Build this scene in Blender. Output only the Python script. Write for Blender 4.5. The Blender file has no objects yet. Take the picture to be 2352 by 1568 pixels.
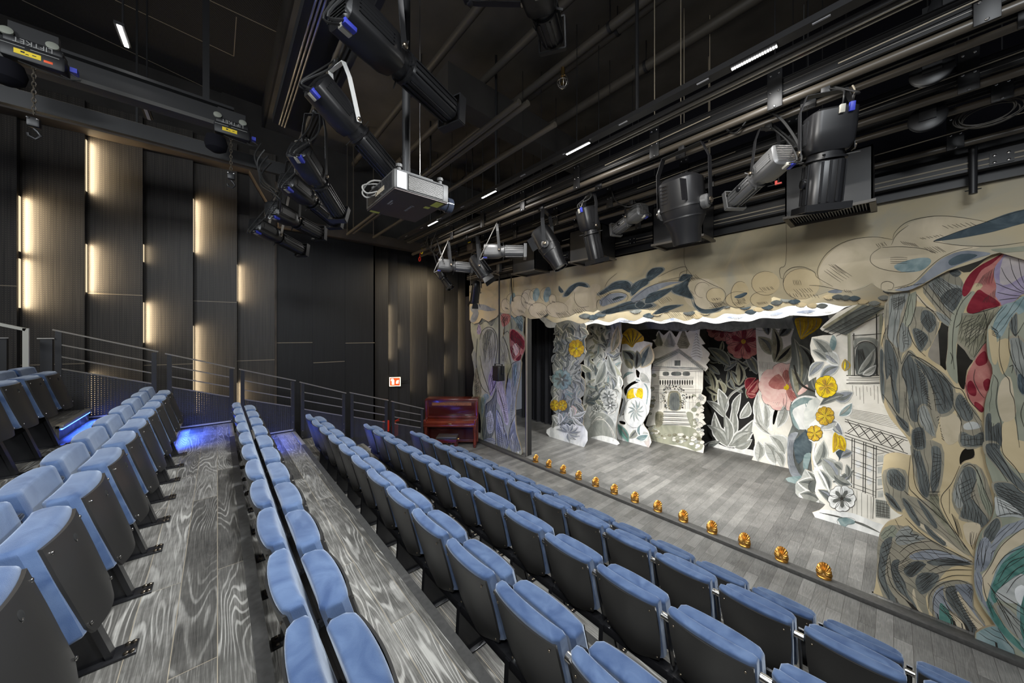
import bpy, bmesh, math, random
from mathutils import Vector, Matrix
random.seed(7)
C = bpy.context.scene.collection
S = bpy.context.scene
PI = math.pi
# ------------------------------------------------------------------ camera
F = 770.0
CAMZ = 3.25
FX, FY = -0.7513, 0.6600          # view direction (horizontal)
RX, RY = 0.6600, 0.7513           # image right
cd = bpy.data.cameras.new('camera'); cam = bpy.data.objects.new('camera', cd); C.objects.link(cam)
cam.location = (0, 0, CAMZ)
cam.rotation_euler = Matrix(((RX, 0, -FX), (RY, 0, -FY), (0, 1, 0))).to_euler()
cd.sensor_fit = 'HORIZONTAL'; cd.sensor_width = 36.0
cd.lens = 36.0 * F / 2352.0
cd.shift_y = -16.0 / 2352.0
cd.clip_start = 0.05; cd.clip_end = 100
S.camera = cam
# ------------------------------------------------------------------ world and exposure
w = bpy.data.worlds.new('world'); S.world = w; w.use_nodes = True
w.node_tree.nodes['Background'].inputs[0].default_value = (0.80, 0.86, 1.0, 1)
w.node_tree.nodes['Background'].inputs[1].default_value = 0.10
S.view_settings.view_transform = 'Standard'
S.view_settings.look = 'None'
S.view_settings.exposure = 0.40
S.view_settings.gamma = 1.0
S.view_settings.use_curve_mapping = False

def area(name, loc, target, sx, sy, power, col=(1, 1, 1), spread=180):
    d = bpy.data.lights.new(name, 'AREA'); d.shape = 'RECTANGLE'; d.size = sx; d.size_y = sy
    d.energy = power; d.color = col; d.spread = math.radians(spread)
    o = bpy.data.objects.new(name, d); C.objects.link(o); o.location = loc
    v = Vector(target) - Vector(loc)
    o.rotation_euler = v.to_track_quat('-Z', 'Y').to_euler()
    return o
def spot(name, loc, target, power, ang, blend=0.3, col=(1, 1, 1), r=0.06):
    d = bpy.data.lights.new(name, 'SPOT'); d.energy = power; d.spot_size = math.radians(ang); d.spot_blend = blend
    d.color = col; d.shadow_soft_size = r
    o = bpy.data.objects.new(name, d); C.objects.link(o); o.location = loc
    v = Vector(target) - Vector(loc)
    o.rotation_euler = v.to_track_quat('-Z', 'Y').to_euler()
    return o
COOL = (0.93, 0.97, 1.0); WARM = (1.0, 0.80, 0.52); NEU = (1.0, 0.965, 0.90)
# fill lamps added to brighten the seating, unseen and without fixtures
spot('seat_fill_spot', (-0.8, 0.3, 4.9), (-2.2, 0.5, 0), 260, 115, 0.8, COOL, 0.25)
area('seat_fill', (0.9, 1.9, 5.7), (0.3, 2.9, 0), 1.2, 0.6, 48, COOL)
area('seat_fill', (0.8, -1.2, 5.7), (-2.6, 0.2, 0.5), 1.2, 0.8, 150, COOL)
area('seat_fill', (-2.0, -3.4, 5.7), (-4.6, -0.6, 1.0), 1.4, 0.8, 85, COOL)
spot('seat_fill_spot', (-0.6, 2.2, 4.9), (-3.6, -0.6, 2.0), 420, 60, 0.7, COOL, 0.15)
for (x, y, tx, ty, p) in [(-4.6, 0.9, -4.9, 1.2, 170), (-5.2, 3.2, -5.6, 3.0, 150), (-2.4, 3.4, -2.6, 3.0, 170), (-0.4, 3.4, -0.6, 3.6, 150)]:
    spot('seat_fill_spot', (x, y - .4, 4.6), (tx, ty, 0), p, 112, 0.8, COOL, 0.10)
# front of house lanterns on the side truss, aimed under the cloud border at the set
for i, (x, y, tx, p) in enumerate([(-4.4, 1.1, -5.4, 520), (-3.7, 1.1, -3.8, 1450), (-2.4, 1.3, -2.5, 1150), (-1.9, 1.5, -1.2, 850)]):
    spot('front_lantern', (x, y, 4.9), (tx, 7.7, 1.15), p, 30, 0.35, NEU)
spot('truss_lamp', (-1.55, .95, 5.25), (-2.45, .80, 5.05), 20, 38, 0.4, (1, 1, 1), 0.03)
# soft fill added to brighten the portal, no lantern stands here
area('portal_fill', (-1.2, 1.6, 4.9), (-2.6, 6.1, 3.6), 1.2, 0.2, 19, NEU, 130)
# light bars over the stage between the borders
area('stage_bar', (-3.4, 6.75, 5.0), (-3.4, 8.2, 1.0), 5.2, 0.25, 150, (1, 1, 0.97), 150)
area('stage_bar', (-3.4, 7.6, 5.0), (-3.4, 8.9, 2.6), 4.6, 0.25, 190, (1, 1, 0.97), 150)

# ------------------------------------------------------------------ pixel rays -> real places
def ray(u, v):
    a = (u - 1176.0) / F; b = (768.0 - v) / F
    return (FX + RX * a, FY + RY * a, b)
def onY(u, v, y):
    r = ray(u, v); t = y / r[1]
    return Vector((r[0] * t, y, CAMZ + r[2] * t))
def onX(u, v, x):
    r = ray(u, v); t = x / r[0]
    return Vector((x, r[1] * t, CAMZ + r[2] * t))
def onZ(u, v, z):
    r = ray(u, v); t = (z - CAMZ) / r[2]
    return Vector((r[0] * t, r[1] * t, z))
def atD(u, v, d):
    r = ray(u, v)
    return Vector((r[0] * d, r[1] * d, CAMZ + r[2] * d))
def proj(p):
    x, y, z = p[0], p[1], p[2] - CAMZ
    d = x * FX + y * FY
    if d < 0.05: return None
    return (1176 + F * (x * RX + y * RY) / d, 768 - F * z / d, d)

# ------------------------------------------------------------------ mesh builder
class MB:
    def __init__(self):
        self.v = []; self.f = []; self.m = []; self.sm = []
    def add(self, vs, fs, mi=0, smooth=False):
        o = len(self.v); self.v += [tuple(p) for p in vs]
        for f in fs:
            self.f.append(tuple(i + o for i in f)); self.m.append(mi); self.sm.append(smooth)
        return self
    def box(self, c, s, mi=0, R=None, bev=0.0):
        hx, hy, hz = s[0] / 2, s[1] / 2, s[2] / 2
        pts = [Vector((sx * hx, sy * hy, sz * hz)) for sz in (-1, 1) for sy in (-1, 1) for sx in (-1, 1)]
        if bev > 0:
            b = min(bev, hx * .9, hy * .9, hz * .9)
            pts = []
            fs = []
            bm = bmesh.new(); bmesh.ops.create_cube(bm, size=1.0)
            for q in bm.verts: q.co = Vector((q.co.x * s[0], q.co.y * s[1], q.co.z * s[2]))
            bmesh.ops.bevel(bm, geom=list(bm.edges), offset=b, segments=2, profile=0.5, affect='EDGES')
            bm.verts.index_update()
            pts = [q.co.copy() for q in bm.verts]; fs = [tuple(q.index for q in f.verts) for f in bm.faces]
            bm.free()
            if R is not None: pts = [R @ p for p in pts]
            c = Vector(c)
            return self.add([p + c for p in pts], fs, mi, True)
        if R is not None: pts = [R @ p for p in pts]
        c = Vector(c)
        return self.add([p + c for p in pts], [(0, 2, 3, 1), (4, 5, 7, 6), (0, 1, 5, 4), (2, 6, 7, 3), (0, 4, 6, 2), (1, 3, 7, 5)], mi)
    def b2(self, lo, hi, mi=0, bev=0.0):
        lo = Vector(lo); hi = Vector(hi)
        return self.box((lo + hi) / 2, hi - lo, mi, None, bev)
    def bar(self, p0, p1, w, h, mi=0, up=(0, 0, 1), bev=0.0):
        p0 = Vector(p0); p1 = Vector(p1); d = p1 - p0
        L = d.length
        if L < 1e-6: return self
        x = d / L; u = Vector(up)
        if abs(x.dot(u)) > .98: u = Vector((0, 1, 0))
        y = u.cross(x).normalized(); z = x.cross(y)
        R = Matrix((x, y, z)).transposed()
        return self.box((p0 + p1) / 2, (L, w, h), mi, R, bev)
    def cyl(self, p0, p1, r, mi=0, n=14, r2=None, cap=True, smooth=True):
        p0 = Vector(p0); p1 = Vector(p1); d = (p1 - p0)
        if d.length < 1e-7: return self
        z = d.normalized(); x = z.orthogonal().normalized(); y = z.cross(x)
        r2 = r if r2 is None else r2
        vs = []
        for (p, rr) in ((p0, r), (p1, r2)):
            for i in range(n):
                a = 2 * PI * i / n
                vs.append(p + x * (math.cos(a) * rr) + y * (math.sin(a) * rr))
        fs = [(i, (i + 1) % n, n + (i + 1) % n, n + i) for i in range(n)]
        self.add(vs, fs, mi, smooth)
        if cap:
            o = [vs[i] for i in range(n)]; self.add(o, [tuple(range(n - 1, -1, -1))], mi)
            o = [vs[n + i] for i in range(n)]; self.add(o, [tuple(range(n))], mi)
        return self
    def lathe(self, p0, axis, prof, mi=0, n=20, cap=True):
        p0 = Vector(p0); z = Vector(axis).normalized(); x = z.orthogonal().normalized(); y = z.cross(x)
        vs = []
        for (h, r) in prof:
            for i in range(n):
                a = 2 * PI * i / n
                vs.append(p0 + z * h + x * (math.cos(a) * r) + y * (math.sin(a) * r))
        fs = []
        for k in range(len(prof) - 1):
            for i in range(n):
                j = (i + 1) % n
                fs.append((k * n + i, k * n + j, (k + 1) * n + j, (k + 1) * n + i))
        if cap:
            fs.append(tuple(range(n - 1, -1, -1)))
            fs.append(tuple((len(prof) - 1) * n + i for i in range(n)))
        return self.add(vs, fs, mi, True)
    def tube(self, pts, r, mi=0, n=8, closed=False):
        pts = [Vector(p) for p in pts]
        N = len(pts); prev = None; vs = []
        for i, p in enumerate(pts):
            if closed: d = pts[(i + 1) % N] - pts[i - 1]
            else: d = pts[min(i + 1, N - 1)] - pts[max(i - 1, 0)]
            d = d.normalized() if d.length > 1e-9 else Vector((0, 0, 1))
            if prev is None: x = d.orthogonal().normalized()
            else:
                x = prev - d * prev.dot(d)
                x = x.normalized() if x.length > 1e-6 else d.orthogonal().normalized()
            prev = x; y = d.cross(x)
            for k in range(n):
                a = 2 * PI * k / n
                vs.append(p + x * (math.cos(a) * r) + y * (math.sin(a) * r))
        fs = []
        for i in range(N if closed else N - 1):
            for k in range(n):
                a, b = i * n, ((i + 1) % N) * n; k2 = (k + 1) % n
                fs.append((a + k, a + k2, b + k2, b + k))
        if not closed:
            fs.append(tuple(range(n - 1, -1, -1))); fs.append(tuple((N - 1) * n + i for i in range(n)))
        return self.add(vs, fs, mi, True)
    def prism(self, outline, ext, mi=0, side=None):
        o = [Vector(p) for p in outline]; e = Vector(ext); n = len(o)
        vs = o + [p + e for p in o]
        self.add(vs, [tuple(range(n))], mi)
        self.add(vs, [tuple(range(2 * n - 1, n - 1, -1))], mi)
        sd = mi if side is None else side
        return self.add(vs, [(i, n + i, n + (i + 1) % n, (i + 1) % n) for i in range(n)], sd)
    def poly(self, pts, mi=0):
        return self.add(pts, [tuple(range(len(pts)))], mi)
    def loft(self, rings, mi=0, cap=True, smooth=True):
        n = len(rings[0]); vs = [p for r in rings for p in r]; fs = []
        for k in range(len(rings) - 1):
            for i in range(n):
                j = (i + 1) % n
                fs.append((k * n + i, k * n + j, (k + 1) * n + j, (k + 1) * n + i))
        if cap:
            fs.append(tuple(range(n - 1, -1, -1))); fs.append(tuple((len(rings) - 1) * n + i for i in range(n)))
        return self.add(vs, fs, mi, smooth)
    def sphere(self, c, r, mi=0, n=12, s=(1, 1, 1)):
        c = Vector(c); rings = []
        m = n // 2 + 1
        for k in range(m + 1):
            t = PI * (0.02 + 0.96 * k / m)
            rings.append([c + Vector((math.sin(t) * math.cos(2 * PI * i / n) * r * s[0], math.sin(t) * math.sin(2 * PI * i / n) * r * s[1], -math.cos(t) * r * s[2])) for i in range(n)])
        return self.loft(rings, mi)
    def mesh(self, name, mats, ang=35):
        me = bpy.data.meshes.new(name)
        me.from_pydata(self.v, [], self.f)
        for m in (mats if isinstance(mats, (list, tuple)) else [mats]): me.materials.append(m)
        me.polygons.foreach_set('material_index', self.m)
        me.polygons.foreach_set('use_smooth', self.sm)
        me.update()
        bm = bmesh.new(); bm.from_mesh(me)
        bmesh.ops.recalc_face_normals(bm, faces=bm.faces)
        bm.to_mesh(me); bm.free()
        try: me.set_sharp_from_angle(angle=math.radians(ang))
        except Exception: pass
        return me
    def build(self, name, mats, parent=None, loc=None, ang=35):
        o = bpy.data.objects.new(name, self.mesh(name, mats, ang)); C.objects.link(o)
        if parent is not None: o.parent = parent
        if loc is not None: o.location = loc
        return o

def tag(o, label, cat, group=None, kind=None):
    o['label'] = label; o['category'] = cat
    if group: o['group'] = group
    if kind: o['kind'] = kind
    return o
def thing(name, label, cat, loc=(0, 0, 0), group=None, rot=None):
    o = bpy.data.objects.new(name, None); C.objects.link(o); o.location = loc; o.empty_display_size = 0.05
    if rot is not None: o.rotation_euler = rot
    return tag(o, label, cat, group)
def struct(o):
    o['kind'] = 'structure'; return o
def dup(root, loc, label, group=None, rot=None, skip=()):
    r = root.copy(); C.objects.link(r); r.location = loc; r['label'] = label
    if rot is not None: r.rotation_euler = rot
    if group: r['group'] = group
    for ch in list(root.children):
        if ch.name.split('.')[0] in skip: continue
        c = ch.copy(); C.objects.link(c); c.parent = r
        for g in list(ch.children):
            d = g.copy(); C.objects.link(d); d.parent = c
    return r

# ------------------------------------------------------------------ materials
M = {}
def mat(name, col, rough=0.6, metal=0.0, sheen=0.0, sheen_tint=(1, 1, 1), emit=None, es=0.0, spec=0.5, coat=0.0, noise=0.0, nscale=8.0, bump=0.0, bscale=60.0, sheen_r=0.3):
    m = bpy.data.materials.new(name); m.use_nodes = True; M[name] = m
    nt = m.node_tree; b = nt.nodes['Principled BSDF']
    b.inputs['Base Color'].default_value = (*col, 1); b.inputs['Roughness'].default_value = rough
    b.inputs['Metallic'].default_value = metal; b.inputs['Specular IOR Level'].default_value = spec
    if sheen:
        b.inputs['Sheen Weight'].default_value = sheen; b.inputs['Sheen Tint'].default_value = (*sheen_tint, 1); b.inputs['Sheen Roughness'].default_value = sheen_r
    if coat: b.inputs['Coat Weight'].default_value = coat; b.inputs['Coat Roughness'].default_value = 0.08
    if emit: b.inputs['Emission Color'].default_value = (*emit, 1); b.inputs['Emission Strength'].default_value = es
    if noise > 0 or bump > 0:
        tc = nt.nodes.new('ShaderNodeTexCoord')
        n = nt.nodes.new('ShaderNodeTexNoise'); n.inputs['Scale'].default_value = nscale; n.inputs['Detail'].default_value = 5
        nt.links.new(tc.outputs['Object'], n.inputs['Vector'])
        if noise > 0:
            r = nt.nodes.new('ShaderNodeValToRGB')
            r.color_ramp.elements[0].position = .3; r.color_ramp.elements[1].position = .7
            r.color_ramp.elements[0].color = (*[c * (1 - noise) for c in col], 1)
            r.color_ramp.elements[1].color = (*[min(1, c * (1 + noise)) for c in col], 1)
            nt.links.new(n.outputs['Fac'], r.inputs['Fac']); nt.links.new(r.outputs['Color'], b.inputs['Base Color'])
        if bump > 0:
            n2 = nt.nodes.new('ShaderNodeTexNoise'); n2.inputs['Scale'].default_value = bscale; n2.inputs['Detail'].default_value = 3
            nt.links.new(tc.outputs['Object'], n2.inputs['Vector'])
            bp = nt.nodes.new('ShaderNodeBump'); bp.inputs['Strength'].default_value = bump; bp.inputs['Distance'].default_value = 0.01
            nt.links.new(n2.outputs['Fac'], bp.inputs['Height']); nt.links.new(bp.outputs['Normal'], b.inputs['Normal'])
    return m
def N(nt, t, **kw):
    n = nt.nodes.new(t)
    for k, v in kw.items(): setattr(n, k, v)
    return n
def ramp(nt, stops):
    r = nt.nodes.new('ShaderNodeValToRGB'); e = r.color_ramp.elements
    while len(e) < len(stops): e.new(.5)
    for i, (p, c) in enumerate(stops):
        e[i].position = p; e[i].color = (*c, 1)
    return r
def velvet(name, dark, light, tint):
    m = mat(name, dark, rough=.75, sheen=.55, sheen_tint=tint, sheen_r=.4, spec=.2)
    nt = m.node_tree; b = nt.nodes['Principled BSDF']; L = nt.links.new
    tc = N(nt, 'ShaderNodeTexCoord'); oi = N(nt, 'ShaderNodeObjectInfo')
    ad = N(nt, 'ShaderNodeVectorMath', operation='ADD'); L(tc.outputs['Object'], ad.inputs[0]); 
    mu = N(nt, 'ShaderNodeVectorMath', operation='SCALE'); mu.inputs[0].default_value = (31, 17, 9); L(oi.outputs['Random'], mu.inputs['Scale']); L(mu.outputs[0], ad.inputs[1])
    n = N(nt, 'ShaderNodeTexNoise'); n.inputs['Scale'].default_value = 7; n.inputs['Detail'].default_value = 4; n.inputs['Distortion'].default_value = 1.2
    L(ad.outputs[0], n.inputs['Vector'])
    r = ramp(nt, [(.3, dark), (.72, light)]); L(n.outputs['Fac'], r.inputs['Fac']); L(r.outputs['Color'], b.inputs['Base Color'])
    n2 = N(nt, 'ShaderNodeTexNoise'); n2.inputs['Scale'].default_value = 420; L(tc.outputs['Object'], n2.inputs['Vector'])
    bp = N(nt, 'ShaderNodeBump'); bp.inputs['Strength'].default_value = .25; bp.inputs['Distance'].default_value = .004
    L(n2.outputs['Fac'], bp.inputs['Height']); L(bp.outputs['Normal'], b.inputs['Normal'])
    return m
def wood_floor(name, along, pw, pl, dark, mid, light, seam, grain=1.0, rough=.5, seamw=.004):
    """planks running along axis 'x' or 'y'; cerused grain"""
    m = bpy.data.materials.new(name); m.use_nodes = True; M[name] = m
    nt = m.node_tree; b = nt.nodes['Principled BSDF']; L = nt.links.new
    b.inputs['Roughness'].default_value = rough; b.inputs['Specular IOR Level'].default_value = .35
    tc = N(nt, 'ShaderNodeTexCoord')
    mp = N(nt, 'ShaderNodeMapping')
    if along == 'y': mp.inputs['Rotation'].default_value = (0, 0, PI / 2)
    L(tc.outputs['Object'], mp.inputs['Vector'])
    br = N(nt, 'ShaderNodeTexBrick'); br.offset = 0.37; br.offset_frequency = 2
    br.inputs['Scale'].default_value = 1.0; br.inputs['Brick Width'].default_value = pl; br.inputs['Row Height'].default_value = pw
    br.inputs['Mortar Size'].default_value = seamw; br.inputs['Mortar Smooth'].default_value = .1; br.inputs['Bias'].default_value = 0
    br.inputs['Color1'].default_value = (0, 0, 0, 1); br.inputs['Color2'].default_value = (1, 1, 1, 1); br.inputs['Mortar'].default_value = (.5, .5, .5, 1)
    L(mp.outputs[0], br.inputs['Vector'])
    # per-plank shift of the grain
    sc = N(nt, 'ShaderNodeVectorMath', operation='SCALE'); sc.inputs[0].default_value = (13.7, 7.3, 5.1); 
    L(br.outputs['Color'], sc.inputs['Scale'])
    ad = N(nt, 'ShaderNodeVectorMath', operation='ADD'); L(mp.outputs[0], ad.inputs[0]); L(sc.outputs[0], ad.inputs[1])
    st = N(nt, 'ShaderNodeVectorMath', operation='MULTIPLY'); st.inputs[1].default_value = (.55, 5.2, 1.0); L(ad.outputs[0], st.inputs[0])
    n0 = N(nt, 'ShaderNodeTexNoise'); n0.inputs['Scale'].default_value = 1.0; n0.inputs['Detail'].default_value = 2.2; n0.inputs['Roughness'].default_value = .38; n0.inputs['Distortion'].default_value = .3; L(st.outputs[0], n0.inputs['Vector'])
    mm = N(nt, 'ShaderNodeMath', operation='MULTIPLY'); mm.inputs[1].default_value = 150.0; L(n0.outputs['Fac'], mm.inputs[0])
    sn = N(nt, 'ShaderNodeMath', operation='SINE'); L(mm.outputs[0], sn.inputs[0])
    fine = N(nt, 'ShaderNodeVectorMath', operation='MULTIPLY'); fine.inputs[1].default_value = (7, 190, 1); L(ad.outputs[0], fine.inputs[0])
    nf = N(nt, 'ShaderNodeTexNoise'); nf.inputs['Scale'].default_value = 1; nf.inputs['Detail'].default_value = 3; L(fine.outputs[0], nf.inputs['Vector'])
    big = N(nt, 'ShaderNodeTexNoise'); big.inputs['Scale'].default_value = 2.6; big.inputs['Detail'].default_value = 6; big.inputs['Roughness'].default_value = .65; L(tc.outputs['Object'], big.inputs['Vector'])
    msk = N(nt, 'ShaderNodeTexNoise'); msk.inputs['Scale'].default_value = 2.1; msk.inputs['Detail'].default_value = 2; L(ad.outputs[0], msk.inputs['Vector'])
    rmk = ramp(nt, [(.40, (.15, .15, .15)), (.66, (1, 1, 1))]); L(msk.outputs['Fac'], rmk.inputs['Fac'])
    def mad(a, k, c=None):
        q = N(nt, 'ShaderNodeMath', operation='MULTIPLY_ADD'); L(a, q.inputs[0]); q.inputs[1].default_value = k
        if c is None: q.inputs[2].default_value = 0
        else: L(c, q.inputs[2])
        return q.outputs[0]
    rs = ramp(nt, [(.35, (0, 0, 0)), (.95, (1, 1, 1))]); L(sn.outputs[0], rs.inputs['Fac'])
    gm = N(nt, 'ShaderNodeMath', operation='MULTIPLY'); L(rs.outputs['Color'], gm.inputs[0]); L(rmk.outputs['Color'], gm.inputs[1])
    val = mad(gm.outputs[0], .30 * grain)
    val = mad(nf.outputs['Fac'], .45, val); val = mad(big.outputs['Fac'], .55, val); val = mad(br.outputs['Color'], .22, val)
    rc = ramp(nt, [(.33, dark), (.62, mid), (1.0, light)]); L(val, rc.inputs['Fac'])
    mx = N(nt, 'ShaderNodeMix', data_type='RGBA'); L(br.outputs['Fac'], mx.inputs['Factor']); L(rc.outputs['Color'], mx.inputs[6]); mx.inputs[7].default_value = (*seam, 1)
    L(mx.outputs[2], b.inputs['Base Color'])
    bp = N(nt, 'ShaderNodeBump'); bp.inputs['Strength'].default_value = .25; bp.inputs['Distance'].default_value = .004
    L(val, bp.inputs['Height']); L(bp.outputs['Normal'], b.inputs['Normal'])
    return m

velvet('velvet', (.022, .044, .105), (.066, .102, .180), (.80, .88, 1.0))
mat('shell_black', (.022, .021, .020), rough=.34, spec=.5)
mat('black_metal', (.012, .012, .013), rough=.45, spec=.5)
mat('black_gloss', (.010, .010, .011), rough=.25)
mat('chrome', (.62, .60, .57), rough=.22, metal=1.0)
mat('steel', (.45, .43, .40), rough=.35, metal=1.0)
mat('bolt', (.30, .25, .19), rough=.3, metal=1.0)
mat('black_cloth', (.008, .008, .011), rough=.95, spec=.1)
mat('brown_steel', (.060, .045, .032), rough=.55, noise=.35, nscale=3)
mat('ceil_dark', (.030, .027, .024), rough=.8, noise=.3, nscale=2)
mat('ceil_warm', (.075, .066, .054), rough=.85, noise=.45, nscale=.9)
mat('pipe_paint', (.060, .053, .043), rough=.5)
mat('batten', (.070, .058, .043), rough=.38, spec=.6)
mat('edge_grey', (.060, .058, .055), rough=.55, noise=.2, nscale=30)
mat('nosing', (.42, .40, .35), rough=.4, metal=.6)
mat('white_grey', (.55, .55, .53), rough=.5)
mat('led_blue', (.0, .0, .0), emit=(.03, .10, 1.0), es=14)
mat('led_warm', (.0, .0, .0), emit=(1.0, .80, .52), es=0.8)
mat('led_white', (.0, .0, .0), emit=(1.0, .98, .95), es=16)
wood_floor('tread_wood', 'x', .165, 2.1, (.016, .015, .0135), (.105, .10, .09), (.44, .425, .39), (.34, .29, .21), 1.0, .5, .0016)
wood_floor('stage_wood', 'y', .133, 1.25, (.048, .048, .046), (.135, .132, .125), (.26, .255, .24), (.05, .047, .043), .30, .45, .0018)
# ================================================================== the setting
TZ = {1: 0.0, 2: .48, 3: .78, 4: 1.10, 5: 1.415, 6: 1.735, 7: 2.05, 8: 2.37}
NOS = {2: 3.83, 3: 2.92, 4: 2.01, 5: 1.10, 6: .19, 7: -.72, 8: -1.63}
XL, XR = -7.50, 1.6
KY, SZ = 5.88, .05
o = MB().b2((-10.6, -4.5, -.10), (2.4, KY, 0)).build('floor', M['stage_wood']); struct(o)
o = MB().b2((-10.6, KY + .16, -.10), (4.2, 13.0, SZ)).build('floor_stage', M['stage_wood']); o['kind'] = 'structure'
o = MB().b2((-10.6, KY, 0), (2.4, KY + .16, SZ + .004), 0, .004).build('trim_1', M['edge_grey']); struct(o)
for k in range(2, 9):
    t = MB(); y1 = NOS[k]; y0 = NOS[k + 1] if k < 8 else -3.2
    t.b2((XL, y0 - .02, TZ[k] - .04), (XR, y1 - .06, TZ[k]), 0)
    # dark edging strip along the front of each tread, riser below
    t.b2((XL, y1 - .06, TZ[k] - .05), (XR, y1, TZ[k] + .003), 1)
    t.b2((XL, y1 - .10, TZ[k - 1] if k > 2 else 0), (XR, y1 - .05, TZ[k] - .05), 2)
    o = t.build('floor_tier', [M['tread_wood'], M['edge_grey'], M['black_metal']]); struct(o)
# pale metal nosing where the stair runs at the ends of the rows, and the half steps
for k in range(2, 9):
    o = MB().b2((XL + .05, NOS[k] - .055, TZ[k] - .02), (-6.5, NOS[k] + .006, TZ[k] + .008), 0, .003).build('trim_2', M['nosing']); struct(o)
HS = ['between the floor and the lowest tier', 'second from the stage', 'third from the stage', 'fourth from the stage', 'fifth from the stage', 'sixth from the stage', 'highest, beside the top railing']
for k in range(2, 9):
    zl = TZ[k - 1]; zh = (TZ[k - 1] + TZ[k]) / 2; y0 = NOS[k]
    root = thing('half_step', 'dark timber half step with a blue lit riser, ' + HS[k - 2], 'step', (-6.95, y0, zl), 'half steps of the side stair')
    d = Vector((6.95, -y0, -zl))
    def W(p): return Vector(p) + d
    q = MB().b2(W((-7.42, y0, zl)), W((-6.25, y0 + .28, zh)), 0); q.build('step_block', M['tread_wood'], root)
    q = MB().b2(W((-7.42, y0 + .25, zh - .03)), W((-6.25, y0 + .31, zh + .008)), 0, .003); q.build('step_nosing', M['nosing'], root)
    q = MB().b2(W((-7.40, y0 + .283, zh - .05)), W((-6.28, y0 + .295, zh - .034)), 0); q.build('light_strip', M['led_blue'], root)
    area('step_light', (-6.84, y0 + .305, zh - .04), (-6.84, y0 + .62, zl - .12), 1.1, .02, 13.0 if k > 4 else (3.5 if k > 2 else 1.2), (.04, .12, 1.0), 130)

# ---------------------------------------------------------------- left wall
def perf(name, col, dot, sc, rough=.6):
    m = mat(name, col, rough); nt = m.node_tree; b = nt.nodes['Principled BSDF']; L = nt.links.new
    tc = N(nt, 'ShaderNodeTexCoord'); sx = N(nt, 'ShaderNodeSeparateXYZ'); L(tc.outputs['Object'], sx.inputs[0])
    def s(out):
        a = N(nt, 'ShaderNodeMath', operation='MULTIPLY'); a.inputs[1].default_value = sc; L(out, a.inputs[0])
        c = N(nt, 'ShaderNodeMath', operation='COSINE'); L(a.outputs[0], c.inputs[0]); return c.outputs[0]
    ml = N(nt, 'ShaderNodeMath', operation='ADD'); 
    yy = N(nt, 'ShaderNodeMath', operation='ADD'); L(sx.outputs['Y'], yy.inputs[0]); L(sx.outputs['X'], yy.inputs[1])
    L(s(yy.outputs[0]), ml.inputs[0]); L(s(sx.outputs['Z']), ml.inputs[1])
    st = N(nt, 'ShaderNodeVectorMath', operation='MULTIPLY'); st.inputs[1].default_value = (40, 40, 1.2); L(tc.outputs['Object'], st.inputs[0])
    ng = N(nt, 'ShaderNodeTexNoise'); ng.inputs['Scale'].default_value = 1; ng.inputs['Detail'].default_value = 4; L(st.outputs[0], ng.inputs['Vector'])
    rg = ramp(nt, [(.3, tuple(c * .6 for c in col)), (.75, tuple(c * 1.5 for c in col))]); L(ng.outputs['Fac'], rg.inputs['Fac'])
    rp = ramp(nt, [(.80, (0, 0, 0)), (.93, (1, 1, 1))])
    hf = N(nt, 'ShaderNodeMath', operation='MULTIPLY'); hf.inputs[1].default_value = .5; L(ml.outputs[0], hf.inputs[0]); L(hf.outputs[0], rp.inputs['Fac'])
    mx = N(nt, 'ShaderNodeMix', data_type='RGBA'); L(rp.outputs['Color'], mx.inputs['Factor']); L(rg.outputs['Color'], mx.inputs[6]); mx.inputs[7].default_value = (*dot, 1)
    L(mx.outputs[2], b.inputs['Base Color']); return m
perf('wall_perf', (.034, .029, .024), (.13, .11, .08), 2 * PI / .034, .5)
perf('wall_wood', (.020, .018, .016), (.020, .018, .016), 2 * PI / .03, .5)
perf('ceil_perf', (.018, .0165, .015), (.05, .045, .04), 2 * PI / .05, .8)
perf('mesh_perf', (.016, .015, .014), (.02, .02, .018), 2 * PI / .030, .45)
_nt = M['mesh_perf'].node_tree; _b = _nt.nodes['Principled BSDF']; _o = _nt.nodes['Material Output']
_t = N(_nt, 'ShaderNodeBsdfTransparent'); _x = N(_nt, 'ShaderNodeMixShader')
_f = [l.from_socket for l in _nt.links if l.to_node.type == 'VALTORGB' and l.from_node.type == 'MATH'][0]
_r2 = ramp(_nt, [(.50, (0, 0, 0)), (.60, (1, 1, 1))]); _nt.links.new(_f, _r2.inputs['Fac'])
_nt.links.new(_r2.outputs['Color'], _x.inputs['Fac']); _nt.links.new(_b.outputs['BSDF'], _x.inputs[1]); _nt.links.new(_t.outputs[0], _x.inputs[2]); _nt.links.new(_x.outputs[0], _o.inputs['Surface'])
mat('seam_light', (.30, .25, .18), rough=.4)
perf('door_black', (.0085, .0085, .009), (.0085, .0085, .009), 2 * PI / .03, .5)
XW = -9.0
def wy(u, x=XW): return onX(u, 700, x).y
edges = [-190, -120, 36, 195, 328, 443, 544, 633]
# evenly pitched panels that step outwards like fish scales
wm = MB(); y5 = wy(633); P = .66
ys = [y5 - P * i for i in range(0, 12)][::-1]
for i in range(len(ys) - 1):
    a, b = ys[i], ys[i + 1]
    wm.add([(XW - .09, a, -.1), (XW + .035, b, -.1), (XW + .035, b, 7.2), (XW - .09, a, 7.2)], [(0, 1, 2, 3)], 0)
    wm.add([(XW + .035, b, -.1), (XW - .09, b, -.1), (XW - .09, b, 7.2), (XW + .035, b, 7.2)], [(0, 1, 2, 3)], 1)
wm.b2((XW - .30, ys[0], -.1), (XW - .12, y5, 7.2), 1)
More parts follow.
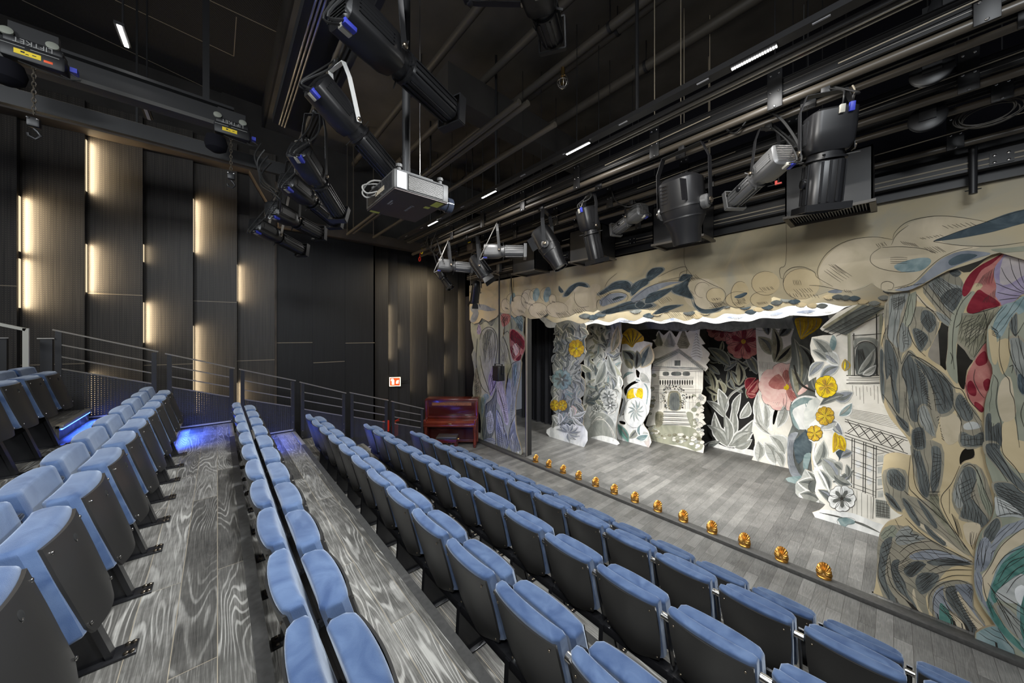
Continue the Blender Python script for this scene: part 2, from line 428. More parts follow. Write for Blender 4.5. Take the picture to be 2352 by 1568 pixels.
# seams in the panels
def seamp(i0, z):
    a, b = ys[i0], ys[i0 + 1]
    wm.add([(XW - .087, a, z), (XW + .039, b, z), (XW + .039, b, z + .012), (XW - .087, a, z + .012)], [(0, 1, 2, 3)], 2)
nP = len(ys) - 1
for j, (u, v) in enumerate([(590, 828), (494, 693), (385, 838), (260, 676), (110, 838), (15, 657)]):
    seamp(nP - 1 - j, onX(u, v, XW).z)
o = wm.build('wall_left', [M['wall_perf'], M['black_metal'], M['seam_light']]); struct(o)
# flat dark door panels
dm = MB(); y6 = wy(862)
dm.b2((XW - .12, y5, -.1), (XW - .02, y6, 5.75), 4)
dm.b2((XW - .06, y5 - .02, -.1), (XW + .05, y5 + .015, 6.6), 2)
for (u0, u1, v) in [(636, 718, 787.5), (720, 792, 832), (794, 861, 788)]:
    z = onX((u0 + u1) / 2, v, XW).z
    dm.b2((XW - .02, wy(u0), z), (XW - .012, wy(u1), z + .014), 1)
for u in (718.5, 793):
    dm.b2((XW - .021, wy(u), -.1), (XW - .014, wy(u) + .008, 5.7), 3)
o = dm.build('wall_left_doors', [M['wall_wood'], M['seam_light'], M['brown_steel'], M['black_metal'], M['door_black']]); struct(o)
# upper wall and soffits
um = MB()
um.b2((XW - .5, -8.2, 7.2), (XW - .1, 13, 8.6), 0)
um.b2((XW - .5, y5 - .9, 5.78), (XW - .05, 6.4, 8.5), 0)
o = um.build('wall_left_upper', [M['ceil_dark']]); struct(o)
so = MB()
ysof = onX(577, 392, XW + .05).y
so.b2((XW - .02, -8.2, 6.62), (XW + .30, ysof, 6.90), 0, .01)
so.bar((XW + .14, ysof - .06, 6.80), (XW + .14, wy(640), 5.78), .28, .14, 0)
so.b2((XW - .02, wy(636), 5.58), (XW + .22, 6.2, 5.82), 0, .01)
o = so.build('trim_soffit', [M['brown_steel']]); struct(o)
# recessed wall beside the stage
rm = MB(); XR2 = -9.75
us = [862, 890, 912, 940, 980, 1018, 1050, 1078, 1110]
rm.b2((XR2 - .4, y6, -.1), (XR2 - .16, 8.5, 5.8), 1)
for i in range(len(us) - 1):
    a, b = wy(us[i], XR2), wy(us[i + 1], XR2)
    if i == 0: a = y6
    rm.add([(XR2 - .10, a, -.1), (XR2 + .05, b, -.1), (XR2 + .05, b, 5.8), (XR2 - .10, a, 5.8)], [(0, 1, 2, 3)], 0)
    rm.add([(XR2 + .05, b, -.1), (XR2 - .10, b, -.1), (XR2 - .10, b, 5.8), (XR2 + .05, b, 5.8)], [(0, 1, 2, 3)], 1)
rm.b2((XR2 - .3, y6 - .04, -.1), (XW - .02, y6, 5.8), 1)
o = rm.build('wall_left_recess', [M['wall_wood'], M['black_metal']]); struct(o)
# LED strips tucked in the steps of the wall
def wall_led(u, v0, v1, x, dx, pw, y=None, mesh=True):
    p0 = onX(u, v0, x); p1 = onX(u, v1, x); L = p0.z - p1.z; zc = (p0.z + p1.z) / 2
    yy = p0.y if y is None else y
    tl = area('wall_light', (x + dx, yy + .012, zc), (x + dx - .035, yy + .3, zc), .03, L, pw * L, WARM, 170)
    # long side vertical
    z = Vector((.035, -.3, 0)).normalized(); yv = Vector((0, 0, 1)); xv = yv.cross(z)
    tl.rotation_euler = Matrix((xv, yv, z)).transposed().to_euler()
    q = MB().b2((x - .088, yy, p1.z), (x - .030, yy + .006, p0.z)); return q.build('light_strip_wall', M['led_warm'])
LED = [(36, 447, 575, 8), (36, 592, 706, 8), (195, 318, 436, 7), (195, 559, 670, 7), (328, 694, 787, 6), (328, 560, 600, 1), (443, 455, 577, 6), (443, 748, 950, 4), (544, 607, 691, 5), (195, 860, 1000, 4), (544, 880, 940, 3)]
gi = 0
LEDL = ['warm light strip at the leftmost wall panel edge, upper one', 'warm light strip at the leftmost wall panel edge, lower one of two',
        'warm light strip at the second panel edge, topmost under the soffit', 'warm light strip at the second panel edge, middle one at mid wall height',
        'warm light strip at the third panel edge, long one above the railing', 'very short warm light strip at the third panel edge, above the long one',
        'warm light strip at the fourth panel edge, upper one below the soffit', 'long warm light strip at the fourth panel edge, crossing the second railing',
        'warm light strip at the fifth panel edge, left of the dark doors', 'warm light strip at the second panel edge, behind the highest railing mesh',
        'warm light strip at the fifth panel edge, low behind the railing posts']
for (u, v0, v1, p) in LED:
    yy = min(ys, key=lambda q: abs(q - wy(u)))
    s_ = wall_led(u, v0, v1, XW, -.012, p * 1.3, yy)
    s_.name = 'wall_light_strip'
    tag(s_, LEDL[gi], 'light strip', 'warm strips in the left wall'); gi += 1
for (u, v0, v1, p) in [(890, 700, 825, 3), (912, 745, 800, 2), (980, 640, 760, 5), (980, 861, 905, 4), (1018, 700, 780, 4), (1018, 817, 861, 4), (1050, 670, 847, 4), (940, 640, 900, 2)]:
    p0 = onX(u, v0, XR2); p1 = onX(u, v1, XR2); L = p0.z - p1.z
    tl = area('wall_light', (XR2 + .03, p0.y + .012, (p0.z + p1.z) / 2), (XR2 - .2, p0.y + .3, 0), .03, L, p * .5 * L, WARM, 170)
    z = Vector((.035, -.3, 0)).normalized(); yv = Vector((0, 0, 1)); xv = yv.cross(z)
    tl.rotation_euler = Matrix((xv, yv, z)).transposed().to_euler()
# faint wall wash so the recessed wall reads warm brown
area('recess_wash', (-8.5, 4.4, 5.3), (-9.8, 4.2, 2.6), 1.6, .15, 20, WARM, 140)

# ---------------------------------------------------------------- ceilings
o = MB().b2((-9.4, -6, 8.2), (6, .75, 8.3)).build('ceiling', M['ceil_perf']); struct(o)
cs = MB()
for (pa, pb) in [((264, 0), (537, 129)), ((50, 0), (480, 205)), ((480, 0), (700, 104)), ((543, 39), (537, 129))]:
    a = onZ(*pa, 8.198); b = onZ(*pb, 8.198); cs.bar(a, b, .012, .006, 0)
o = cs.build('trim_3', M['seam_light']); struct(o)
M['seam_light']
o = MB().b2((-10, .75, 7.75), (6, 13, 7.85)).build('ceiling_stage', M['ceil_warm']); struct(o)
o = MB().b2((-9.4, .72, 7.75), (6, .78, 8.3)).build('trim_bulkhead', M['ceil_dark']); struct(o)
q = MB(); q.b2((-10.6, 6.42, 4.55), (4.1, 6.46, 7.8)); q.b2((-10.6, 6.42, 0), (-8.85, 6.46, 7.8)); o = q.build('wall_proscenium', [M['black_cloth']]); struct(o)
# stage back wall
o = MB().b2((-10.6, 11.6, 0), (4.2, 11.7, 7.8)).build('wall_back', M['black_cloth']); struct(o)
o = MB().b2((4.1, 6.4, 0), (4.2, 11.7, 7.8)).build('wall_right', M['black_cloth']); struct(o)
# ================================================================== the seats
SP = .50
def ylean(z): return (0.84 - z) * .29
def slab(mb, w0, w1, z0, z1, th, y0, bulge_r, bulge_f, mi=0, rnd=.02, nz=7, lean=True, top_r=None):
    """upholstered slab: plan is a rounded rectangle bent backwards, lofted up the lean.  rear face at y0"""
    rings = []; zs = []
    for k in range(nz): zs.append((z0 + (z1 - z0) * k / (nz - 1), 0))
    rd = [(rnd * (1 - math.cos(a)), rnd * (1 - math.sin(a))) for a in (0, PI / 10, PI / 5, PI * .3, PI * .4)]
    prof = [(z0 + h, i) for (h, i) in rd] + [(z0 + rnd + (z1 - z0 - 2 * rnd) * k / (nz - 1), 0) for k in range(nz)] + [(z1 - h, i) for (h, i) in rd[::-1]]
    nx = 13
    for (z, ins) in prof:
        t = (z - z0) / (z1 - z0); w = w0 + (w1 - w0) * t - 2 * ins
        yl = y0 + (ylean(z) if lean else 0)
        ring = []
        e = th / 2 * .7
        for i in range(nx):
            s = -1 + 2 * i / (nx - 1); x = math.copysign(1 - (1 - abs(s)) ** 1.25, s) * (w / 2)
            ce = max(0, abs(s) - .80) / .20
            ring.append(Vector((x, yl + ins - bulge_r * (1 - s * s) + th * .20 * ce ** 2.5, z)))
        for i in range(nx):
            s = 1 - 2 * i / (nx - 1); x = math.copysign(1 - (1 - abs(s)) ** 1.25, s) * (w / 2)
            ce = max(0, abs(s) - .80) / .20
            ring.append(Vector((x, yl + th - ins - bulge_f * (1 - s * s) - th * .20 * ce ** 2.5, z)))
        rings.append(ring)
    mb.loft(rings, mi)
def sheet(mb, w0, w1, z0, z1, y0, bulge, th, mi=0, corner=.08, nz=10, crown=0.0):
    nx = 12; vs = []; fs = []
    for side in (0, 1):
        for k in range(nz):
            t = k / (nz - 1); z = z0 + (z1 - z0) * t
            w = w0 + (w1 - w0) * min(1, t * 1.6)
            d = z - z0
            if d < corner: w -= 2 * (corner - math.sqrt(max(0, corner ** 2 - (corner - d) ** 2)))
            for i in range(nx):
                s = -1 + 2 * i / (nx - 1)
                vs.append(Vector((s * w / 2, y0 + ylean(z) - bulge * (1 - s * s) + (th if side else 0), z + crown * (1 - s * s) * t)))
    n = nx * nz
    for k in range(nz - 1):
        for i in range(nx - 1):
            a = k * nx + i
            fs.append((a, a + 1, a + nx + 1, a + nx)); fs.append((n + a, n + a + nx, n + a + nx + 1, n + a + 1))
    def edge(l):
        for a, b in zip(l, l[1:]): fs.append((a, n + a, n + b, b))
    edge([i for i in range(nx)]); edge([(nz - 1) * nx + i for i in range(nx)]); edge([k * nx for k in range(nz)]); edge([k * nx + nx - 1 for k in range(nz)])
    mb.add(vs, fs, mi, True)

seat_root = thing('theatre_seat', '', 'seat')
q = MB(); sheet(q, .375, .425, .335, .812, -.012, .030, .012, 0, .10)
q.build('back_shell', M['shell_black'], seat_root)
bk = bpy.data.objects[[o.name for o in seat_root.children][-1]]
for sx in (-1, 1):
    for z in (.42, .77):
        q = MB(); q.sphere((sx * .178, -.016 + ylean(z) - .030 * (1 - (.178 / .2125) ** 2), z), .0065, 0, 8, (1, .5, 1)); q.build('bolt', M['bolt'], bk)
q = MB(); slab(q, .41, .442, .395, .84, .072, 0.0, .030, .018, 0, .018); q.build('back_cushion', M['velvet'], seat_root)
q = MB(); slab(q, .425, .432, .385, .782, .100, .092, -.010, -.024, 0, .022); q.build('seat_pad', M['velvet'], seat_root)
q = MB(); sheet(q, .345, .375, .372, .757, .201, -.020, .010, 0, .03, 10)
sh = q.build('seat_shell', M['shell_black'], seat_root)
for (x, z) in ((-.16, .725), (.16, .725), (-.155, .42), (.155, .42)):
    q = MB(); q.sphere((x, .212 + ylean(z) + .020 * (1 - (x / .19) ** 2), z), .008, 0, 8, (1, .6, 1)); q.build('bolt', M['chrome'], sh)
mat('hole_shade', (.003, .003, .003), .9)
q = MB(); q.lathe((.0, .2115 + ylean(.70) + .020, .70), (0, 1, .29), [(-.004, .017), (.0008, .017), (.002, .015), (.0021, .004)], 0, 16); q.sphere((.004, .2125 + ylean(.69) + .020, .688), .007, 1, 8, (1, .4, 1))  # black disc stands for the hole's shade, chrome bead for its highlight
q.build('finger_hole', [M['hole_shade'], M['chrome']], sh)
# arm strip between seats, with bright rounded top
q = MB()
zt = .742
q.bar((SP / 2, .030 + ylean(.36), .36), (SP / 2, .030 + ylean(zt), zt), .036, .012, 0, (1, 0, 0))
pts = [(SP / 2, .055 + ylean(.36) + .09, .40), (SP / 2, .150 + ylean(.62), .64), (SP / 2, .140 + ylean(.70), .705), (SP / 2, .11 + ylean(zt), zt)]
for a, b in zip(pts, pts[1:]): q.bar(a, b, .010, .03, 0, (1, 0, 0))
am = q.build('armrest', M['black_gloss'], seat_root)
q = MB(); q.cyl((SP / 2 - .024, .034 + ylean(zt), zt), (SP / 2 + .024, .034 + ylean(zt), zt), .021, 0, 16)
q.build('arm_cap', M['chrome'], am)
# slanted leg with base plate
q = MB()
q.bar((SP / 2, .22, .37), (SP / 2, .325, .012), .055, .022, 0, (0, 1, 0))
q.prism([(SP / 2 - .018, .12, .34), (SP / 2 - .018, .23, .36), (SP / 2 - .018, .325, .012), (SP / 2 - .018, .10, .012)], (.036, 0, 0), 0)
q.b2((SP / 2 - .05, .06, 0), (SP / 2 + .05, .41, .012), 0, .003)
for y in (.085, .375, .395):
    for dx in (-.032, .032): q.lathe((SP / 2 + dx, y, .012), (0, 0, 1), [(0, .010), (.007, .010), (.009, .006)], 1, 8)
lg = q.build('leg', [M['black_gloss'], M['bolt']], seat_root)
q = MB(); q.cyl((SP / 2 - .027, .21, .33), (SP / 2 - .027, .17, .06), .010, 0, 10)
q.build('spring_tube', M['steel'], lg)

ROWY = {1: 3.80, 2: 2.885, 3: 2.00, 4: 1.09, 5: .18, 6: -.70, 7: -1.61}
ROWN = {1: 'front row by the stage', 2: 'second row from the stage', 3: 'third row from the stage', 4: 'fourth row from the stage',
        5: 'fifth row, seen from right above', 6: 'sixth row, facing us at lower left', 7: 'row cut by the left picture edge'}
ORD = ['first', 'second', 'third', 'fourth', 'fifth', 'sixth', 'seventh', 'eighth', 'ninth', 'tenth', 'eleventh', 'twelfth', 'thirteenth', 'fourteenth', 'fifteenth', 'sixteenth']
def in_frame(x, y, z):
    for dx in (-.23, .23):
        for (dy, dz) in ((0, .84), (.2, .78), (.1, .82), (.3, .4), (.1, .4)):
            p = proj((x + dx, y + dy, z + dz))
            if p and -10 < p[0] < 2362 and -10 < p[1] < 1578: return True
    return False
first = True
for r in range(1, 8):
    xs = []
    for k in range(16):
        x = -6.42 + SP * (k + .5)
        if in_frame(x, ROWY[r], TZ[r]): xs.append((k, x))
    for (k, x) in xs:
        lab = 'blue velvet folding seat, %s from the railing end, %s' % (ORD[k], ROWN[r])
        g = 'folding seats of the ' + ROWN[r].split(',')[0]
        loc = (x, ROWY[r], TZ[r])
        if first:
            seat_root.location = loc; seat_root['label'] = lab; seat_root['group'] = g; first = False
        else: dup(seat_root, loc, lab, g)
    # beam carrying the row
    x0 = xs[0][1] - .22; x1 = xs[-1][1] + .3
    q = MB().b2((x0, ROWY[r] + .13, TZ[r] + .285), (x1, ROWY[r] + .20, TZ[r] + .345), 0, .004)
    o = q.build('seat_beam', M['black_gloss'])
    tag(o, 'black steel beam under the seats of the ' + ROWN[r], 'beam', 'beams under the seat rows')
# ================================================================== painted scenery
def paint(name, c0, c1, c2=None, scale=3.0, stretch=(1, 1, 1), rough=.85, dist=1.5):
    m = mat(name, c0, rough, spec=.15); nt = m.node_tree; b = nt.nodes['Principled BSDF']; L = nt.links.new
    tc = N(nt, 'ShaderNodeTexCoord'); st = N(nt, 'ShaderNodeVectorMath', operation='MULTIPLY'); st.inputs[1].default_value = stretch
    L(tc.outputs['Object'], st.inputs[0])
    n = N(nt, 'ShaderNodeTexNoise'); n.inputs['Scale'].default_value = scale; n.inputs['Detail'].default_value = 6; n.inputs['Distortion'].default_value = dist
    L(st.outputs[0], n.inputs['Vector'])
    stops = [(.30, c0), (.70, c1)] if c2 is None else [(.28, c0), (.50, c1), (.74, c2)]
    r = ramp(nt, stops); L(n.outputs['Fac'], r.inputs['Fac']); L(r.outputs['Color'], b.inputs['Base Color'])
    return m
paint('p_cream', (.50, .40, .235), (.64, .53, .335), scale=1.6)
paint('p_cream2', (.50, .43, .30), (.66, .57, .42), scale=2.2)
paint('p_valance', (.40, .355, .25), (.53, .45, .295), (.45, .415, .325), scale=1.3)
paint('p_slate', (.075, .084, .084), (.175, .190, .180), scale=4, stretch=(1, 1, .45))
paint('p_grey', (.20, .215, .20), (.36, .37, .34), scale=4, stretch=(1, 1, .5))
paint('p_grey_blue', (.17, .19, .22), (.34, .36, .39), scale=3)
paint('p_lightgrey', (.33, .35, .34), (.58, .59, .56), scale=4)
paint('p_white', (.66, .65, .59), (.84, .82, .76), scale=3)
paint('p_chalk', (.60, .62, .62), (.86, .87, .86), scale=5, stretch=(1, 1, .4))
paint('p_olive', (.16, .16, .11), (.36, .34, .25), scale=4)
paint('p_sage', (.23, .25, .19), (.42, .42, .33), scale=2.5, stretch=(1, 1, .4))
paint('p_halo', (.24, .23, .18), (.37, .33, .25), scale=4)
paint('p_teal', (.035, .12, .105), (.16, .33, .28), scale=3)
paint('p_tealgrey', (.12, .20, .21), (.34, .42, .42), scale=4)
paint('p_navy', (.035, .052, .064), (.11, .145, .165), scale=4)
paint('p_red', (.14, .010, .020), (.27, .030, .045), scale=5)
paint('p_rose', (.36, .10, .10), (.56, .26, .22), scale=5)
paint('p_pink', (.72, .42, .40), (.86, .68, .62), scale=4)
paint('p_purple', (.24, .20, .33), (.42, .37, .48), scale=4)
paint('p_mauve', (.40, .36, .38), (.54, .49, .46), scale=4)
paint('p_yellow', (.55, .36, .012), (.85, .66, .03), scale=7)
paint('p_ochre', (.34, .20, .02), (.62, .40, .05), scale=7)
paint('p_blue', (.14, .17, .24), (.38, .40, .43), scale=3, stretch=(1, 1, .4))
mat('ink', (.022, .019, .015), .8)
mat('ink_soft', (.085, .075, .06), .8)
mat('p_gap', (.010, .010, .010), .95)
mat('board_edge', (.30, .24, .16), .8)
from mathutils.geometry import tessellate_polygon
PAL = ['p_cream', 'p_cream2', 'p_valance', 'p_slate', 'p_grey', 'p_grey_blue', 'p_lightgrey', 'p_white', 'p_chalk', 'p_olive', 'p_sage', 'p_teal', 'p_tealgrey', 'p_navy', 'p_red', 'p_rose', 'p_pink', 'p_purple', 'p_mauve', 'p_yellow', 'p_ochre', 'p_blue', 'p_halo', 'ink', 'ink_soft', 'p_gap', 'board_edge']
PI_ = {n: i for i, n in enumerate(PAL)}
def cr(pts, closed=True, k=4):
    """catmull-rom smoothing of a traced line"""
    n = len(pts); out = []
    if n < 3: return list(pts)
    rng = range(n) if closed else range(n - 1)
    for i in rng:
        if closed: p0, p1, p2, p3 = pts[i - 1], pts[i], pts[(i + 1) % n], pts[(i + 2) % n]
        else: p0, p1, p2, p3 = pts[max(i - 1, 0)], pts[i], pts[i + 1], pts[min(i + 2, n - 1)]
        for j in range(k):
            t = j / k
            out.append(tuple(.5 * (2 * p1[a] + (p2[a] - p0[a]) * t + (2 * p0[a] - 5 * p1[a] + 4 * p2[a] - p3[a]) * t * t + (3 * p1[a] - p0[a] - 3 * p2[a] + p3[a]) * t ** 3) for a in (0, 1)))
    if not closed: out.append(tuple(pts[-1]))
    return out
def inside(p, poly):
    x, y = p; c = False; n = len(poly)
    for i in range(n):
        x1, y1 = poly[i]; x2, y2 = poly[i - 1]
        if (y1 > y) != (y2 > y) and x < (x2 - x1) * (y - y1) / (y2 - y1) + x1: c = not c
    return c
class Flat:
    """a plywood cut-out standing parallel to the front of the stage"""
    def __init__(s, y, T, th=.022, floor=SZ):
        s.y = y; s.T = T; s.th = th; s.mb = MB(); s.fl = floor; s.k = 0
    def P(s, p, lay=0.0):
        u = s.T[0] + p[0] * s.T[2]; v = s.T[1] + p[1] * s.T[2]
        q = onY(u, v, s.y - .0016 * lay)
        if q.z < s.fl + .05: q.z = s.fl + .001
        return q
    def board(s, out, mi='p_cream', holes=(), smooth=True, k=3, dy=0.0, lay=0):
        o2 = cr(out, True, k) if smooth else list(out)
        loops = [o2] + [cr(h, True, 3) for h in holes]
        P3 = [[s.P(p, lay) for p in l] for l in loops]
        flat = [p for l in P3 for p in l]; n = len(flat)
        tri = tessellate_polygon([[(p.x, p.z, 0) for p in l] for l in P3])
        e = Vector((0, s.th, 0)); back = [p + e for p in flat]
        fs = [tuple(t) for t in tri]; s.mb.add(flat, fs, PI_[mi]); s.mb.add(back, [tuple(t[::-1]) for t in tri], PI_['board_edge'])
        a = 0
        for l in P3:
            m = len(l)
            s.mb.add([p for p in l] + [p + e for p in l], [(i, m + i, m + (i + 1) % m, (i + 1) % m) for i in range(m)], PI_['board_edge'])
        return o2
    def bump(s):
        s.k = (s.k + 1) % 61; return s.k * .016
    def fill(s, pts, mi, lay=1, smooth=True, k=3):
        lay += s.bump()
        o = cr(pts, True, k) if smooth else pts
        s.mb.poly([s.P(p, lay) for p in o], PI_[mi])
    def lines(s, pts, lay=3.2, w=1.1, gap=7.0, mi='ink', wob=1.0):
        """pen lines following the long axis of a washed shape, in picture units"""
        o = cr(pts, True, 3); n = len(o); cx = sum(p[0] for p in o) / n; cy = sum(p[1] for p in o) / n
        sxx = sum((p[0] - cx) ** 2 for p in o); syy = sum((p[1] - cy) ** 2 for p in o); sxy = sum((p[0] - cx) * (p[1] - cy) for p in o)
        a = .5 * math.atan2(2 * sxy, sxx - syy); ca, sa = math.cos(a), math.sin(a)
        uv = [((p[0] - cx) * ca + (p[1] - cy) * sa, -(p[0] - cx) * sa + (p[1] - cy) * ca) for p in o]
        u0, u1 = min(q[0] for q in uv), max(q[0] for q in uv); v0, v1 = min(q[1] for q in uv), max(q[1] for q in uv)
        v = v0 + gap * .6
        while v < v1 - gap * .3:
            run = []; N_ = 26; ph = random.uniform(0, 6)
            for k in range(N_ + 1):
                t = u0 + (u1 - u0) * k / N_; vv = v + wob * math.sin(k * .55 + ph); p = (cx + t * ca - vv * sa, cy + t * sa + vv * ca)
                if inside(p, o): run.append(p)
                else:
                    if len(run) > 3: s.stroke(run[::2] + [run[-1]], w, mi, lay)
                    run = []
            if len(run) > 3: s.stroke(run[::2] + [run[-1]], w, mi, lay)
            v += gap * random.uniform(.7, 1.35)
    def wash(s, pts, mi, lay=1.2, halo=None, gap=6.0, w=1.0, grow=1.16):
        n = len(pts); cx = sum(p[0] for p in pts) / n; cy = sum(p[1] for p in pts) / n
        if halo:
            s.fill([(cx + (p[0] - cx) * grow, cy + (p[1] - cy) * (grow - .04)) for p in pts], halo, lay - .35)
        s.fill(pts, mi, lay)
        s.lines(pts, lay + 1.4, w, gap)
    def stroke(s, pts, w=2.5, mi='ink', lay=3, smooth=True, taper=True):
        lay += s.bump()
        o = cr(pts, False, 4) if (smooth and len(pts) > 2) else list(pts)
        n = len(o); L = []; R = []
        for i, p in enumerate(o):
            a = o[max(i - 1, 0)]; b = o[min(i + 1, n - 1)]
            dx, dy = b[0] - a[0], b[1] - a[1]; d = math.hypot(dx, dy) or 1
            t = i / (n - 1); ww = w * (.35 + .65 * math.sin(PI * (.12 + .8 * t))) if taper else w
            L.append((p[0] - dy / d * ww / 2, p[1] + dx / d * ww / 2)); R.append((p[0] + dy / d * ww / 2, p[1] - dx / d * ww / 2))
        vs = [s.P(p, lay) for p in L] + [s.P(p, lay) for p in R]
        s.mb.add(vs, [(i, i + 1, n + i + 1, n + i) for i in range(n - 1)], PI_[mi])
    def arc(s, c, r, a0, a1, w=2.5, mi='ink', lay=3, sq=1.0, n=14):
        s.stroke([(c[0] + r * math.cos(math.radians(a0 + (a1 - a0) * i / n)), c[1] + r * sq * math.sin(math.radians(a0 + (a1 - a0) * i / n))) for i in range(n + 1)], w, mi, lay, False)
    def disc(s, c, rx, ry, mi, lay=1, rot=0, n=20):
        ca, sa = math.cos(math.radians(rot)), math.sin(math.radians(rot))
        s.fill([(c[0] + rx * math.cos(2 * PI * i / n) * ca - ry * math.sin(2 * PI * i / n) * sa, c[1] + rx * math.cos(2 * PI * i / n) * sa + ry * math.sin(2 * PI * i / n) * ca) for i in range(n)], mi, lay, False)
    def hatch(s, a0, a1, b0, b1, n, w=2, mi='ink', lay=3.5, j=.15):
        """n strokes from the line a0-a1 to the line b0-b1"""
        for i in range(n):
            t = (i + .5) / n + random.uniform(-j, j) / n
            p = (a0[0] + (a1[0] - a0[0]) * t, a0[1] + (a1[1] - a0[1]) * t); q = (b0[0] + (b1[0] - b0[0]) * t, b0[1] + (b1[1] - b0[1]) * t)
            m = ((p[0] + q[0]) / 2 + random.uniform(-1, 1) * w, (p[1] + q[1]) / 2 + random.uniform(-1, 1) * w)
            s.stroke([p, m, q], w, mi, lay)
    def leaf(s, b, t, w, bend=0.0, cols=('p_lightgrey', 'p_grey', 'p_slate'), lay=1.0, nh=4, solid=True, iw=1.6, wash=.62):
        dx, dy = t[0] - b[0], t[1] - b[1]; L = math.hypot(dx, dy); nx, ny = -dy / L, dx / L
        def mid(f):
            o = bend * L * math.sin(PI * f)
            return (b[0] + dx * f + nx * o, b[1] + dy * f + ny * o)
        fr = [0, .12, .28, .45, .62, .78, .92, 1.0]; wd = [.12, .55, .9, 1.0, .9, .62, .26, 0]
        def ring(k, f0=0.0, f1=1.0):
            A = []; B = []
            for f, q in zip(fr, wd):
                f2 = f0 + (f1 - f0) * f; m = mid(f2)
                A.append((m[0] + nx * w / 2 * q * k, m[1] + ny * w / 2 * q * k)); B.append((m[0] - nx * w / 2 * q * k, m[1] - ny * w / 2 * q * k))
            return A + B[::-1][1:]
        lay = lay + s.bump() * .8
        if solid:
            o = [s.P(p, lay) for p in ring(1.0)]; e = Vector((0, s.th * .6, 0))
            s.mb.prism(o, e, PI_[cols[0]], PI_['board_edge'])
        else: s.fill(ring(1.0), cols[0], lay, False)
        s.fill(ring(wash + .14, .04, .95), cols[1], lay + .35, False)
        side = random.choice((-1, 1)); A = []
        for f, q in zip(fr, wd):
            m = mid(.08 + .80 * f); A.append((m[0], m[1]))
        B = [(mid(.08 + .80 * f)[0] + side * nx * w / 2 * q * wash * .8, mid(.08 + .80 * f)[1] + side * ny * w / 2 * q * wash * .8) for f, q in zip(fr, wd)]
        s.fill(A + B[::-1], cols[2], lay + .6, False)
        s.stroke([mid(f) for f in (0, .3, .6, .95)], iw, 'ink', lay + .9)
        for i in range(nh):
            f = .15 + .65 * i / max(1, nh - 1); m = mid(f); sd = -side if i % 3 else side
            e2 = mid(min(1, f + .14)); s.stroke([m, (e2[0] + sd * nx * w * .36, e2[1] + sd * ny * w * .36)], iw * .7, 'ink_soft', lay + .95, False)
    def foliage(s, region, size, cols, dirf=None, jit=.45, lay=1.0, dens=1.0, holes=()):
        xs = [p[0] for p in region]; ys = [p[1] for p in region]; st = size / dens
        y = min(ys) + st * .4; row = 0
        while y < max(ys):
            x = min(xs) + (st * .5 if row % 2 else 0)
            while x < max(xs):
                p = (x + random.uniform(-jit, jit) * st, y + random.uniform(-jit, jit) * st)
                if inside(p, region) and not any(inside(p, h) for h in holes):
                    a = random.uniform(-1.25, 1.25) - PI / 2 if dirf is None else dirf(p)
                    L = size * random.uniform(.9, 1.6)
                    c = random.choice(cols)
                    s.leaf((p[0] - math.cos(a) * L * .45, p[1] - math.sin(a) * L * .45), (p[0] + math.cos(a) * L * .55, p[1] + math.sin(a) * L * .55), L * random.uniform(.34, .5), random.uniform(-.18, .18), c, lay + random.random() * 2.0, 4)
                x += st
            y += st * .8; row += 1
    def flower(s, c, r, n, cols, rot=0, sq=1.0, lay=6, heart='p_ochre', iw=1.6, streak=4):
        for i in range(n):
            a = math.radians(rot + 360 * i / n); ca, sa = math.cos(a), math.sin(a)
            def q(d, wv): return (c[0] + (ca * d - sa * wv) * r, c[1] + (sa * d + ca * wv) * r * sq)
            h = math.tan(PI / n) * 1.02
            pet = [q(.10, -.06), q(.45, -.42 * h * 1.3), q(.80, -.52 * h * 1.3), q(1.0, -.22), q(.95, 0), q(1.0, .22), q(.80, .52 * h * 1.3), q(.45, .42 * h * 1.3), q(.10, .06)]
            o = [s.P(p, lay + .3 * (i % 2) + .02 * i) for p in cr(pet, True, 3)]
            s.mb.prism(o, Vector((0, s.th * .5, 0)), PI_[cols[0]], PI_['board_edge'])
            s.fill([q(.08, -.06), q(.50, -.20 * h), q(.72, 0), q(.50, .20 * h), q(.08, .06)], cols[1], lay + .7)
            for k in range(streak):
                f = (k + .5) / streak * 2 - 1
                s.stroke([q(.15, f * .05), q(.5, f * .22 * h), q(.8, f * .40 * h)], iw * .8, 'ink_soft' if k % 2 else cols[1], lay + .9)
            s.stroke(cr(pet, True, 3), iw, 'ink', lay + .95, False, False)
        s.disc(c, r * .13, r * .13 * sq, heart, lay + 1.2)
    def done(s, name, label, cat='scenery', group=None, hang=()):
        o = s.mb.build(name, [M[n] for n in PAL]); tag(o, label, cat, group)
        # origin to the foot of the board
        zs = [v.co for v in o.data.vertices]; mn = min(c.z for c in zs); cx = sum(c.x for c in zs) / len(zs)
        mx = max(c.z for c in zs); off = Vector((cx, s.y, mn)); o.data.transform(Matrix.Translation(-off)); o.location = off
        for x in hang:
            q = MB(); q.cyl((x - cx, .012, mx - mn - .3), (x - cx, .012, 7.76 - mn), .008, 0, 6); q.build('hanging_wire', M['black_metal'], o)
        return o
GREYS = [('p_lightgrey', 'p_grey', 'p_slate'), ('p_lightgrey', 'p_grey_blue', 'p_slate'), ('p_grey', 'p_slate', 'p_grey_blue'), ('p_lightgrey', 'p_grey', 'p_tealgrey'), ('p_grey', 'p_slate', 'p_navy'), ('p_lightgrey', 'p_slate', 'p_grey')]
CREAMG = [('p_white', 'p_sage', 'p_grey'), ('p_lightgrey', 'p_sage', 'p_olive'), ('p_white', 'p_lightgrey', 'p_grey')]
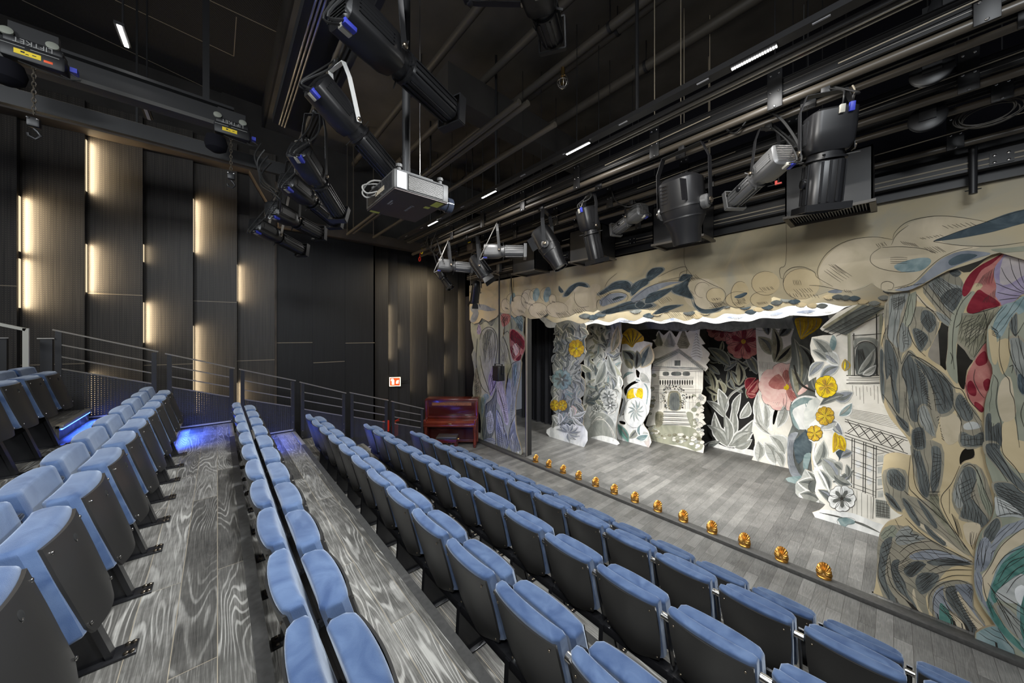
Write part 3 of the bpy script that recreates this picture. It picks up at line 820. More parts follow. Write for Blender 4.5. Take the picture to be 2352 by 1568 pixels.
DARKS = [('p_sage', 'p_olive', 'p_gap'), ('p_olive', 'p_slate', 'p_gap'), ('p_grey', 'p_slate', 'p_olive')]

# ---------------------------------------------------------------- cloud border of the portal (front)
TA = (1050, 480, 700 / 2335.0); TB = (1652, 400, 700 / 2335.0)
def A2(p): return (TA[0] + p[0] * TA[2], TA[1] + p[1] * TA[2])
def B2(p): return (TB[0] + p[0] * TB[2], TB[1] + p[1] * TB[2])
PY = 6.02
fv = Flat(PY, (0, 0, 1), .02, -9)
bot = [A2(p) for p in [(95, 850), (130, 880), (168, 868), (188, 835), (240, 862), (300, 830), (325, 792), (375, 802), (402, 802), (440, 832), (475, 812), (495, 812), (560, 842), (640, 836), (690, 800), (760, 838), (850, 826), (920, 790), (985, 782), (1040, 790), (1072, 772), (1150, 800), (1250, 790), (1380, 766), (1500, 776), (1560, 766), (1640, 790), (1760, 790), (1830, 775), (1900, 800), (1990, 790), (2060, 740), (2130, 760), (2200, 755)]]
bot += [B2(p) for p in [(250, 1010), (330, 1003), (390, 950), (412, 938), (480, 955), (560, 962), (650, 936), (740, 932), (830, 902), (900, 912), (1040, 890), (1110, 868), (1170, 835), (1210, 868), (1270, 897), (1340, 905), (1440, 890), (1550, 850), (1650, 792), (1750, 740), (1880, 700), (2000, 660), (2090, 615), (2150, 600), (2335, 655), (2600, 700)]]
top = [(2432, 380), (2352, 403), (1982, 476), (1631, 547), (1250, 625), (1104, 652), (1078, 656)]
fv.board(bot + top, 'p_valance', smooth=False)
def vfill(pts, mi, lay=1, f=A2): fv.fill([f(p) for p in pts], mi, lay)
def vst(pts, w=.8, f=A2, mi='ink', lay=4): fv.stroke([f(p) for p in pts], w, mi, lay)
# pale cloud bodies
vfill([(890, 640), (900, 590), (950, 575), (1000, 590), (1005, 612), (1040, 575), (1092, 582), (1096, 620), (1060, 680), (1075, 745), (1010, 775), (920, 788), (840, 822), (790, 800), (810, 740), (850, 690)], 'p_cream2', 1)
for c in [((545, 690), 55, 75), ((620, 775), 72, 58), ((765, 770), 85, 60), ((470, 740), 60, 80), ((370, 735), 32, 48), ((520, 690), 30, 50), ((730, 690), 28, 38)]:
    fv.disc(A2(c[0]), c[1] * .3, c[2] * .3, 'p_cream2', 1.2); fv.arc(A2(c[0]), c[1] * .3, 100, 380, .7, 'ink_soft', 3, c[2] / c[1])
    x, y = c[0]; fv.hatch(A2((x - c[1] * .2, y + c[2] * .3)), A2((x + c[1] * .6, y + c[2] * .5)), A2((x, y + c[2] * .6)), A2((x + c[1] * .8, y + c[2] * .75)), 7, .5, 'ink_soft')
for c in [((605, 655), 25, 52), ((690, 655), 28, 60), ((425, 690), 20, 50)]:
    fv.disc(A2(c[0]), c[1] * .3, c[2] * .3, 'p_tealgrey', 1.5, 10); fv.arc(A2(c[0]), c[2] * .28, 120, 280, .7, 'ink_soft', 3)
# big slate waves
for p in [[(818, 662), (850, 610), (885, 580), (935, 562), (985, 572), (1002, 602), (930, 590), (885, 628), (850, 664)],
          [(1090, 645), (1150, 600), (1210, 558), (1290, 550), (1332, 580), (1322, 640), (1262, 612), (1185, 622), (1110, 656)],
          [(1332, 605), (1370, 560), (1452, 530), (1462, 570), (1400, 612), (1342, 662)], [(1450, 545), (1460, 490), (1500, 455), (1562, 448), (1580, 470), (1532, 512), (1472, 552)],
          [(1440, 704), (1470, 650), (1562, 622), (1660, 600), (1600, 652), (1502, 712), (1450, 722)], [(1650, 602), (1730, 560), (1790, 520), (1765, 590), (1806, 682), (1742, 668), (1662, 642)],
          [(1100, 792), (1200, 752), (1300, 712), (1400, 700), (1500, 735), (1440, 762), (1300, 772), (1180, 802)], [(1700, 552), (1732, 500), (1800, 510), (1752, 542)],
          [(1810, 680), (1832, 735), (1900, 768), (2010, 752), (2050, 742), (1980, 786), (1880, 795), (1822, 742)], [(1365, 735), (1400, 705), (1440, 730), (1400, 760)],
          [(780, 590), (792, 600), (815, 632), (795, 640), (778, 620)], [(1510, 800), (1590, 745), (1720, 735), (1640, 770), (1560, 800)], [(1190, 690), (1240, 668), (1282, 672), (1230, 690), (1200, 700)]]:
    fv.wash([A2(q_) for q_ in p], 'p_navy', 2, 'p_grey', 3.2, .55)
for p in [[(100, 760), (130, 735), (200, 730), (260, 755), (300, 772), (230, 782), (170, 770), (130, 800)], [(100, 860), (120, 800), (150, 775), (165, 800), (140, 860)], [(1090, 700), (1160, 655), (1240, 640), (1300, 660), (1260, 700), (1160, 730), (1110, 745)], [(1330, 690), (1450, 600), (1600, 560), (1720, 560), (1600, 590), (1440, 680), (1380, 720)]]:
    vfill(p, 'p_grey_blue', 1.6)
for p in [[(1072, 768), (1068, 720), (1085, 695), (1110, 712), (1095, 745)], [(1110, 700), (1180, 640), (1270, 640), (1310, 670), (1290, 710)], [(1330, 700), (1480, 590), (1650, 545), (1730, 560)], [(1120, 780), (1300, 735), (1500, 660), (1640, 610)], [(1130, 600), (1160, 545), (1225, 490)], [(1540, 520), (1640, 470), (1740, 440), (1760, 470), (1740, 510), (1620, 540), (1540, 560)], [(1700, 540), (1710, 490), (1760, 470)], [(900, 640), (900, 700), (940, 750), (1010, 745)], [(1742, 240), (1742, 420), (1800, 515), (1765, 570), (1770, 620), (1830, 690)], [(1760, 600), (1790, 540), (1850, 530), (1960, 580), (2040, 620), (2055, 680), (2010, 740), (1930, 755)]]:
    vst(p)
fv.disc(A2((1880, 650)), 44, 36, 'p_cream2', 1); fv.arc(A2((1880, 620)), 18, 90, 330, .8)
for (x, y, n) in [(600, 790, 7), (750, 800, 7), (880, 770, 6), (1060, 640, 6), (1140, 690, 6), (1260, 590, 8), (1440, 740, 8), (1530, 690, 8), (1700, 640, 8), (1740, 520, 6), (1930, 720, 9), (1960, 730, 8), (1600, 800, 7), (1720, 810, 7)]:
    fv.hatch(A2((x, y)), A2((x + 90, y - 22)), A2((x + 35, y + 42)), A2((x + 125, y + 12)), n, .7)
# right hand clouds
for c in [((160, 920), 70, 100), ((355, 835), 108, 92), ((320, 960), 82, 60), ((630, 840), 140, 118), ((145, 960), 98, 62), ((-30, 930), 70, 60)]:
    fv.disc(B2(c[0]), c[1] * .3, c[2] * .3, 'p_cream', 1.1); fv.arc(B2(c[0]), c[1] * .3, 60, 300, .8, 'ink', 3, c[2] / c[1])
    x, y = c[0]; fv.hatch(B2((x - c[1] * .5, y + c[2] * .35)), B2((x + c[1] * .5, y + c[2] * .25)), B2((x - c[1] * .2, y + c[2] * .7)), B2((x + c[1] * .7, y + c[2] * .5)), 7, .8)
vfill([(115, 940), (150, 922), (200, 905), (215, 915), (180, 942), (140, 950)], 'p_navy', 2, B2)
vfill([(760, 760), (800, 660), (900, 560), (1050, 495), (1220, 480), (1320, 510), (1450, 380), (1650, 322), (1850, 335), (2050, 370), (1900, 440), (1700, 500), (1800, 540), (2000, 560), (1800, 600), (1650, 680), (1520, 800), (1400, 870), (1290, 890), (1200, 860), (1170, 830), (1050, 880), (900, 905), (800, 850)], 'p_cream2', 1, B2)
vfill([(1340, 885), (1480, 850), (1600, 740), (1700, 650), (1850, 590), (2000, 592), (2080, 610), (1950, 650), (1760, 725), (1600, 815), (1450, 890)], 'p_grey_blue', 1.5, B2)
vfill([(1760, 660), (1860, 610), (1980, 620), (1880, 670), (1780, 700)], 'p_navy', 1.8, B2)
vfill([(1640, 512), (1800, 450), (2000, 380), (2180, 310), (2335, 270), (2600, 240), (2600, 330), (2335, 375), (2100, 440), (1850, 488)], 'p_navy', 1.7, B2)
vfill([(1340, 700), (1480, 650), (1600, 640), (1620, 680), (1540, 740), (1400, 748)], 'p_tealgrey', 1.6, B2)
vfill([(830, 902), (880, 882), (940, 890), (930, 908), (880, 912)], 'p_grey_blue', 1.6, B2)
vfill([(2080, 575), (2250, 560), (2600, 520), (2600, 600), (2335, 590), (2180, 600)], 'p_sage', 1.6, B2)
for p in [[(760, 800), (755, 720), (830, 600), (980, 510), (1180, 480), (1330, 500)], [(1330, 500), (1350, 440), (1450, 360), (1650, 320), (1850, 330), (2080, 370)], [(1320, 540), (1360, 460), (1450, 390)], [(1240, 560), (1170, 610), (1160, 670), (1230, 720), (1380, 748), (1500, 740)], [(1250, 560), (1400, 555), (1560, 570), (1660, 605)], [(1340, 870), (1480, 830), (1600, 720), (1700, 640), (1820, 585), (1940, 560)], [(1240, 880), (1245, 835), (1290, 820), (1335, 840), (1325, 880), (1290, 885)], [(1640, 515), (1800, 450), (2000, 380), (2335, 270)], [(1640, 515), (1850, 545), (2100, 550), (2335, 520)], [(510, 250), (512, 660), (465, 720), (470, 790), (490, 800)], [(490, 830), (500, 760), (560, 715), (650, 712), (730, 750), (750, 790), (870, 860)], [(690, 850), (800, 860), (980, 900)], [(1700, 505), (1640, 515)]]:
    vst(p, .9, B2)
for (x, y, dx, dy, n, ex, ey) in [(790, 745, 110, -60, 5, 130, 90), (830, 690, 60, 0, 4, 90, 70), (1190, 535, 80, -20, 5, 25, 30), (1380, 510, 120, 20, 7, 40, 30), (1690, 395, 250, -30, 7, 50, 25), (1520, 490, 180, -30, 7, 30, 12), (560, 810, 60, 0, 5, 12, 40), (520, 910, 240, 10, 9, 22, 30), (950, 880, 60, 10, 4, 20, 26), (1310, 630, 0, 60, 4, 130, 0), (1560, 560, 120, -10, 6, 70, 45), (1350, 880, 200, -40, 8, 40, -14)]:
    fv.hatch(B2((x, y)), B2((x + dx, y + dy)), B2((x + ex, y + ey)), B2((x + dx + ex, y + dy + ey)), n, .8)
fv.done('cloud_border', 'wide cream and slate painted cloud border hanging across the stage portal', 'scenery', None, (-8.4, -5.6, -2.9, -.4))

# ---------------------------------------------------------------- second and third cloud borders behind it
f2 = Flat(7.1, (0, 0, 1), .02, -9)
b2 = [(1195, 716), (1222, 731), (1250, 728), (1275, 741), (1305, 735), (1335, 743), (1365, 733), (1398, 740), (1425, 730), (1455, 737), (1480, 728), (1512, 738), (1545, 730), (1575, 737), (1605, 727), (1640, 731), (1665, 720), (1700, 722), (1740, 713), (1775, 714), (1810, 703), (1850, 702), (1890, 695), (1935, 703), (1985, 698), (2040, 702), (2100, 695)]
f2.board(b2 + [(2100, 560), (1195, 640)], 'p_valance', smooth=True, k=5)
for i in range(44):
    u = 1205 + i * 20 + random.uniform(-6, 6); v = 722 + 12 * math.sin(i) - max(0, (u - 1600) * .075) - random.uniform(4, 14)
    f2.fill([(u - 14, v), (u, v - 6), (u + 14, v - 1), (u + 4, v + 6), (u - 8, v + 5)], random.choice(['p_navy', 'p_grey', 'p_cream', 'p_slate']), 1)
    f2.arc((u, v - 2), 12, 20, 170, .8, 'ink', 3, .7)
    f2.hatch((u - 6, v + 3), (u + 8, v + 3), (u - 3, v + 9), (u + 11, v + 8), 5, .6)
f2.done('cloud_border', 'second dim brown and slate cloud border, just behind the front one', 'scenery', None, (-6.5, -3.6, -1.0))
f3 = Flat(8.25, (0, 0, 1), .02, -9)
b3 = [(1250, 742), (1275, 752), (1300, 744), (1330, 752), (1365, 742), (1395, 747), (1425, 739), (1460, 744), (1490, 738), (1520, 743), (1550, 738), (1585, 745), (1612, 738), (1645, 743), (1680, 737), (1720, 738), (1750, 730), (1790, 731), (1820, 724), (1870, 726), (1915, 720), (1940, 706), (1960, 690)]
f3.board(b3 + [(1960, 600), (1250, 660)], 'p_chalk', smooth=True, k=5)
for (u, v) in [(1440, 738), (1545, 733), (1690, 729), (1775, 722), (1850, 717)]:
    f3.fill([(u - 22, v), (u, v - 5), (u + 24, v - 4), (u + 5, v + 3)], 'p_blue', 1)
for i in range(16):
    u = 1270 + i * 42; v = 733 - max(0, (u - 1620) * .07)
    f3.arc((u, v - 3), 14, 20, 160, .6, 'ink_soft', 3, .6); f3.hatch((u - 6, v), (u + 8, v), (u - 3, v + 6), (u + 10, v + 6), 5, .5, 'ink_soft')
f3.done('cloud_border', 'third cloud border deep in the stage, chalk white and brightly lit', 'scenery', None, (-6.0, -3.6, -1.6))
# dim grey border far back
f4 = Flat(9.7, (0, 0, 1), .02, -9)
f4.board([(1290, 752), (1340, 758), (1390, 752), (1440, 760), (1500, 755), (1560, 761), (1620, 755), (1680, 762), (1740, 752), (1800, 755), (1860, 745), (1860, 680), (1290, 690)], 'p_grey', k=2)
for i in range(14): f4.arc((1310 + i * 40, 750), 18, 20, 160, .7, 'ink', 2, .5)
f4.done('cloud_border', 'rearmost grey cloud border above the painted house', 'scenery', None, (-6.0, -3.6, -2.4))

# ---------------------------------------------------------------- left leg of the portal
TL = (1060, 620, 220 / 784.0)
fl = Flat(6.06, TL, .03)
fl.board([(75, 440), (85, 560), (100, 640), (82, 690), (95, 760), (105, 860), (92, 960), (98, 1060), (150, 1180), (160, 1300), (158, 1392), (250, 1425), (330, 1460), (420, 1480), (488, 1506), (492, 1470), (450, 1330), (440, 1180), (445, 1050), (462, 960), (480, 860), (492, 760), (485, 735), (515, 650), (518, 560), (505, 510), (508, 430), (495, 370), (300, 320), (120, 380)], 'p_sage', holes=[[(345, 480), (352, 500), (348, 540), (338, 520)], [(372, 850), (386, 860), (372, 950), (358, 1030), (356, 960)]], k=2)
for p, c in [([(150, 560), (165, 500), (210, 462), (260, 475), (292, 540), (296, 640), (280, 760), (250, 880), (225, 1000), (200, 900), (165, 760), (148, 640)], 'p_grey'),
             ([(170, 580), (190, 520), (225, 490), (250, 510), (225, 600), (200, 700), (190, 760)], 'p_slate'), ([(225, 640), (262, 520), (280, 600), (268, 720), (245, 820)], 'p_sage'),
             ([(185, 1180), (200, 1100), (250, 1050), (285, 960), (290, 1080), (270, 1180), (275, 1300), (230, 1390), (180, 1385), (165, 1290)], 'p_slate'),
             ([(200, 1200), (240, 1150), (262, 1230), (258, 1320), (215, 1330)], 'p_lightgrey'),
             ([(285, 1150), (320, 1200), (365, 1320), (385, 1440), (330, 1450), (285, 1410)], 'p_blue'), ([(290, 1160), (325, 1210), (365, 1330), (340, 1340), (300, 1240)], 'p_lightgrey'),
             ([(165, 1392), (250, 1370), (278, 1400), (278, 1430)], 'p_blue'), ([(395, 1330), (430, 1230), (445, 1330), (485, 1470), (440, 1480), (400, 1460), (385, 1400)], 'p_grey_blue'),
             ([(405, 1370), (425, 1330), (430, 1400), (415, 1450)], 'p_lightgrey'), ([(445, 1390), (470, 1440), (470, 1490), (450, 1470)], 'p_chalk'),
             ([(290, 930), (320, 900), (345, 960), (370, 1080), (385, 1240), (360, 1260), (320, 1130), (290, 1050)], 'p_mauve'),
             ([(412, 900), (420, 770), (450, 742), (486, 750), (480, 840), (455, 980), (440, 1080), (420, 1150), (405, 1050)], 'p_grey'), ([(425, 800), (450, 760), (455, 860), (435, 960)], 'p_tealgrey'),
             ([(320, 380), (345, 355), (400, 372), (395, 420), (370, 450), (335, 460)], 'p_rose'), ([(400, 380), (430, 370), (495, 385), (500, 500), (470, 480), (440, 420)], 'p_tealgrey'),
             ([(318, 560), (345, 540), (380, 640), (400, 740), (380, 780), (330, 740), (318, 650)], 'p_sage'), ([(220, 900), (238, 820), (262, 790), (262, 900), (285, 910), (260, 1000), (238, 1030), (226, 980)], 'p_purple'),
             ([(125, 500), (140, 440), (160, 480), (155, 520), (135, 525)], 'p_purple'), ([(100, 900), (120, 800), (150, 900), (165, 1000), (130, 1060), (105, 1000)], 'p_olive'), ([(85, 700), (110, 660), (130, 760), (110, 820)], 'p_grey'),
             ([(135, 390), (200, 360), (260, 385), (298, 340), (250, 460), (200, 420), (150, 450)], 'p_slate'), ([(360, 990), (395, 880), (405, 1040), (390, 1180), (375, 1100)], 'p_grey_blue'),
             ([(160, 1050), (200, 1010), (225, 1040), (190, 1090), (170, 1200), (160, 1150)], 'p_tealgrey'), ([(392, 500), (410, 485), (440, 490), (490, 530), (518, 570), (515, 660), (492, 700), (480, 735), (430, 742), (405, 690), (395, 620)], 'p_rose'),
             ([(400, 510), (430, 490), (500, 560), (515, 600), (505, 650), (470, 620), (430, 590), (400, 560)], 'p_red'), ([(400, 640), (420, 620), (440, 690), (430, 725)], 'p_red'), ([(450, 720), (490, 690), (480, 735), (450, 740)], 'p_red'),
             ([(420, 620), (450, 600), (470, 650), (450, 700), (435, 680)], 'p_pink')]:
    fl.fill(p, c, 1 + random.random() * .8 if c not in ('p_lightgrey', 'p_chalk', 'p_red', 'p_pink') else 2.2)
    fl.lines(p, 3.4, 2.4, 13, 'ink_soft' if c in ('p_lightgrey', 'p_sage', 'p_mauve') else random.choice(['ink', 'ink', 'p_sage']), 3)
for p in [[(150, 570), (165, 505), (210, 468), (258, 480), (288, 545), (292, 650), (270, 780), (245, 900)], [(178, 540), (212, 490), (255, 500), (275, 560), (270, 700)], [(150, 700), (170, 820), (205, 930), (235, 1020)], [(118, 760), (140, 880), (175, 970), (220, 1010)], [(128, 560), (120, 700), (120, 800)], [(190, 1180), (200, 1100), (255, 1050), (288, 950)], [(165, 1290), (180, 1390)], [(285, 1130), (330, 1220), (380, 1430)], [(278, 1100), (275, 1300), (280, 1430)], [(385, 1400), (395, 1300), (440, 1180)], [(360, 1030), (380, 870), (410, 780)], [(410, 780), (420, 760), (470, 740)], [(340, 540), (385, 660), (405, 780)], [(395, 380), (410, 480)], [(318, 360), (345, 400), (350, 480), (335, 560)], [(395, 510), (400, 640), (430, 740)], [(430, 590), (470, 640), (480, 730)], [(465, 560), (505, 650)], [(350, 520), (375, 500), (390, 520)], [(230, 1020), (265, 960), (285, 900)], [(295, 960), (330, 1080), (370, 1250)]]:
    fl.stroke(p, 4, 'ink', 4)
for (a0, a1, b0, b1, n) in [((195, 1200), (230, 1330), (255, 1180), (262, 1320), 9), ((325, 700), (330, 740), (360, 660), (375, 760), 7), ((440, 480), (495, 500), (450, 430), (500, 440), 8), ((330, 1080), (350, 1250), (370, 1100), (385, 1250), 10), ((400, 1100), (398, 1280), (425, 1100), (412, 1260), 12), ((215, 620), (225, 760), (240, 560), (250, 700), 8), ((325, 420), (345, 440), (350, 375), (390, 380), 7), ((415, 520), (500, 600), (405, 560), (480, 650), 9), ((240, 860), (250, 990), (255, 850), (265, 950), 6), ((110, 900), (115, 1020), (130, 880), (145, 1000), 7), ((290, 1260), (300, 1400), (330, 1300), (345, 1420), 8), ((200, 380), (280, 360), (190, 420), (250, 440), 9)]:
    fl.hatch(a0, a1, b0, b1, n, 2.2)
fl.done('portal_flat', 'tall sage and slate tulip leaf cut-out at the left end of the portal', 'scenery')

# ---------------------------------------------------------------- right leg: two layers
T1 = (2000, 560, 352 / 1174.0); T2 = (2000, 1000, 352 / 1061.0)
def c1(p): return (T1[0] + p[0] * T1[2], T1[1] + p[1] * T1[2])
def c2(p): return (T2[0] + p[0] * T2[2], T2[1] + p[1] * T2[2])
fr = Flat(6.10, (0, 0, 1), .03)
o1 = [c1(p) for p in [(350, 300), (240, 340), (170, 385), (120, 470), (92, 620), (75, 760), (78, 830), (66, 960), (72, 1100), (100, 1225), (150, 1335), (230, 1430), (285, 1500)]]
o1 += [c2(p) for p in [(280, 90), (278, 138), (210, 124), (150, 120), (95, 140), (88, 190), (75, 260), (84, 360), (100, 430), (130, 490), (190, 540), (222, 552), (172, 578), (118, 600), (66, 670), (68, 740), (46, 830), (40, 960), (30, 1050), (22, 1118), (250, 1200), (480, 1290), (720, 1392), (900, 1470), (1100, 1540), (1250, 1600), (1250, 300)]]
o1 += [c1(p) for p in [(1350, 1200), (1350, 40), (1000, 40), (760, 215), (640, 190), (520, 240)]]
hA = [c1(p) for p in [(545, 600), (600, 645), (585, 950), (540, 935), (440, 862), (470, 765), (530, 642)]]
hB = [c1(p) for p in [(665, 745), (692, 742), (790, 872), (740, 970), (720, 1110), (682, 1085), (655, 982)]]
hC = [c2(p) for p in [(690, 76), (716, 100), (716, 155), (650, 180), (620, 203), (616, 150), (640, 100)]]
fr.board(o1, 'p_cream', holes=[hA, hB, hC], k=3)
HALO = {'p_slate': 'p_halo', 'p_navy': 'p_grey', 'p_olive': 'p_halo', 'p_grey': 'p_halo', 'p_teal': 'p_tealgrey'}
PEN = ('p_slate', 'p_navy', 'p_olive', 'p_grey', 'p_teal', 'p_tealgrey', 'p_grey_blue', 'p_sage')
def wsh(F_, pts, c, lay):
    if c in PEN: F_.wash(pts, c, lay, HALO.get(c), 9.5 if c in ('p_slate', 'p_navy') else 12, 1.0)
    else: F_.fill(pts, c, lay)
def g1(l, c, lay=1.2): wsh(fr, [c1(p) for p in l], c, lay)
def g2(l, c, lay=1.2): wsh(fr, [c2(p) for p in l], c, lay)
for l in [[(110, 450), (280, 380), (350, 420), (300, 620), (280, 760), (230, 900), (260, 1100), (290, 1350), (300, 1480), (200, 1350), (110, 1180), (85, 900), (110, 700)], [(250, 900), (320, 850), (560, 990), (640, 1110), (640, 1280), (540, 1310), (500, 1450), (440, 1500), (300, 1380), (250, 1100)], [(400, 330), (620, 210), (720, 330), (700, 460), (600, 620), (480, 470)], [(340, 480), (500, 520), (520, 640), (420, 820), (320, 700), (300, 600)], [(640, 1130), (800, 1270), (860, 1420), (850, 1550), (690, 1550), (660, 1300)]]: fr.fill([c1(p) for p in l], 'p_halo', .3); fr.lines([c1(p) for p in l], 2.6, .9, 15, 'ink_soft', 2)
for l in [[(90, 240), (240, 240), (260, 400), (210, 530), (120, 470), (90, 360)], [(290, 40), (490, 60), (500, 280), (450, 420), (340, 390), (290, 200)], [(560, 400), (640, 210), (770, 230), (850, 480), (830, 600), (720, 620), (600, 540)], [(200, 420), (420, 470), (560, 640), (700, 830), (560, 770), (330, 640)], [(60, 680), (200, 620), (400, 710), (560, 800), (700, 880), (560, 910), (470, 1000), (380, 1120), (400, 1250), (200, 1160), (60, 1000)], [(400, 1060), (560, 1000), (705, 1030), (715, 1180), (800, 1330), (640, 1370), (440, 1280)]]: fr.fill([c2(p) for p in l], 'p_halo', .3); fr.lines([c2(p) for p in l], 2.6, .9, 14, 'ink_soft', 2)
for l, c in [([(150, 400), (280, 375), (265, 450), (230, 540), (215, 640), (200, 700), (215, 800), (170, 760), (130, 700), (140, 560)], 'p_grey'),
             ([(110, 740), (150, 760), (200, 880), (210, 960), (195, 1080), (215, 1200), (220, 1300), (180, 1250), (160, 1130), (150, 1000), (120, 1040), (105, 900)], 'p_slate'),
             ([(70, 820), (100, 840), (95, 960), (105, 1040), (100, 1200), (75, 1100)], 'p_slate'),
             ([(285, 400), (330, 370), (350, 380), (325, 560), (290, 640), (250, 600), (270, 500)], 'p_sage'),
             ([(225, 640), (250, 600), (285, 640), (310, 740), (290, 790), (230, 830), (215, 740)], 'p_grey'),
             ([(380, 580), (400, 510), (460, 520), (500, 580), (490, 650), (450, 680), (410, 640)], 'p_slate'),
             ([(320, 660), (350, 645), (400, 670), (440, 710), (430, 760), (380, 820), (340, 740)], 'p_slate'),
             ([(440, 320), (520, 250), (600, 300), (700, 330), (705, 400), (640, 520), (580, 500), (520, 400)], 'p_grey'),
             ([(530, 420), (600, 350), (690, 340), (700, 400), (640, 510), (590, 480)], 'p_slate'),
             ([(600, 215), (660, 195), (690, 225), (650, 255)], 'p_slate'),
             ([(250, 910), (300, 840), (360, 900), (420, 1000), (440, 1120), (430, 1250), (370, 1260), (360, 1360), (300, 1330), (285, 1150), (245, 1000)], 'p_slate'),
             ([(330, 880), (420, 930), (540, 1000), (625, 1100), (625, 1250), (560, 1300), (510, 1280), (490, 1150), (440, 1040)], 'p_slate'),
             ([(370, 1270), (420, 1240), (470, 1360), (490, 1470), (430, 1440), (380, 1370)], 'p_grey'),
             ([(660, 1170), (700, 1160), (780, 1290), (770, 1350), (710, 1350), (650, 1250)], 'p_slate'), ([(700, 1440), (780, 1470), (858, 1440), (855, 1540), (700, 1545)], 'p_slate'),
             ([(715, 1380), (790, 1360), (845, 1400), (790, 1420), (720, 1420)], 'p_lightgrey'),
             ([(500, 520), (560, 540), (620, 600), (600, 630), (540, 590)], 'p_grey'), ([(190, 1310), (280, 1370), (285, 1440), (230, 1400)], 'p_slate'),
             ([(700, 560), (800, 540), (960, 490), (900, 660), (870, 760), (790, 870), (730, 800), (670, 720)], 'p_olive'), ([(690, 640), (800, 600), (890, 640), (860, 760), (790, 860), (740, 800), (680, 720)], 'p_slate'),
             ([(320, 1430), (400, 1410), (420, 1560), (330, 1560)], 'p_slate'), ([(540, 1300), (620, 1290), (690, 1360), (690, 1480), (600, 1540), (540, 1450)], 'p_cream2'), ([(355, 380), (420, 450), (520, 530), (520, 600), (440, 500), (400, 460), (350, 430)], 'p_cream2')]:
    g1(l, c, 1 + random.random() * .6)
# stem of the red tulip
fr.board([c1(p) for p in [(790, 362), (740, 380), (650, 480), (600, 620), (590, 800), (580, 960), (660, 1070), (665, 1000), (655, 820), (670, 680), (720, 500), (790, 400)]], 'p_sage', k=3, lay=2)
for l in [[(770, 370), (690, 460), (640, 600), (625, 800), (640, 960)], [(650, 640), (690, 600), (700, 530)], [(610, 830), (625, 870), (615, 920)]]: fr.stroke([c1(p) for p in l], 1.4, 'ink', 5)
g1([(1010, 75), (940, 110), (830, 170), (760, 230), (712, 310), (700, 380), (722, 402), (760, 370), (800, 300), (860, 320), (780, 400), (740, 480), (742, 525), (800, 532), (880, 500), (1000, 470), (955, 400), (962, 320), (945, 270), (950, 180), (1010, 100)], 'p_rose', 2.4)
g1([(1010, 75), (940, 110), (830, 170), (760, 230), (712, 310), (700, 380), (722, 402), (760, 360), (800, 280), (850, 200), (930, 150)], 'p_red', 3); g1([(740, 480), (742, 525), (800, 532), (880, 500), (990, 470), (950, 420), (880, 380), (830, 350), (790, 390)], 'p_red', 3)
g1([(890, 760), (830, 830), (790, 900), (745, 980), (728, 1060), (722, 1110), (745, 1180), (800, 1250), (850, 1290), (880, 1180), (930, 1060), (925, 950)], 'p_rose', 2.4)
g1([(870, 820), (830, 850), (800, 900), (830, 935), (890, 910), (890, 850)], 'p_red', 3); g1([(745, 1060), (775, 1050), (810, 1120), (800, 1165), (755, 1150), (738, 1110)], 'p_red', 3); g1([(795, 1210), (830, 1220), (868, 1260), (850, 1290), (800, 1250)], 'p_red', 3); g1([(860, 1060), (900, 1030), (920, 1070), (885, 1130)], 'p_red', 3)
g1([(1010, 95), (1070, 60), (1350, 60), (1350, 430), (1180, 380), (1100, 440), (1020, 470), (990, 460), (955, 400), (962, 320), (945, 250), (955, 170)], 'p_purple', 2.2)
g1([(1010, 120), (1090, 100), (1350, 140), (1350, 260), (1180, 240), (1080, 300), (990, 300)], 'p_mauve', 2.7)
for l in [[(960, 300), (1050, 340), (1174, 380)], [(970, 370), (1060, 390), (1160, 400)], [(1000, 180), (1040, 260), (1120, 340), (1180, 370)], [(1065, 110), (1090, 220), (1140, 310), (1180, 350)], [(1130, 110), (1150, 230), (1174, 300)], [(985, 430), (1060, 420), (1150, 410)]]: fr.stroke([c1(p) for p in l], 1.3, 'ink', 4)
for l in [[(300, 370), (270, 500), (225, 640), (200, 720), (215, 830), (235, 920)], [(350, 380), (345, 480), (310, 600), (285, 640), (310, 720), (350, 790), (420, 860)], [(420, 480), (480, 520), (530, 590)], [(130, 620), (130, 720), (170, 780), (215, 900)], [(350, 385), (420, 470), (490, 520)], [(400, 330), (520, 480), (620, 590)], [(440, 310), (560, 470), (640, 540)], [(235, 920), (280, 840), (300, 830), (420, 920), (520, 980)], [(300, 845), (250, 920), (240, 1000), (275, 1080), (270, 1250), (300, 1360)], [(300, 850), (390, 880), (520, 970), (630, 1090), (700, 1120), (760, 1240), (850, 1360)], [(370, 900), (430, 1000), (480, 1130), (500, 1280)], [(440, 930), (520, 1030), (560, 1150), (570, 1270)], [(625, 1110), (635, 1240), (690, 1340), (690, 1420), (690, 1520)], [(860, 500), (880, 560), (890, 640)], [(370, 1260), (360, 1360), (390, 1430), (410, 1560)], [(90, 1150), (150, 1230), (210, 1320), (285, 1410)], [(120, 640), (100, 700), (80, 780)], [(150, 960), (165, 1090), (200, 1200)], [(310, 950), (330, 1080), (300, 1200)], [(510, 990), (600, 1080), (620, 1200)], [(790, 870), (840, 800), (885, 745)], [(725, 1060), (760, 1200), (850, 1290)], [(800, 960), (790, 1040), (830, 1130), (870, 1180)], [(970, 480), (880, 510), (780, 535)]]:
    fr.stroke([c1(p) for p in l], 1.5, 'ink', 4)
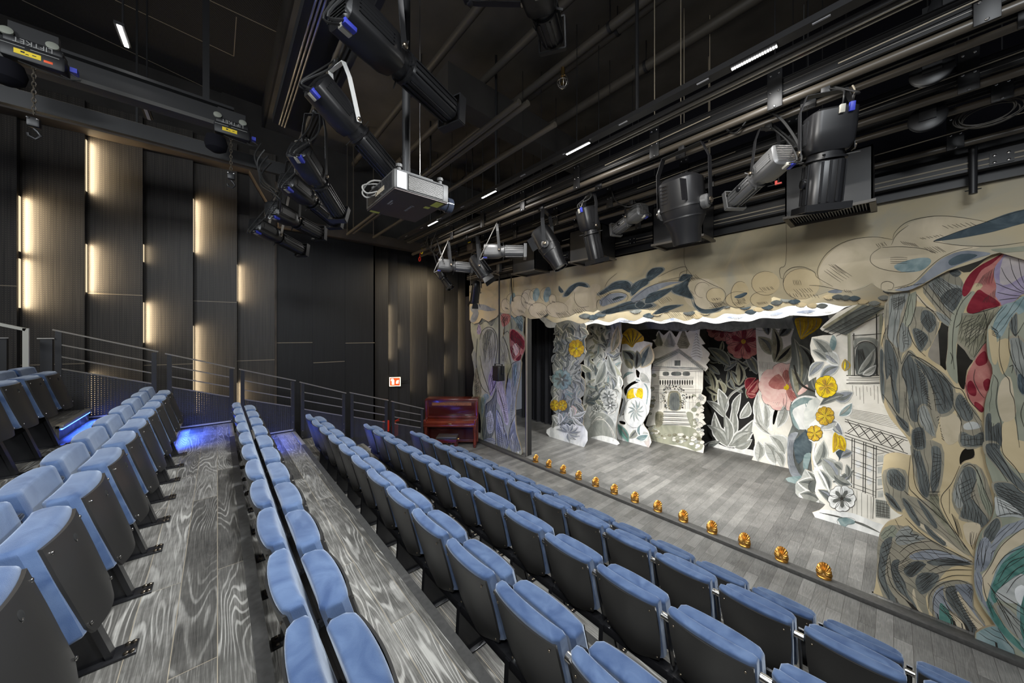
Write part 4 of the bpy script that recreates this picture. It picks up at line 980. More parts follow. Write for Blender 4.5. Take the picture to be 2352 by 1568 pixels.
for (a0, a1, b0, b1, n, w) in [((150, 420), (180, 500), (260, 400), (270, 440), 6, 1), ((165, 400), (260, 400), (170, 510), (240, 500), 7, 1), ((380, 600), (440, 670), (430, 530), (500, 600), 9, 1.2), ((330, 680), (380, 800), (390, 660), (440, 720), 9, 1.3), ((460, 310), (520, 250), (560, 480), (700, 360), 9, 1.1), ((690, 600), (740, 800), (790, 560), (890, 650), 8, 1.1), ((800, 560), (880, 740), (830, 540), (950, 520), 7, 1.1), ((380, 1000), (430, 1240), (410, 960), (470, 1280), 14, 1.1), ((345, 910), (400, 1180), (380, 940), (440, 1140), 14, 1.1), ((520, 1310), (545, 1500), (500, 1320), (570, 1520), 9, 1.1), ((440, 1030), (500, 1260), (480, 1010), (560, 1260), 5, 1.1), ((690, 1180), (770, 1330), (720, 1170), (780, 1290), 7, 1.1), ((710, 1470), (850, 1470), (715, 1540), (850, 1540), 6, 1.2), ((325, 1440), (330, 1560), (405, 1430), (415, 1540), 9, 1), ((860, 240), (950, 180), (800, 330), (930, 300), 9, .9), ((870, 420), (960, 340), (850, 450), (960, 450), 8, .9), ((130, 870), (140, 1000), (160, 860), (180, 1080), 4, 1), ((330, 1440), (390, 1440), (330, 1550), (400, 1550), 4, 1), ((240, 680), (260, 770), (260, 650), (300, 780), 5, .9)]:
    fr.hatch(c1(a0), c1(a1), c1(b0), c1(b1), n, w)
for l, c in [([(120, 240), (180, 235), (235, 290), (240, 360), (210, 385), (140, 350), (112, 300)], 'p_slate'), ([(100, 395), (150, 420), (205, 500), (205, 525), (140, 480)], 'p_slate'),
             ([(300, 30), (350, 130), (380, 230), (410, 340), (390, 430), (340, 380), (320, 250), (295, 120)], 'p_slate'), ([(420, 80), (480, 90), (490, 200), (470, 340), (430, 400), (410, 300), (425, 200)], 'p_slate'),
             ([(640, 230), (690, 215), (730, 260), (720, 350), (690, 420), (740, 480), (800, 560), (820, 600), (780, 640), (700, 590), (620, 560), (640, 470), (590, 420), (600, 320)], 'p_slate'),
             ([(570, 400), (640, 250), (620, 420), (640, 480), (600, 500)], 'p_grey'), ([(730, 220), (760, 260), (800, 400), (845, 500), (825, 560), (760, 440), (735, 330)], 'p_sage'),
             ([(220, 430), (270, 470), (340, 600), (330, 625), (270, 560), (230, 480)], 'p_slate'), ([(320, 440), (400, 520), (460, 620), (440, 640), (370, 540)], 'p_slate'),
             ([(370, 610), (470, 700), (520, 740), (500, 760), (400, 680)], 'p_slate'), ([(400, 400), (470, 420), (480, 500), (560, 640), (640, 760), (700, 830), (600, 750), (500, 620), (420, 500)], 'p_olive'),
             ([(70, 680), (130, 620), (180, 640), (170, 700), (110, 720), (80, 720)], 'p_sage'), ([(80, 740), (150, 700), (120, 830), (100, 960), (130, 1060), (200, 1150), (320, 1230), (230, 1190), (120, 1120), (60, 1000), (60, 840)], 'p_slate'),
             ([(150, 870), (200, 860), (190, 930), (240, 1020), (260, 1100), (360, 1230), (280, 1150), (180, 1060), (140, 940)], 'p_slate'), ([(190, 660), (260, 630), (300, 680), (380, 710), (300, 740), (200, 760), (170, 720)], 'p_grey'),
             ([(230, 920), (300, 870), (380, 880), (370, 910), (290, 980), (240, 960)], 'p_slate'), ([(310, 1000), (350, 950), (470, 960), (440, 1040), (360, 1100), (320, 1060)], 'p_slate'),
             ([(270, 830), (400, 790), (560, 820), (690, 880), (520, 880), (400, 860), (300, 860)], 'p_grey_blue'), ([(390, 870), (560, 850), (700, 890), (560, 900), (440, 900)], 'p_slate'),
             ([(430, 1180), (440, 1090), (500, 1040), (600, 1030), (700, 1040), (705, 1180), (760, 1280), (800, 1330), (720, 1360), (600, 1340), (480, 1290)], 'p_grey_blue'),
             ([(520, 1060), (580, 1040), (600, 1100), (660, 1220), (740, 1360), (680, 1330), (600, 1240), (530, 1140)], 'p_slate'), ([(480, 1160), (530, 1200), (600, 1290), (640, 1350), (540, 1310), (480, 1290)], 'p_teal'),
             ([(600, 1075), (640, 1130), (720, 1240), (790, 1330), (750, 1350), (670, 1240), (610, 1130)], 'p_cream2'), ([(540, 1210), (590, 1240), (700, 1370), (660, 1370), (570, 1270)], 'p_cream2'),
             ([(640, 620), (700, 600), (760, 620), (740, 700), (700, 760), (660, 720)], 'p_cream2'), ([(300, 1060), (330, 1180), (420, 1260), (350, 1230), (290, 1120)], 'p_cream2')]:
    g2(l, c, 1.2 + random.random() * .7)
g2([(330, 620), (420, 690), (560, 780), (700, 870), (690, 850), (560, 750), (440, 660), (350, 610)], 'p_cream2', 2.6)
for l in [[(275, 140), (262, 340), (310, 410), (420, 510), (560, 640), (700, 830)], [(170, 580), (200, 640)], [(290, 120), (300, 300), (340, 400), (440, 480), (490, 540)], [(615, 210), (560, 330), (490, 420), (500, 500), (560, 620), (660, 780)], [(640, 220), (690, 200), (740, 250), (780, 360), (840, 490)], [(735, 300), (700, 390), (720, 460), (800, 560)], [(545, 370), (545, 540)], [(240, 570), (380, 700), (560, 800), (700, 870)], [(230, 380), (250, 400), (270, 415)], [(65, 840), (50, 960), (90, 1060), (170, 1160)], [(110, 880), (130, 1000), (200, 1100), (370, 1230)], [(150, 740), (110, 860)], [(130, 830), (150, 950), (210, 1040), (240, 1090)], [(170, 730), (200, 700), (300, 700)], [(200, 810), (280, 750), (420, 730)], [(215, 880), (300, 800), (450, 790), (560, 820)], [(400, 870), (520, 845), (690, 890)], [(400, 940), (520, 890), (700, 910)], [(440, 960), (560, 930), (700, 930)], [(440, 1020), (560, 970), (700, 970)], [(400, 1200), (410, 1100), (480, 1030), (600, 1000), (700, 1035)], [(430, 1240), (440, 1120), (500, 1060), (600, 1040)], [(500, 1110), (540, 1200), (640, 1290), (720, 1380)], [(700, 870), (600, 880), (480, 870)], [(262, 630), (290, 650), (275, 680), (330, 690), (310, 715), (380, 712)], [(560, 540), (590, 620), (610, 700)], [(690, 670), (690, 740), (710, 790)]]:
    fr.stroke([c2(p) for p in l], 1.5, 'ink', 4.5)
for (a0, a1, b0, b1, n, w) in [((120, 260), (225, 280), (125, 340), (235, 370), 6, 1.2), ((310, 60), (400, 400), (290, 140), (420, 330), 10, 1), ((430, 100), (420, 400), (490, 130), (480, 300), 9, 1), ((400, 380), (400, 420), (480, 380), (480, 420), 4, 1), ((600, 330), (650, 470), (700, 280), (730, 420), 5, 1), ((80, 760), (70, 1000), (150, 720), (120, 960), 7, 1.3), ((160, 890), (190, 960), (260, 840), (310, 900), 6, 1.1), ((330, 970), (360, 1080), (400, 950), (460, 970), 7, 1.2), ((240, 950), (280, 980), (320, 870), (370, 890), 6, 1.4), ((540, 1080), (700, 1340), (590, 1050), (740, 1340), 16, 1.2), ((490, 1170), (560, 1300), (540, 1210), (640, 1340), 8, 1.1), ((650, 470), (780, 540), (640, 560), (770, 630), 6, 1), ((560, 540), (600, 580), (600, 680), (640, 720), 4, 1), ((690, 660), (760, 680), (690, 760), (720, 790), 4, 1), ((90, 400), (130, 440), (150, 440), (200, 520), 5, 1.1), ((230, 440), (320, 590), (260, 470), (345, 610), 7, 1), ((140, 880), (180, 1060), (170, 900), (220, 1050), 6, 1), ((660, 1060), (700, 1160), (690, 1040), (705, 1090), 5, 1)]:
    fr.hatch(c2(a0), c2(a1), c2(b0), c2(b1), n, w)
fr.done('portal_flat', 'tall cream and slate flower cut-out with red tulips, right of the stage opening', 'scenery')
fo = Flat(5.99, (0, 0, 1), .03, SZ)
o2 = [c1(p) for p in [(1350, 380), (1180, 390), (1100, 440), (1010, 470), (935, 560), (893, 660), (890, 790), (902, 880), (932, 950), (926, 1070), (892, 1150), (872, 1250), (870, 1380), (880, 1480)]]
o2 += [c2(p) for p in [(788, 40), (797, 180), (830, 280), (856, 380), (856, 500), (830, 590), (760, 670), (726, 780), (716, 900), (716, 1030), (742, 1130), (800, 1230), (868, 1312), (790, 1330), (722, 1388), (900, 1455), (1061, 1510), (1300, 1600), (1300, 600)]]
fo.board(o2, 'p_sage', k=3)
def h1(l, c, lay=1.2): wsh(fo, [c1(p) for p in l], c, lay)
def h2(l, c, lay=1.2): wsh(fo, [c2(p) for p in l], c, lay)
for l, c in [([(1000, 480), (1100, 445), (1180, 400), (1174, 520), (1080, 560), (1010, 700), (960, 720), (930, 650)], 'p_tealgrey'), ([(900, 660), (960, 700), (970, 900), (930, 900)], 'p_cream'), ([(1060, 620), (1090, 560), (1120, 540), (1120, 700), (1090, 690)], 'p_slate'), ([(1060, 730), (1174, 760), (1174, 1100), (1100, 960), (1080, 850)], 'p_grey'), ([(960, 760), (1060, 730), (1060, 900), (1010, 1000), (970, 880)], 'p_cream'), ([(880, 1330), (920, 1300), (930, 1400), (990, 1370), (1000, 1560), (890, 1560)], 'p_slate'), ([(930, 1000), (960, 1060), (960, 1250), (890, 1290), (900, 1160)], 'p_sage'), ([(1130, 1000), (1174, 1020), (1174, 1150), (1130, 1100)], 'p_navy'), ([(1010, 1380), (1100, 1330), (1120, 1560), (1010, 1560)], 'p_cream'), ([(1000, 1050), (1070, 1020), (1100, 1180), (1110, 1320), (1010, 1360), (970, 1200)], 'p_cream2')]: h1(l, c, 1 + random.random() * .6)
for l, c in [([(800, 60), (880, 60), (900, 120), (960, 220), (1061, 330), (1061, 390), (960, 310), (860, 200), (805, 130)], 'p_slate'), ([(860, 330), (960, 330), (1061, 390), (1061, 560), (900, 440), (860, 380)], 'p_slate'), ([(910, 60), (1061, 40), (1061, 260), (960, 190), (910, 120)], 'p_cream'), ([(870, 420), (1000, 500), (1061, 570), (980, 560), (880, 560), (860, 480)], 'p_lightgrey'), ([(800, 640), (870, 570), (900, 620), (870, 700), (820, 740), (780, 700)], 'p_slate'), ([(900, 640), (1000, 600), (1061, 580), (1061, 640), (940, 700), (880, 760), (840, 830), (820, 800)], 'p_grey_blue'), ([(735, 780), (790, 700), (840, 760), (850, 830), (790, 930), (720, 930)], 'p_grey_blue'), ([(760, 980), (830, 900), (900, 760), (1000, 680), (1061, 650), (1061, 740), (960, 800), (880, 900), (830, 1040), (800, 1150), (775, 1090)], 'p_cream2'), ([(720, 940), (770, 970), (775, 1100), (830, 1230), (760, 1140), (722, 1040)], 'p_grey_blue'), ([(830, 1080), (900, 900), (1000, 800), (1061, 780), (1300, 760), (1300, 1100), (1061, 960), (1000, 1020), (900, 1100), (860, 1160)], 'p_teal'), ([(860, 1100), (960, 1000), (1061, 960), (1061, 1130), (1000, 1160), (920, 1150)], 'p_lightgrey'), ([(1000, 1060), (1061, 1040), (1061, 1180), (1010, 1140)], 'p_chalk'), ([(800, 1090), (860, 1220), (960, 1360), (1061, 1460), (1061, 1500), (940, 1400), (850, 1280), (805, 1180)], 'p_teal'), ([(870, 1180), (960, 1200), (1061, 1330), (1061, 1420), (940, 1320)], 'p_grey'), ([(730, 1386), (790, 1335), (870, 1325), (930, 1410), (1000, 1490), (880, 1450)], 'p_tealgrey'), ([(1061, 1100), (1300, 1150), (1300, 1500), (1061, 1440)], 'p_teal')]: h2(l, c, 1 + random.random() * .7)
for l in [[(990, 700), (985, 860), (1020, 990), (1060, 1040), (1070, 1130), (1100, 1200), (1110, 1320), (1140, 1560)], [(940, 1000), (975, 1060), (960, 1200), (975, 1290), (1000, 1380), (1000, 1560)], [(1060, 640), (1060, 800), (1100, 920), (1174, 1030)], [(1080, 560), (1090, 680), (1120, 690), (1174, 600)], [(905, 620), (940, 560), (1010, 480)], [(1174, 1210), (1150, 1300), (1174, 1400)], [(1060, 940), (1090, 930), (1080, 990)], [(1130, 700), (1150, 800), (1174, 880)]]: fo.stroke([c1(p) for p in l], 1.5, 'ink', 4)
for l in [[(805, 120), (870, 200), (950, 320)], [(830, 100), (900, 200), (980, 320)], [(850, 80), (940, 200), (1020, 370)], [(905, 60), (920, 130), (1000, 220), (1061, 320)], [(770, 990), (830, 900), (900, 770), (1000, 680), (1061, 640)], [(775, 985), (790, 1090), (850, 1260)], [(840, 960), (930, 830), (1061, 770)], [(880, 1010), (960, 880), (1061, 840)], [(900, 1050), (1000, 930), (1061, 900)], [(940, 1090), (1000, 1000), (1061, 960)], [(870, 1080), (1000, 1160), (1061, 1200)], [(810, 1020), (900, 1130), (1061, 1240)], [(830, 1050), (930, 1200), (1061, 1310)], [(850, 1100), (920, 1230), (970, 1330)], [(890, 1150), (950, 1260), (1020, 1400)], [(830, 1150), (930, 1330)], [(880, 1330), (940, 1420), (1000, 1490)], [(760, 720), (740, 820), (750, 900)], [(780, 730), (765, 830), (780, 920)], [(800, 760), (790, 850), (780, 900)], [(870, 560), (960, 540), (1061, 550)]]: fo.stroke([c2(p) for p in l], 1.5, 'ink', 4)
for (a0, a1, b0, b1, n, w) in [((870, 340), (880, 480), (1061, 400), (1061, 570), 9, 1.1), ((860, 400), (980, 540), (880, 560), (1061, 540), 5, 1)]: fo.hatch(c2(a0), c2(a1), c2(b0), c2(b1), n, w)
for (a0, a1, b0, b1, n, w) in [((920, 620), (930, 700), (970, 660), (990, 720), 6, 1.1), ((890, 1350), (980, 1390), (900, 1540), (990, 1550), 6, 1.2)]: fo.hatch(c1(a0), c1(a1), c1(b0), c1(b1), n, w)
fo.done('portal_flat', 'sage and teal leaf cut-out layered in front at the right picture edge', 'scenery')

# ---------------------------------------------------------------- wing flats, stage left side
TF = (1250, 720, 260 / 1235.0)
r1 = [(135, 60), (120, 200), (150, 260), (105, 290), (100, 350), (130, 380), (95, 410), (140, 440), (90, 480), (110, 520), (85, 560), (95, 640), (110, 690), (80, 710), (90, 750), (120, 770), (80, 790), (70, 860), (90, 920), (80, 960), (90, 1020), (150, 1060), (130, 1090), (80, 1110), (85, 1170), (110, 1220), (65, 1240), (55, 1310), (50, 1345), (440, 1460), (425, 1380), (440, 1290), (425, 1210), (430, 1120), (440, 1050), (400, 970), (385, 930), (430, 890), (450, 820), (440, 720), (400, 680), (400, 630), (370, 640), (375, 560), (430, 500), (460, 420), (430, 330), (455, 250), (450, 190), (460, 140), (410, 60)]
fa = Flat(7.82, TF)
fa.board(r1, 'p_grey', holes=[[(190, 570), (215, 570), (212, 610), (195, 615)], [(385, 560), (405, 570), (405, 650), (392, 640)], [(170, 1060), (215, 1085), (210, 1130), (175, 1110)]], k=1, smooth=False)
inn = [(140, 150), (440, 150), (440, 330), (400, 480), (370, 640), (430, 800), (380, 930), (430, 1100), (430, 1230), (90, 1230), (90, 900), (100, 500)]
fa.foliage(inn, 88, GREYS + CREAMG[:1], lay=2, dens=1.6)
fa.fill([(70, 1240), (430, 1220), (435, 1440), (60, 1335)], 'p_chalk', 4)
for a in range(9):
    an = math.radians(200 + a * 30); fa.leaf((260, 1300), (260 + 150 * math.cos(an), 1300 + 105 * math.sin(an)), 60, .1, ('p_chalk', 'p_lightgrey', 'p_grey_blue'), 5, 3)
for (b, t) in [((310, 1130), (440, 1230)), ((300, 1120), (460, 1060)), ((150, 1200), (90, 1110)), ((170, 1200), (160, 1080)), ((300, 1140), (280, 1020))]: fa.leaf(b, t, 55, .12, ('p_chalk', 'p_lightgrey', 'p_grey'), 6)
fa.leaf((330, 1110), (300, 1000), 50, .1, ('p_pink', 'p_mauve', 'p_sage'), 6)
for c, s_ in [((350, 380), 85), ((115, 1000), 52), ((200, 1000), 52)]: fa.flower(c, s_, 5, ('p_ochre', 'p_yellow'), 20 + c[0], 1.15, 8, 'p_olive')
fa.flower((190, 720), 110, 6, ('p_tealgrey', 'p_slate'), 10, 1, 7, 'p_lightgrey')
fa.done('scenic_flat', 'grey leafy cut-out with three yellow blooms, nearest the black drape', 'scenery', None)
fb = Flat(8.70, TF)
r2 = [(480, 60), (470, 250), (440, 340), (480, 420), (430, 480), (440, 640), (450, 760), (430, 900), (420, 960), (430, 1100), (420, 1330), (800, 1430), (780, 1250), (800, 1120), (835, 960), (850, 860), (835, 780), (830, 620), (845, 520), (820, 440), (845, 280), (840, 60)]
fb.board(r2, 'p_lightgrey', holes=[[(690, 440), (710, 480), (660, 540), (655, 480)], [(520, 460), (535, 500), (530, 560), (512, 520)], [(530, 900), (550, 930), (540, 1010), (522, 960)], [(500, 150), (540, 140), (520, 240), (500, 230)], [(610, 150), (640, 160), (625, 280), (612, 240)]], k=1, smooth=False)
fb.foliage([(490, 150), (830, 150), (820, 480), (830, 800), (790, 1100), (440, 1080), (450, 500)], 98, GREYS + CREAMG, lay=2, dens=1.5)
fb.leaf((560, 780), (660, 500), 110, .08, ('p_lightgrey', 'p_grey', 'p_slate'), 7, 8)
fb.leaf((790, 700), (700, 440), 90, -.1, ('p_lightgrey', 'p_grey', 'p_slate'), 7, 6); fb.leaf((740, 420), (800, 130), 100, .05, ('p_cream2', 'p_olive', 'p_grey'), 7, 8)
fb.fill([(500, 1230), (520, 1130), (600, 1080), (690, 1110), (760, 1200), (795, 1420), (700, 1390), (560, 1370), (440, 1330)], 'p_grey', 6)
for i in range(7): fb.stroke([(500 + i * 8, 1220 - i * 10), (600 + i * 10, 1120 + i * 8), (700 + i * 10, 1220 + i * 14), (770 - i * 4, 1390)], 5, 'p_slate' if i % 2 else 'p_white', 7 + .1 * i)
for c, s_ in [((700, 900), 95), ((720, 1000), 80), ((570, 1030), 55)]: fb.flower(c, s_, 6, ('p_lightgrey', 'p_slate'), c[0], .9, 8, 'p_chalk')
fb.fill([(430, 1300), (480, 1340), (560, 1340), (640, 1330), (780, 1370), (795, 1425), (425, 1330)], 'p_chalk', 7.5)
fb.done('scenic_flat', 'pale grey leafy cut-out with spiky blades, second from the black drape', 'scenery')
fc = Flat(9.20, TF)
fc.board([(850, 330), (860, 240), (880, 200), (905, 175), (950, 155), (1010, 180), (1080, 250), (1085, 300), (1180, 320), (1160, 400), (1175, 480), (1165, 600), (1168, 680), (1160, 800), (1150, 1000), (1140, 1080), (1080, 1190), (1120, 1260), (1148, 1320), (1145, 1462), (805, 1372), (790, 1200), (810, 1100), (830, 900), (870, 780), (835, 760), (830, 560)], 'p_chalk',
         holes=[[(1000, 610), (1040, 640), (1045, 690), (1010, 690)], [(868, 830), (920, 770), (1000, 730), (1035, 745), (960, 780), (910, 830), (890, 900)], [(835, 920), (870, 960), (880, 1090), (815, 1095)], [(820, 1170), (880, 1180), (880, 1210), (830, 1200)]], k=2)
fc.fill([(840, 250), (900, 175), (950, 158), (1010, 182), (1080, 250), (1080, 300), (1000, 320), (960, 370), (900, 330), (845, 330)], 'p_ochre', 2)
for i in range(9): fc.stroke([(955, 350), (880 + i * 22, 250 - (10 if i in (3, 4) else 0)), (850 + i * 28, 230 + abs(i - 4) * 14 - 50)], 9, 'p_yellow' if i % 2 else 'ink_soft', 3)
fc.leaf((1060, 590), (1150, 330), 180, .05, ('p_cream2', 'p_grey', 'p_navy'), 4, 7)
fc.leaf((960, 560), (850, 400), 150, .15, ('p_sage', 'p_slate', 'p_gap'), 4, 5); fc.leaf((1000, 600), (1010, 400), 110, .1, ('p_olive', 'p_slate', 'p_gap'), 4.5, 5); fc.leaf((960, 600), (870, 500), 110, .2, ('p_sage', 'p_olive', 'p_slate'), 4, 5)
fc.leaf((990, 640), (840, 740), 130, .1, ('p_chalk', 'p_chalk', 'p_tealgrey'), 4, 6); fc.leaf((1050, 640), (1160, 760), 110, .1, ('p_chalk', 'p_lightgrey', 'p_chalk'), 4, 5)
fc.stroke([(1000, 720), (1080, 740), (1140, 830), (1130, 1000)], 46, 'p_chalk', 4, taper=False); fc.stroke([(1000, 720), (1080, 750), (1130, 840), (1115, 990)], 16, 'p_tealgrey', 4.6)
fc.fill([(900, 920), (915, 850), (975, 815), (1000, 880), (1020, 820), (1070, 820), (1075, 900), (1040, 960), (960, 930)], 'p_yellow', 5); fc.stroke([(980, 820), (985, 880), (1010, 920)], 14, 'p_chalk', 6); fc.arc((985, 900), 90, 200, 330, 4, 'ink', 6)
fc.disc((990, 1080), 120, 170, 'p_chalk', 5, 12)
for i in range(11):
    a = math.radians(i * 33); fc.leaf((1000, 1060), (1000 + 95 * math.cos(a), 1060 + 130 * math.sin(a)), 34, .1, ('p_chalk', 'p_lightgrey', 'p_tealgrey'), 5.5, 2, False)
fc.arc((990, 1080), 128, 0, 360, 3, 'ink_soft', 7, 1.3)
fc.leaf((1050, 1340), (1060, 1190), 110, -.1, ('p_chalk', 'p_chalk', 'p_tealgrey'), 5, 5); fc.disc((1090, 1340), 60, 55, 'p_lightgrey', 5.4); fc.leaf((1000, 1360), (1140, 1320), 80, .1, ('p_chalk', 'p_tealgrey', 'p_tealgrey'), 6, 4); fc.leaf((920, 1390), (800, 1200), 90, 0, ('p_tealgrey', 'p_teal', 'p_slate'), 6, 6); fc.leaf((820, 1130), (870, 900), 50, .1, ('p_lightgrey', 'p_grey_blue', 'p_grey'), 4, 4); fc.leaf((930, 1360), (1020, 1240), 70, .1, ('p_sage', 'p_grey', 'p_slate'), 5)
fc.fill([(1090, 1400), (1145, 1350), (1145, 1460)], 'p_mauve', 5.5)
fc.done('scenic_flat', 'white and teal leaf cut-out topped by a yellow bloom, left of the painted house', 'scenery')

# ---------------------------------------------------------------- the painted house
TH = (1470, 720, 290 / 1337.0)
fh = Flat(9.85, TH)
fh.board([(95, 1335), (100, 1200), (60, 1180), (110, 1000), (110, 830), (130, 760), (120, 600), (150, 520), (120, 470), (130, 380), (190, 340), (130, 280), (190, 270), (170, 230), (200, 180), (250, 230), (310, 180), (345, 205), (380, 250), (410, 200), (460, 145), (500, 200), (530, 170), (600, 165), (637, 160), (630, 230), (690, 320), (650, 330), (722, 400), (740, 430), (720, 470), (740, 490), (700, 540), (722, 570), (692, 612), (670, 600), (665, 800), (650, 850), (700, 880), (690, 940), (640, 950), (680, 1000), (640, 1050), (660, 1120), (700, 1170), (640, 1200), (660, 1300), (640, 1340), (682, 1400), (670, 1460), (690, 1482)], 'p_white', k=2)
# trees behind the roof
for (x, y, w_, h_, m_) in [(200, 185, 90, 160, 'p_sage'), (315, 185, 130, 170, 'p_lightgrey'), (460, 150, 140, 220, 'p_olive'), (600, 170, 130, 330, 'p_chalk')]:
    fh.fill([(x, y), (x + w_ / 2, y + h_ * .8), (x + w_ * .3, y + h_), (x - w_ * .3, y + h_), (x - w_ / 2, y + h_ * .8)], m_, 1, False)
    for i in range(9):
        yy = y + h_ * (.12 + .09 * i); ww = w_ * (.1 + .05 * i)
        fh.stroke([(x - ww, yy + 18), (x, yy), (x + ww, yy + 22)], 3.5, 'ink_soft', 2)
        fh.stroke([(x + ww * .2, yy + 4), (x + ww * .8, yy + 26)], 3, 'ink', 2)
# gable
fh.fill([(130, 520), (410, 375), (690, 590), (665, 605), (140, 560)], 'p_lightgrey', 2, False)
fh.fill([(170, 555), (415, 420), (610, 570)], 'p_white', 2.4, False)
for dx in (0, 14, 30): fh.stroke([(110, 515 + dx), (410, 372 + dx), (700, 590 + dx)], 4.5, 'ink', 3, False, False)
fh.fill([(130, 520), (300, 430), (210, 470), (120, 480)], 'p_sage', 2.6)
fh.fill([(345, 480), (445, 480), (445, 560), (345, 560)], 'p_white', 3, False); fh.fill([(365, 495), (428, 495), (428, 552), (365, 552)], 'p_slate', 3.4, False)
for x in range(180, 620, 22): fh.stroke([(x, 560 - max(0, 105 - abs(x - 410) * .5) * .95), (x, 562)], 1.6, 'ink_soft', 2.8, False)
for y in (565, 582, 600): fh.stroke([(125, y), (400, y + 6), (672, y + 16)], 4, 'ink', 3.6, False, False)
fh.fill([(120, 600), (668, 608), (660, 800), (115, 800)], 'p_white', 2, False)
for (x0, x1) in [(238, 308), (332, 436), (450, 530)]:
    fh.fill([(x0, 612), (x1, 612), (x1 + 4, 635), (x1, 660), (x0, 660), (x0 - 4, 635)], 'p_white', 3); fh.fill([(x0 + 8, 618), (x1 - 8, 618), (x1 - 6, 655), (x0 + 8, 655)], 'p_slate', 3.4)
    fh.hatch((x0 + 10, 620), (x1 - 10, 620), (x0 + 20, 654), (x1 - 6, 654), 7, 2)
for y in (668, 684, 762, 776, 800, 816, 832): fh.stroke([(140 if y > 700 else 190, y), (380, y + 3), (650 if y > 790 else 570, y + 6)], 3.6, 'ink_soft', 3.6, False, False)
for i in range(14):
    x = 215 + i * 26; fh.fill([(x, 700), (x + 8, 718), (x + 5, 752), (x - 5, 752), (x - 8, 718)], 'ink', 3.8)
for i in range(3): fh.fill([(495 + i * 30, 868), (505 + i * 30, 885), (495 + i * 30, 905), (485 + i * 30, 885)], 'ink', 3.8)
for x in (170, 200, 228, 256, 478, 520, 560, 590, 622, 645): fh.stroke([(x, 610 if x > 560 else 845), (x + 1, 1010 if x < 600 else 800)], 3, 'ink_soft', 3, False)
for (x0, y0, x1, y1) in [(165, 840, 270, 920), (165, 930, 290, 1020), (470, 840, 590, 920), (460, 935, 590, 1010)]:
    fh.hatch((x0, y0), (x1, y0), (x0, y1), (x1, y1), 8, 1.6, 'ink_soft'); fh.stroke([(x0, y0), (x1, y0 + 2)], 3, 'ink', 3.6, False)
# doorway with vine
fh.fill([(300, 1010), (298, 860), (330, 820), (395, 820), (432, 870), (430, 1015)], 'p_olive', 3.2); fh.fill([(318, 1010), (316, 870), (345, 838), (390, 838), (415, 880), (412, 1012)], 'p_slate', 3.6)
for x in (335, 355, 378, 398): fh.stroke([(x, 845), (x, 1010)], 2, 'ink', 4, False)
vine = [(290, 1000), (262, 930), (248, 850), (285, 790), (350, 765), (420, 790), (462, 850), (458, 930), (440, 990)]
vc = cr(vine, False, 8)
for i in range(170):
    p = random.choice(vc); q = (p[0] + random.gauss(0, 15), p[1] + random.gauss(0, 15)); r_ = random.uniform(5, 12)
    fh.fill([(q[0] - r_, q[1]), (q[0], q[1] - r_ * .7), (q[0] + r_, q[1]), (q[0], q[1] + r_ * .7)], random.choice(['ink', 'p_slate', 'ink', 'p_olive', 'p_lightgrey']), 4 + random.random(), False)
# steps and stones
for i in range(7):
    y = 1030 + i * 22; fh.fill([(250 - i * 2, y), (480 + i * 9, y + 6), (485 + i * 10, y + 16), (248 - i * 2, y + 10)], 'p_white' if i % 2 else 'p_grey', 3.2, False); fh.stroke([(245 - i * 2, y + 14), (360, y + 16), (490 + i * 9, y + 22)], 4.5, 'ink', 3.8)
fh.fill([(165, 1050), (245, 1050), (240, 1170), (170, 1200)], 'p_olive', 3); fh.hatch((170, 1055), (240, 1055), (165, 1190), (235, 1180), 12, 2.2)
fh.fill([(490, 1050), (560, 1060), (560, 1190), (540, 1200)], 'p_sage', 3)
fh.fill([(100, 1190), (300, 1180), (560, 1210), (640, 1300), (650, 1440), (400, 1390), (100, 1320)], 'p_sage', 2.2)
for i in range(40):
    x = random.uniform(120, 630); y = random.uniform(1215, 1300) + (x - 120) * .2; r_ = random.uniform(14, 30)
    fh.disc((x, y), r_, r_ * .6, random.choice(['p_olive', 'p_white', 'p_white', 'p_sage', 'p_lightgrey']), 3 + random.random(), random.uniform(-20, 20), 10); fh.arc((x, y), r_, 0, 300, 1.8, 'ink_soft', 4.2, .6)
for i in range(46):
    x = random.uniform(565, 665); y = random.uniform(860, 1440); r_ = random.uniform(14, 30)
    fh.disc((x, y), r_, r_ * .8, random.choice(['p_white', 'p_white', 'p_sage', 'p_lightgrey']), 3 + random.random(), 0, 10); fh.arc((x, y), r_, -200, 100, 2, 'ink_soft', 4.2, .8)
for i in range(24):
    x = random.uniform(70, 150); y = random.uniform(640, 1300); r_ = random.uniform(12, 26)
    fh.disc((x, y), r_, r_ * .8, random.choice(['p_sage', 'p_olive', 'p_lightgrey']), 3, 0, 10); fh.arc((x, y), r_, -200, 100, 2.4, 'ink', 4.2, .8)
fh.done('painted_house', 'flat of a white gabled wooden house with a vine door and steps', 'scenery')

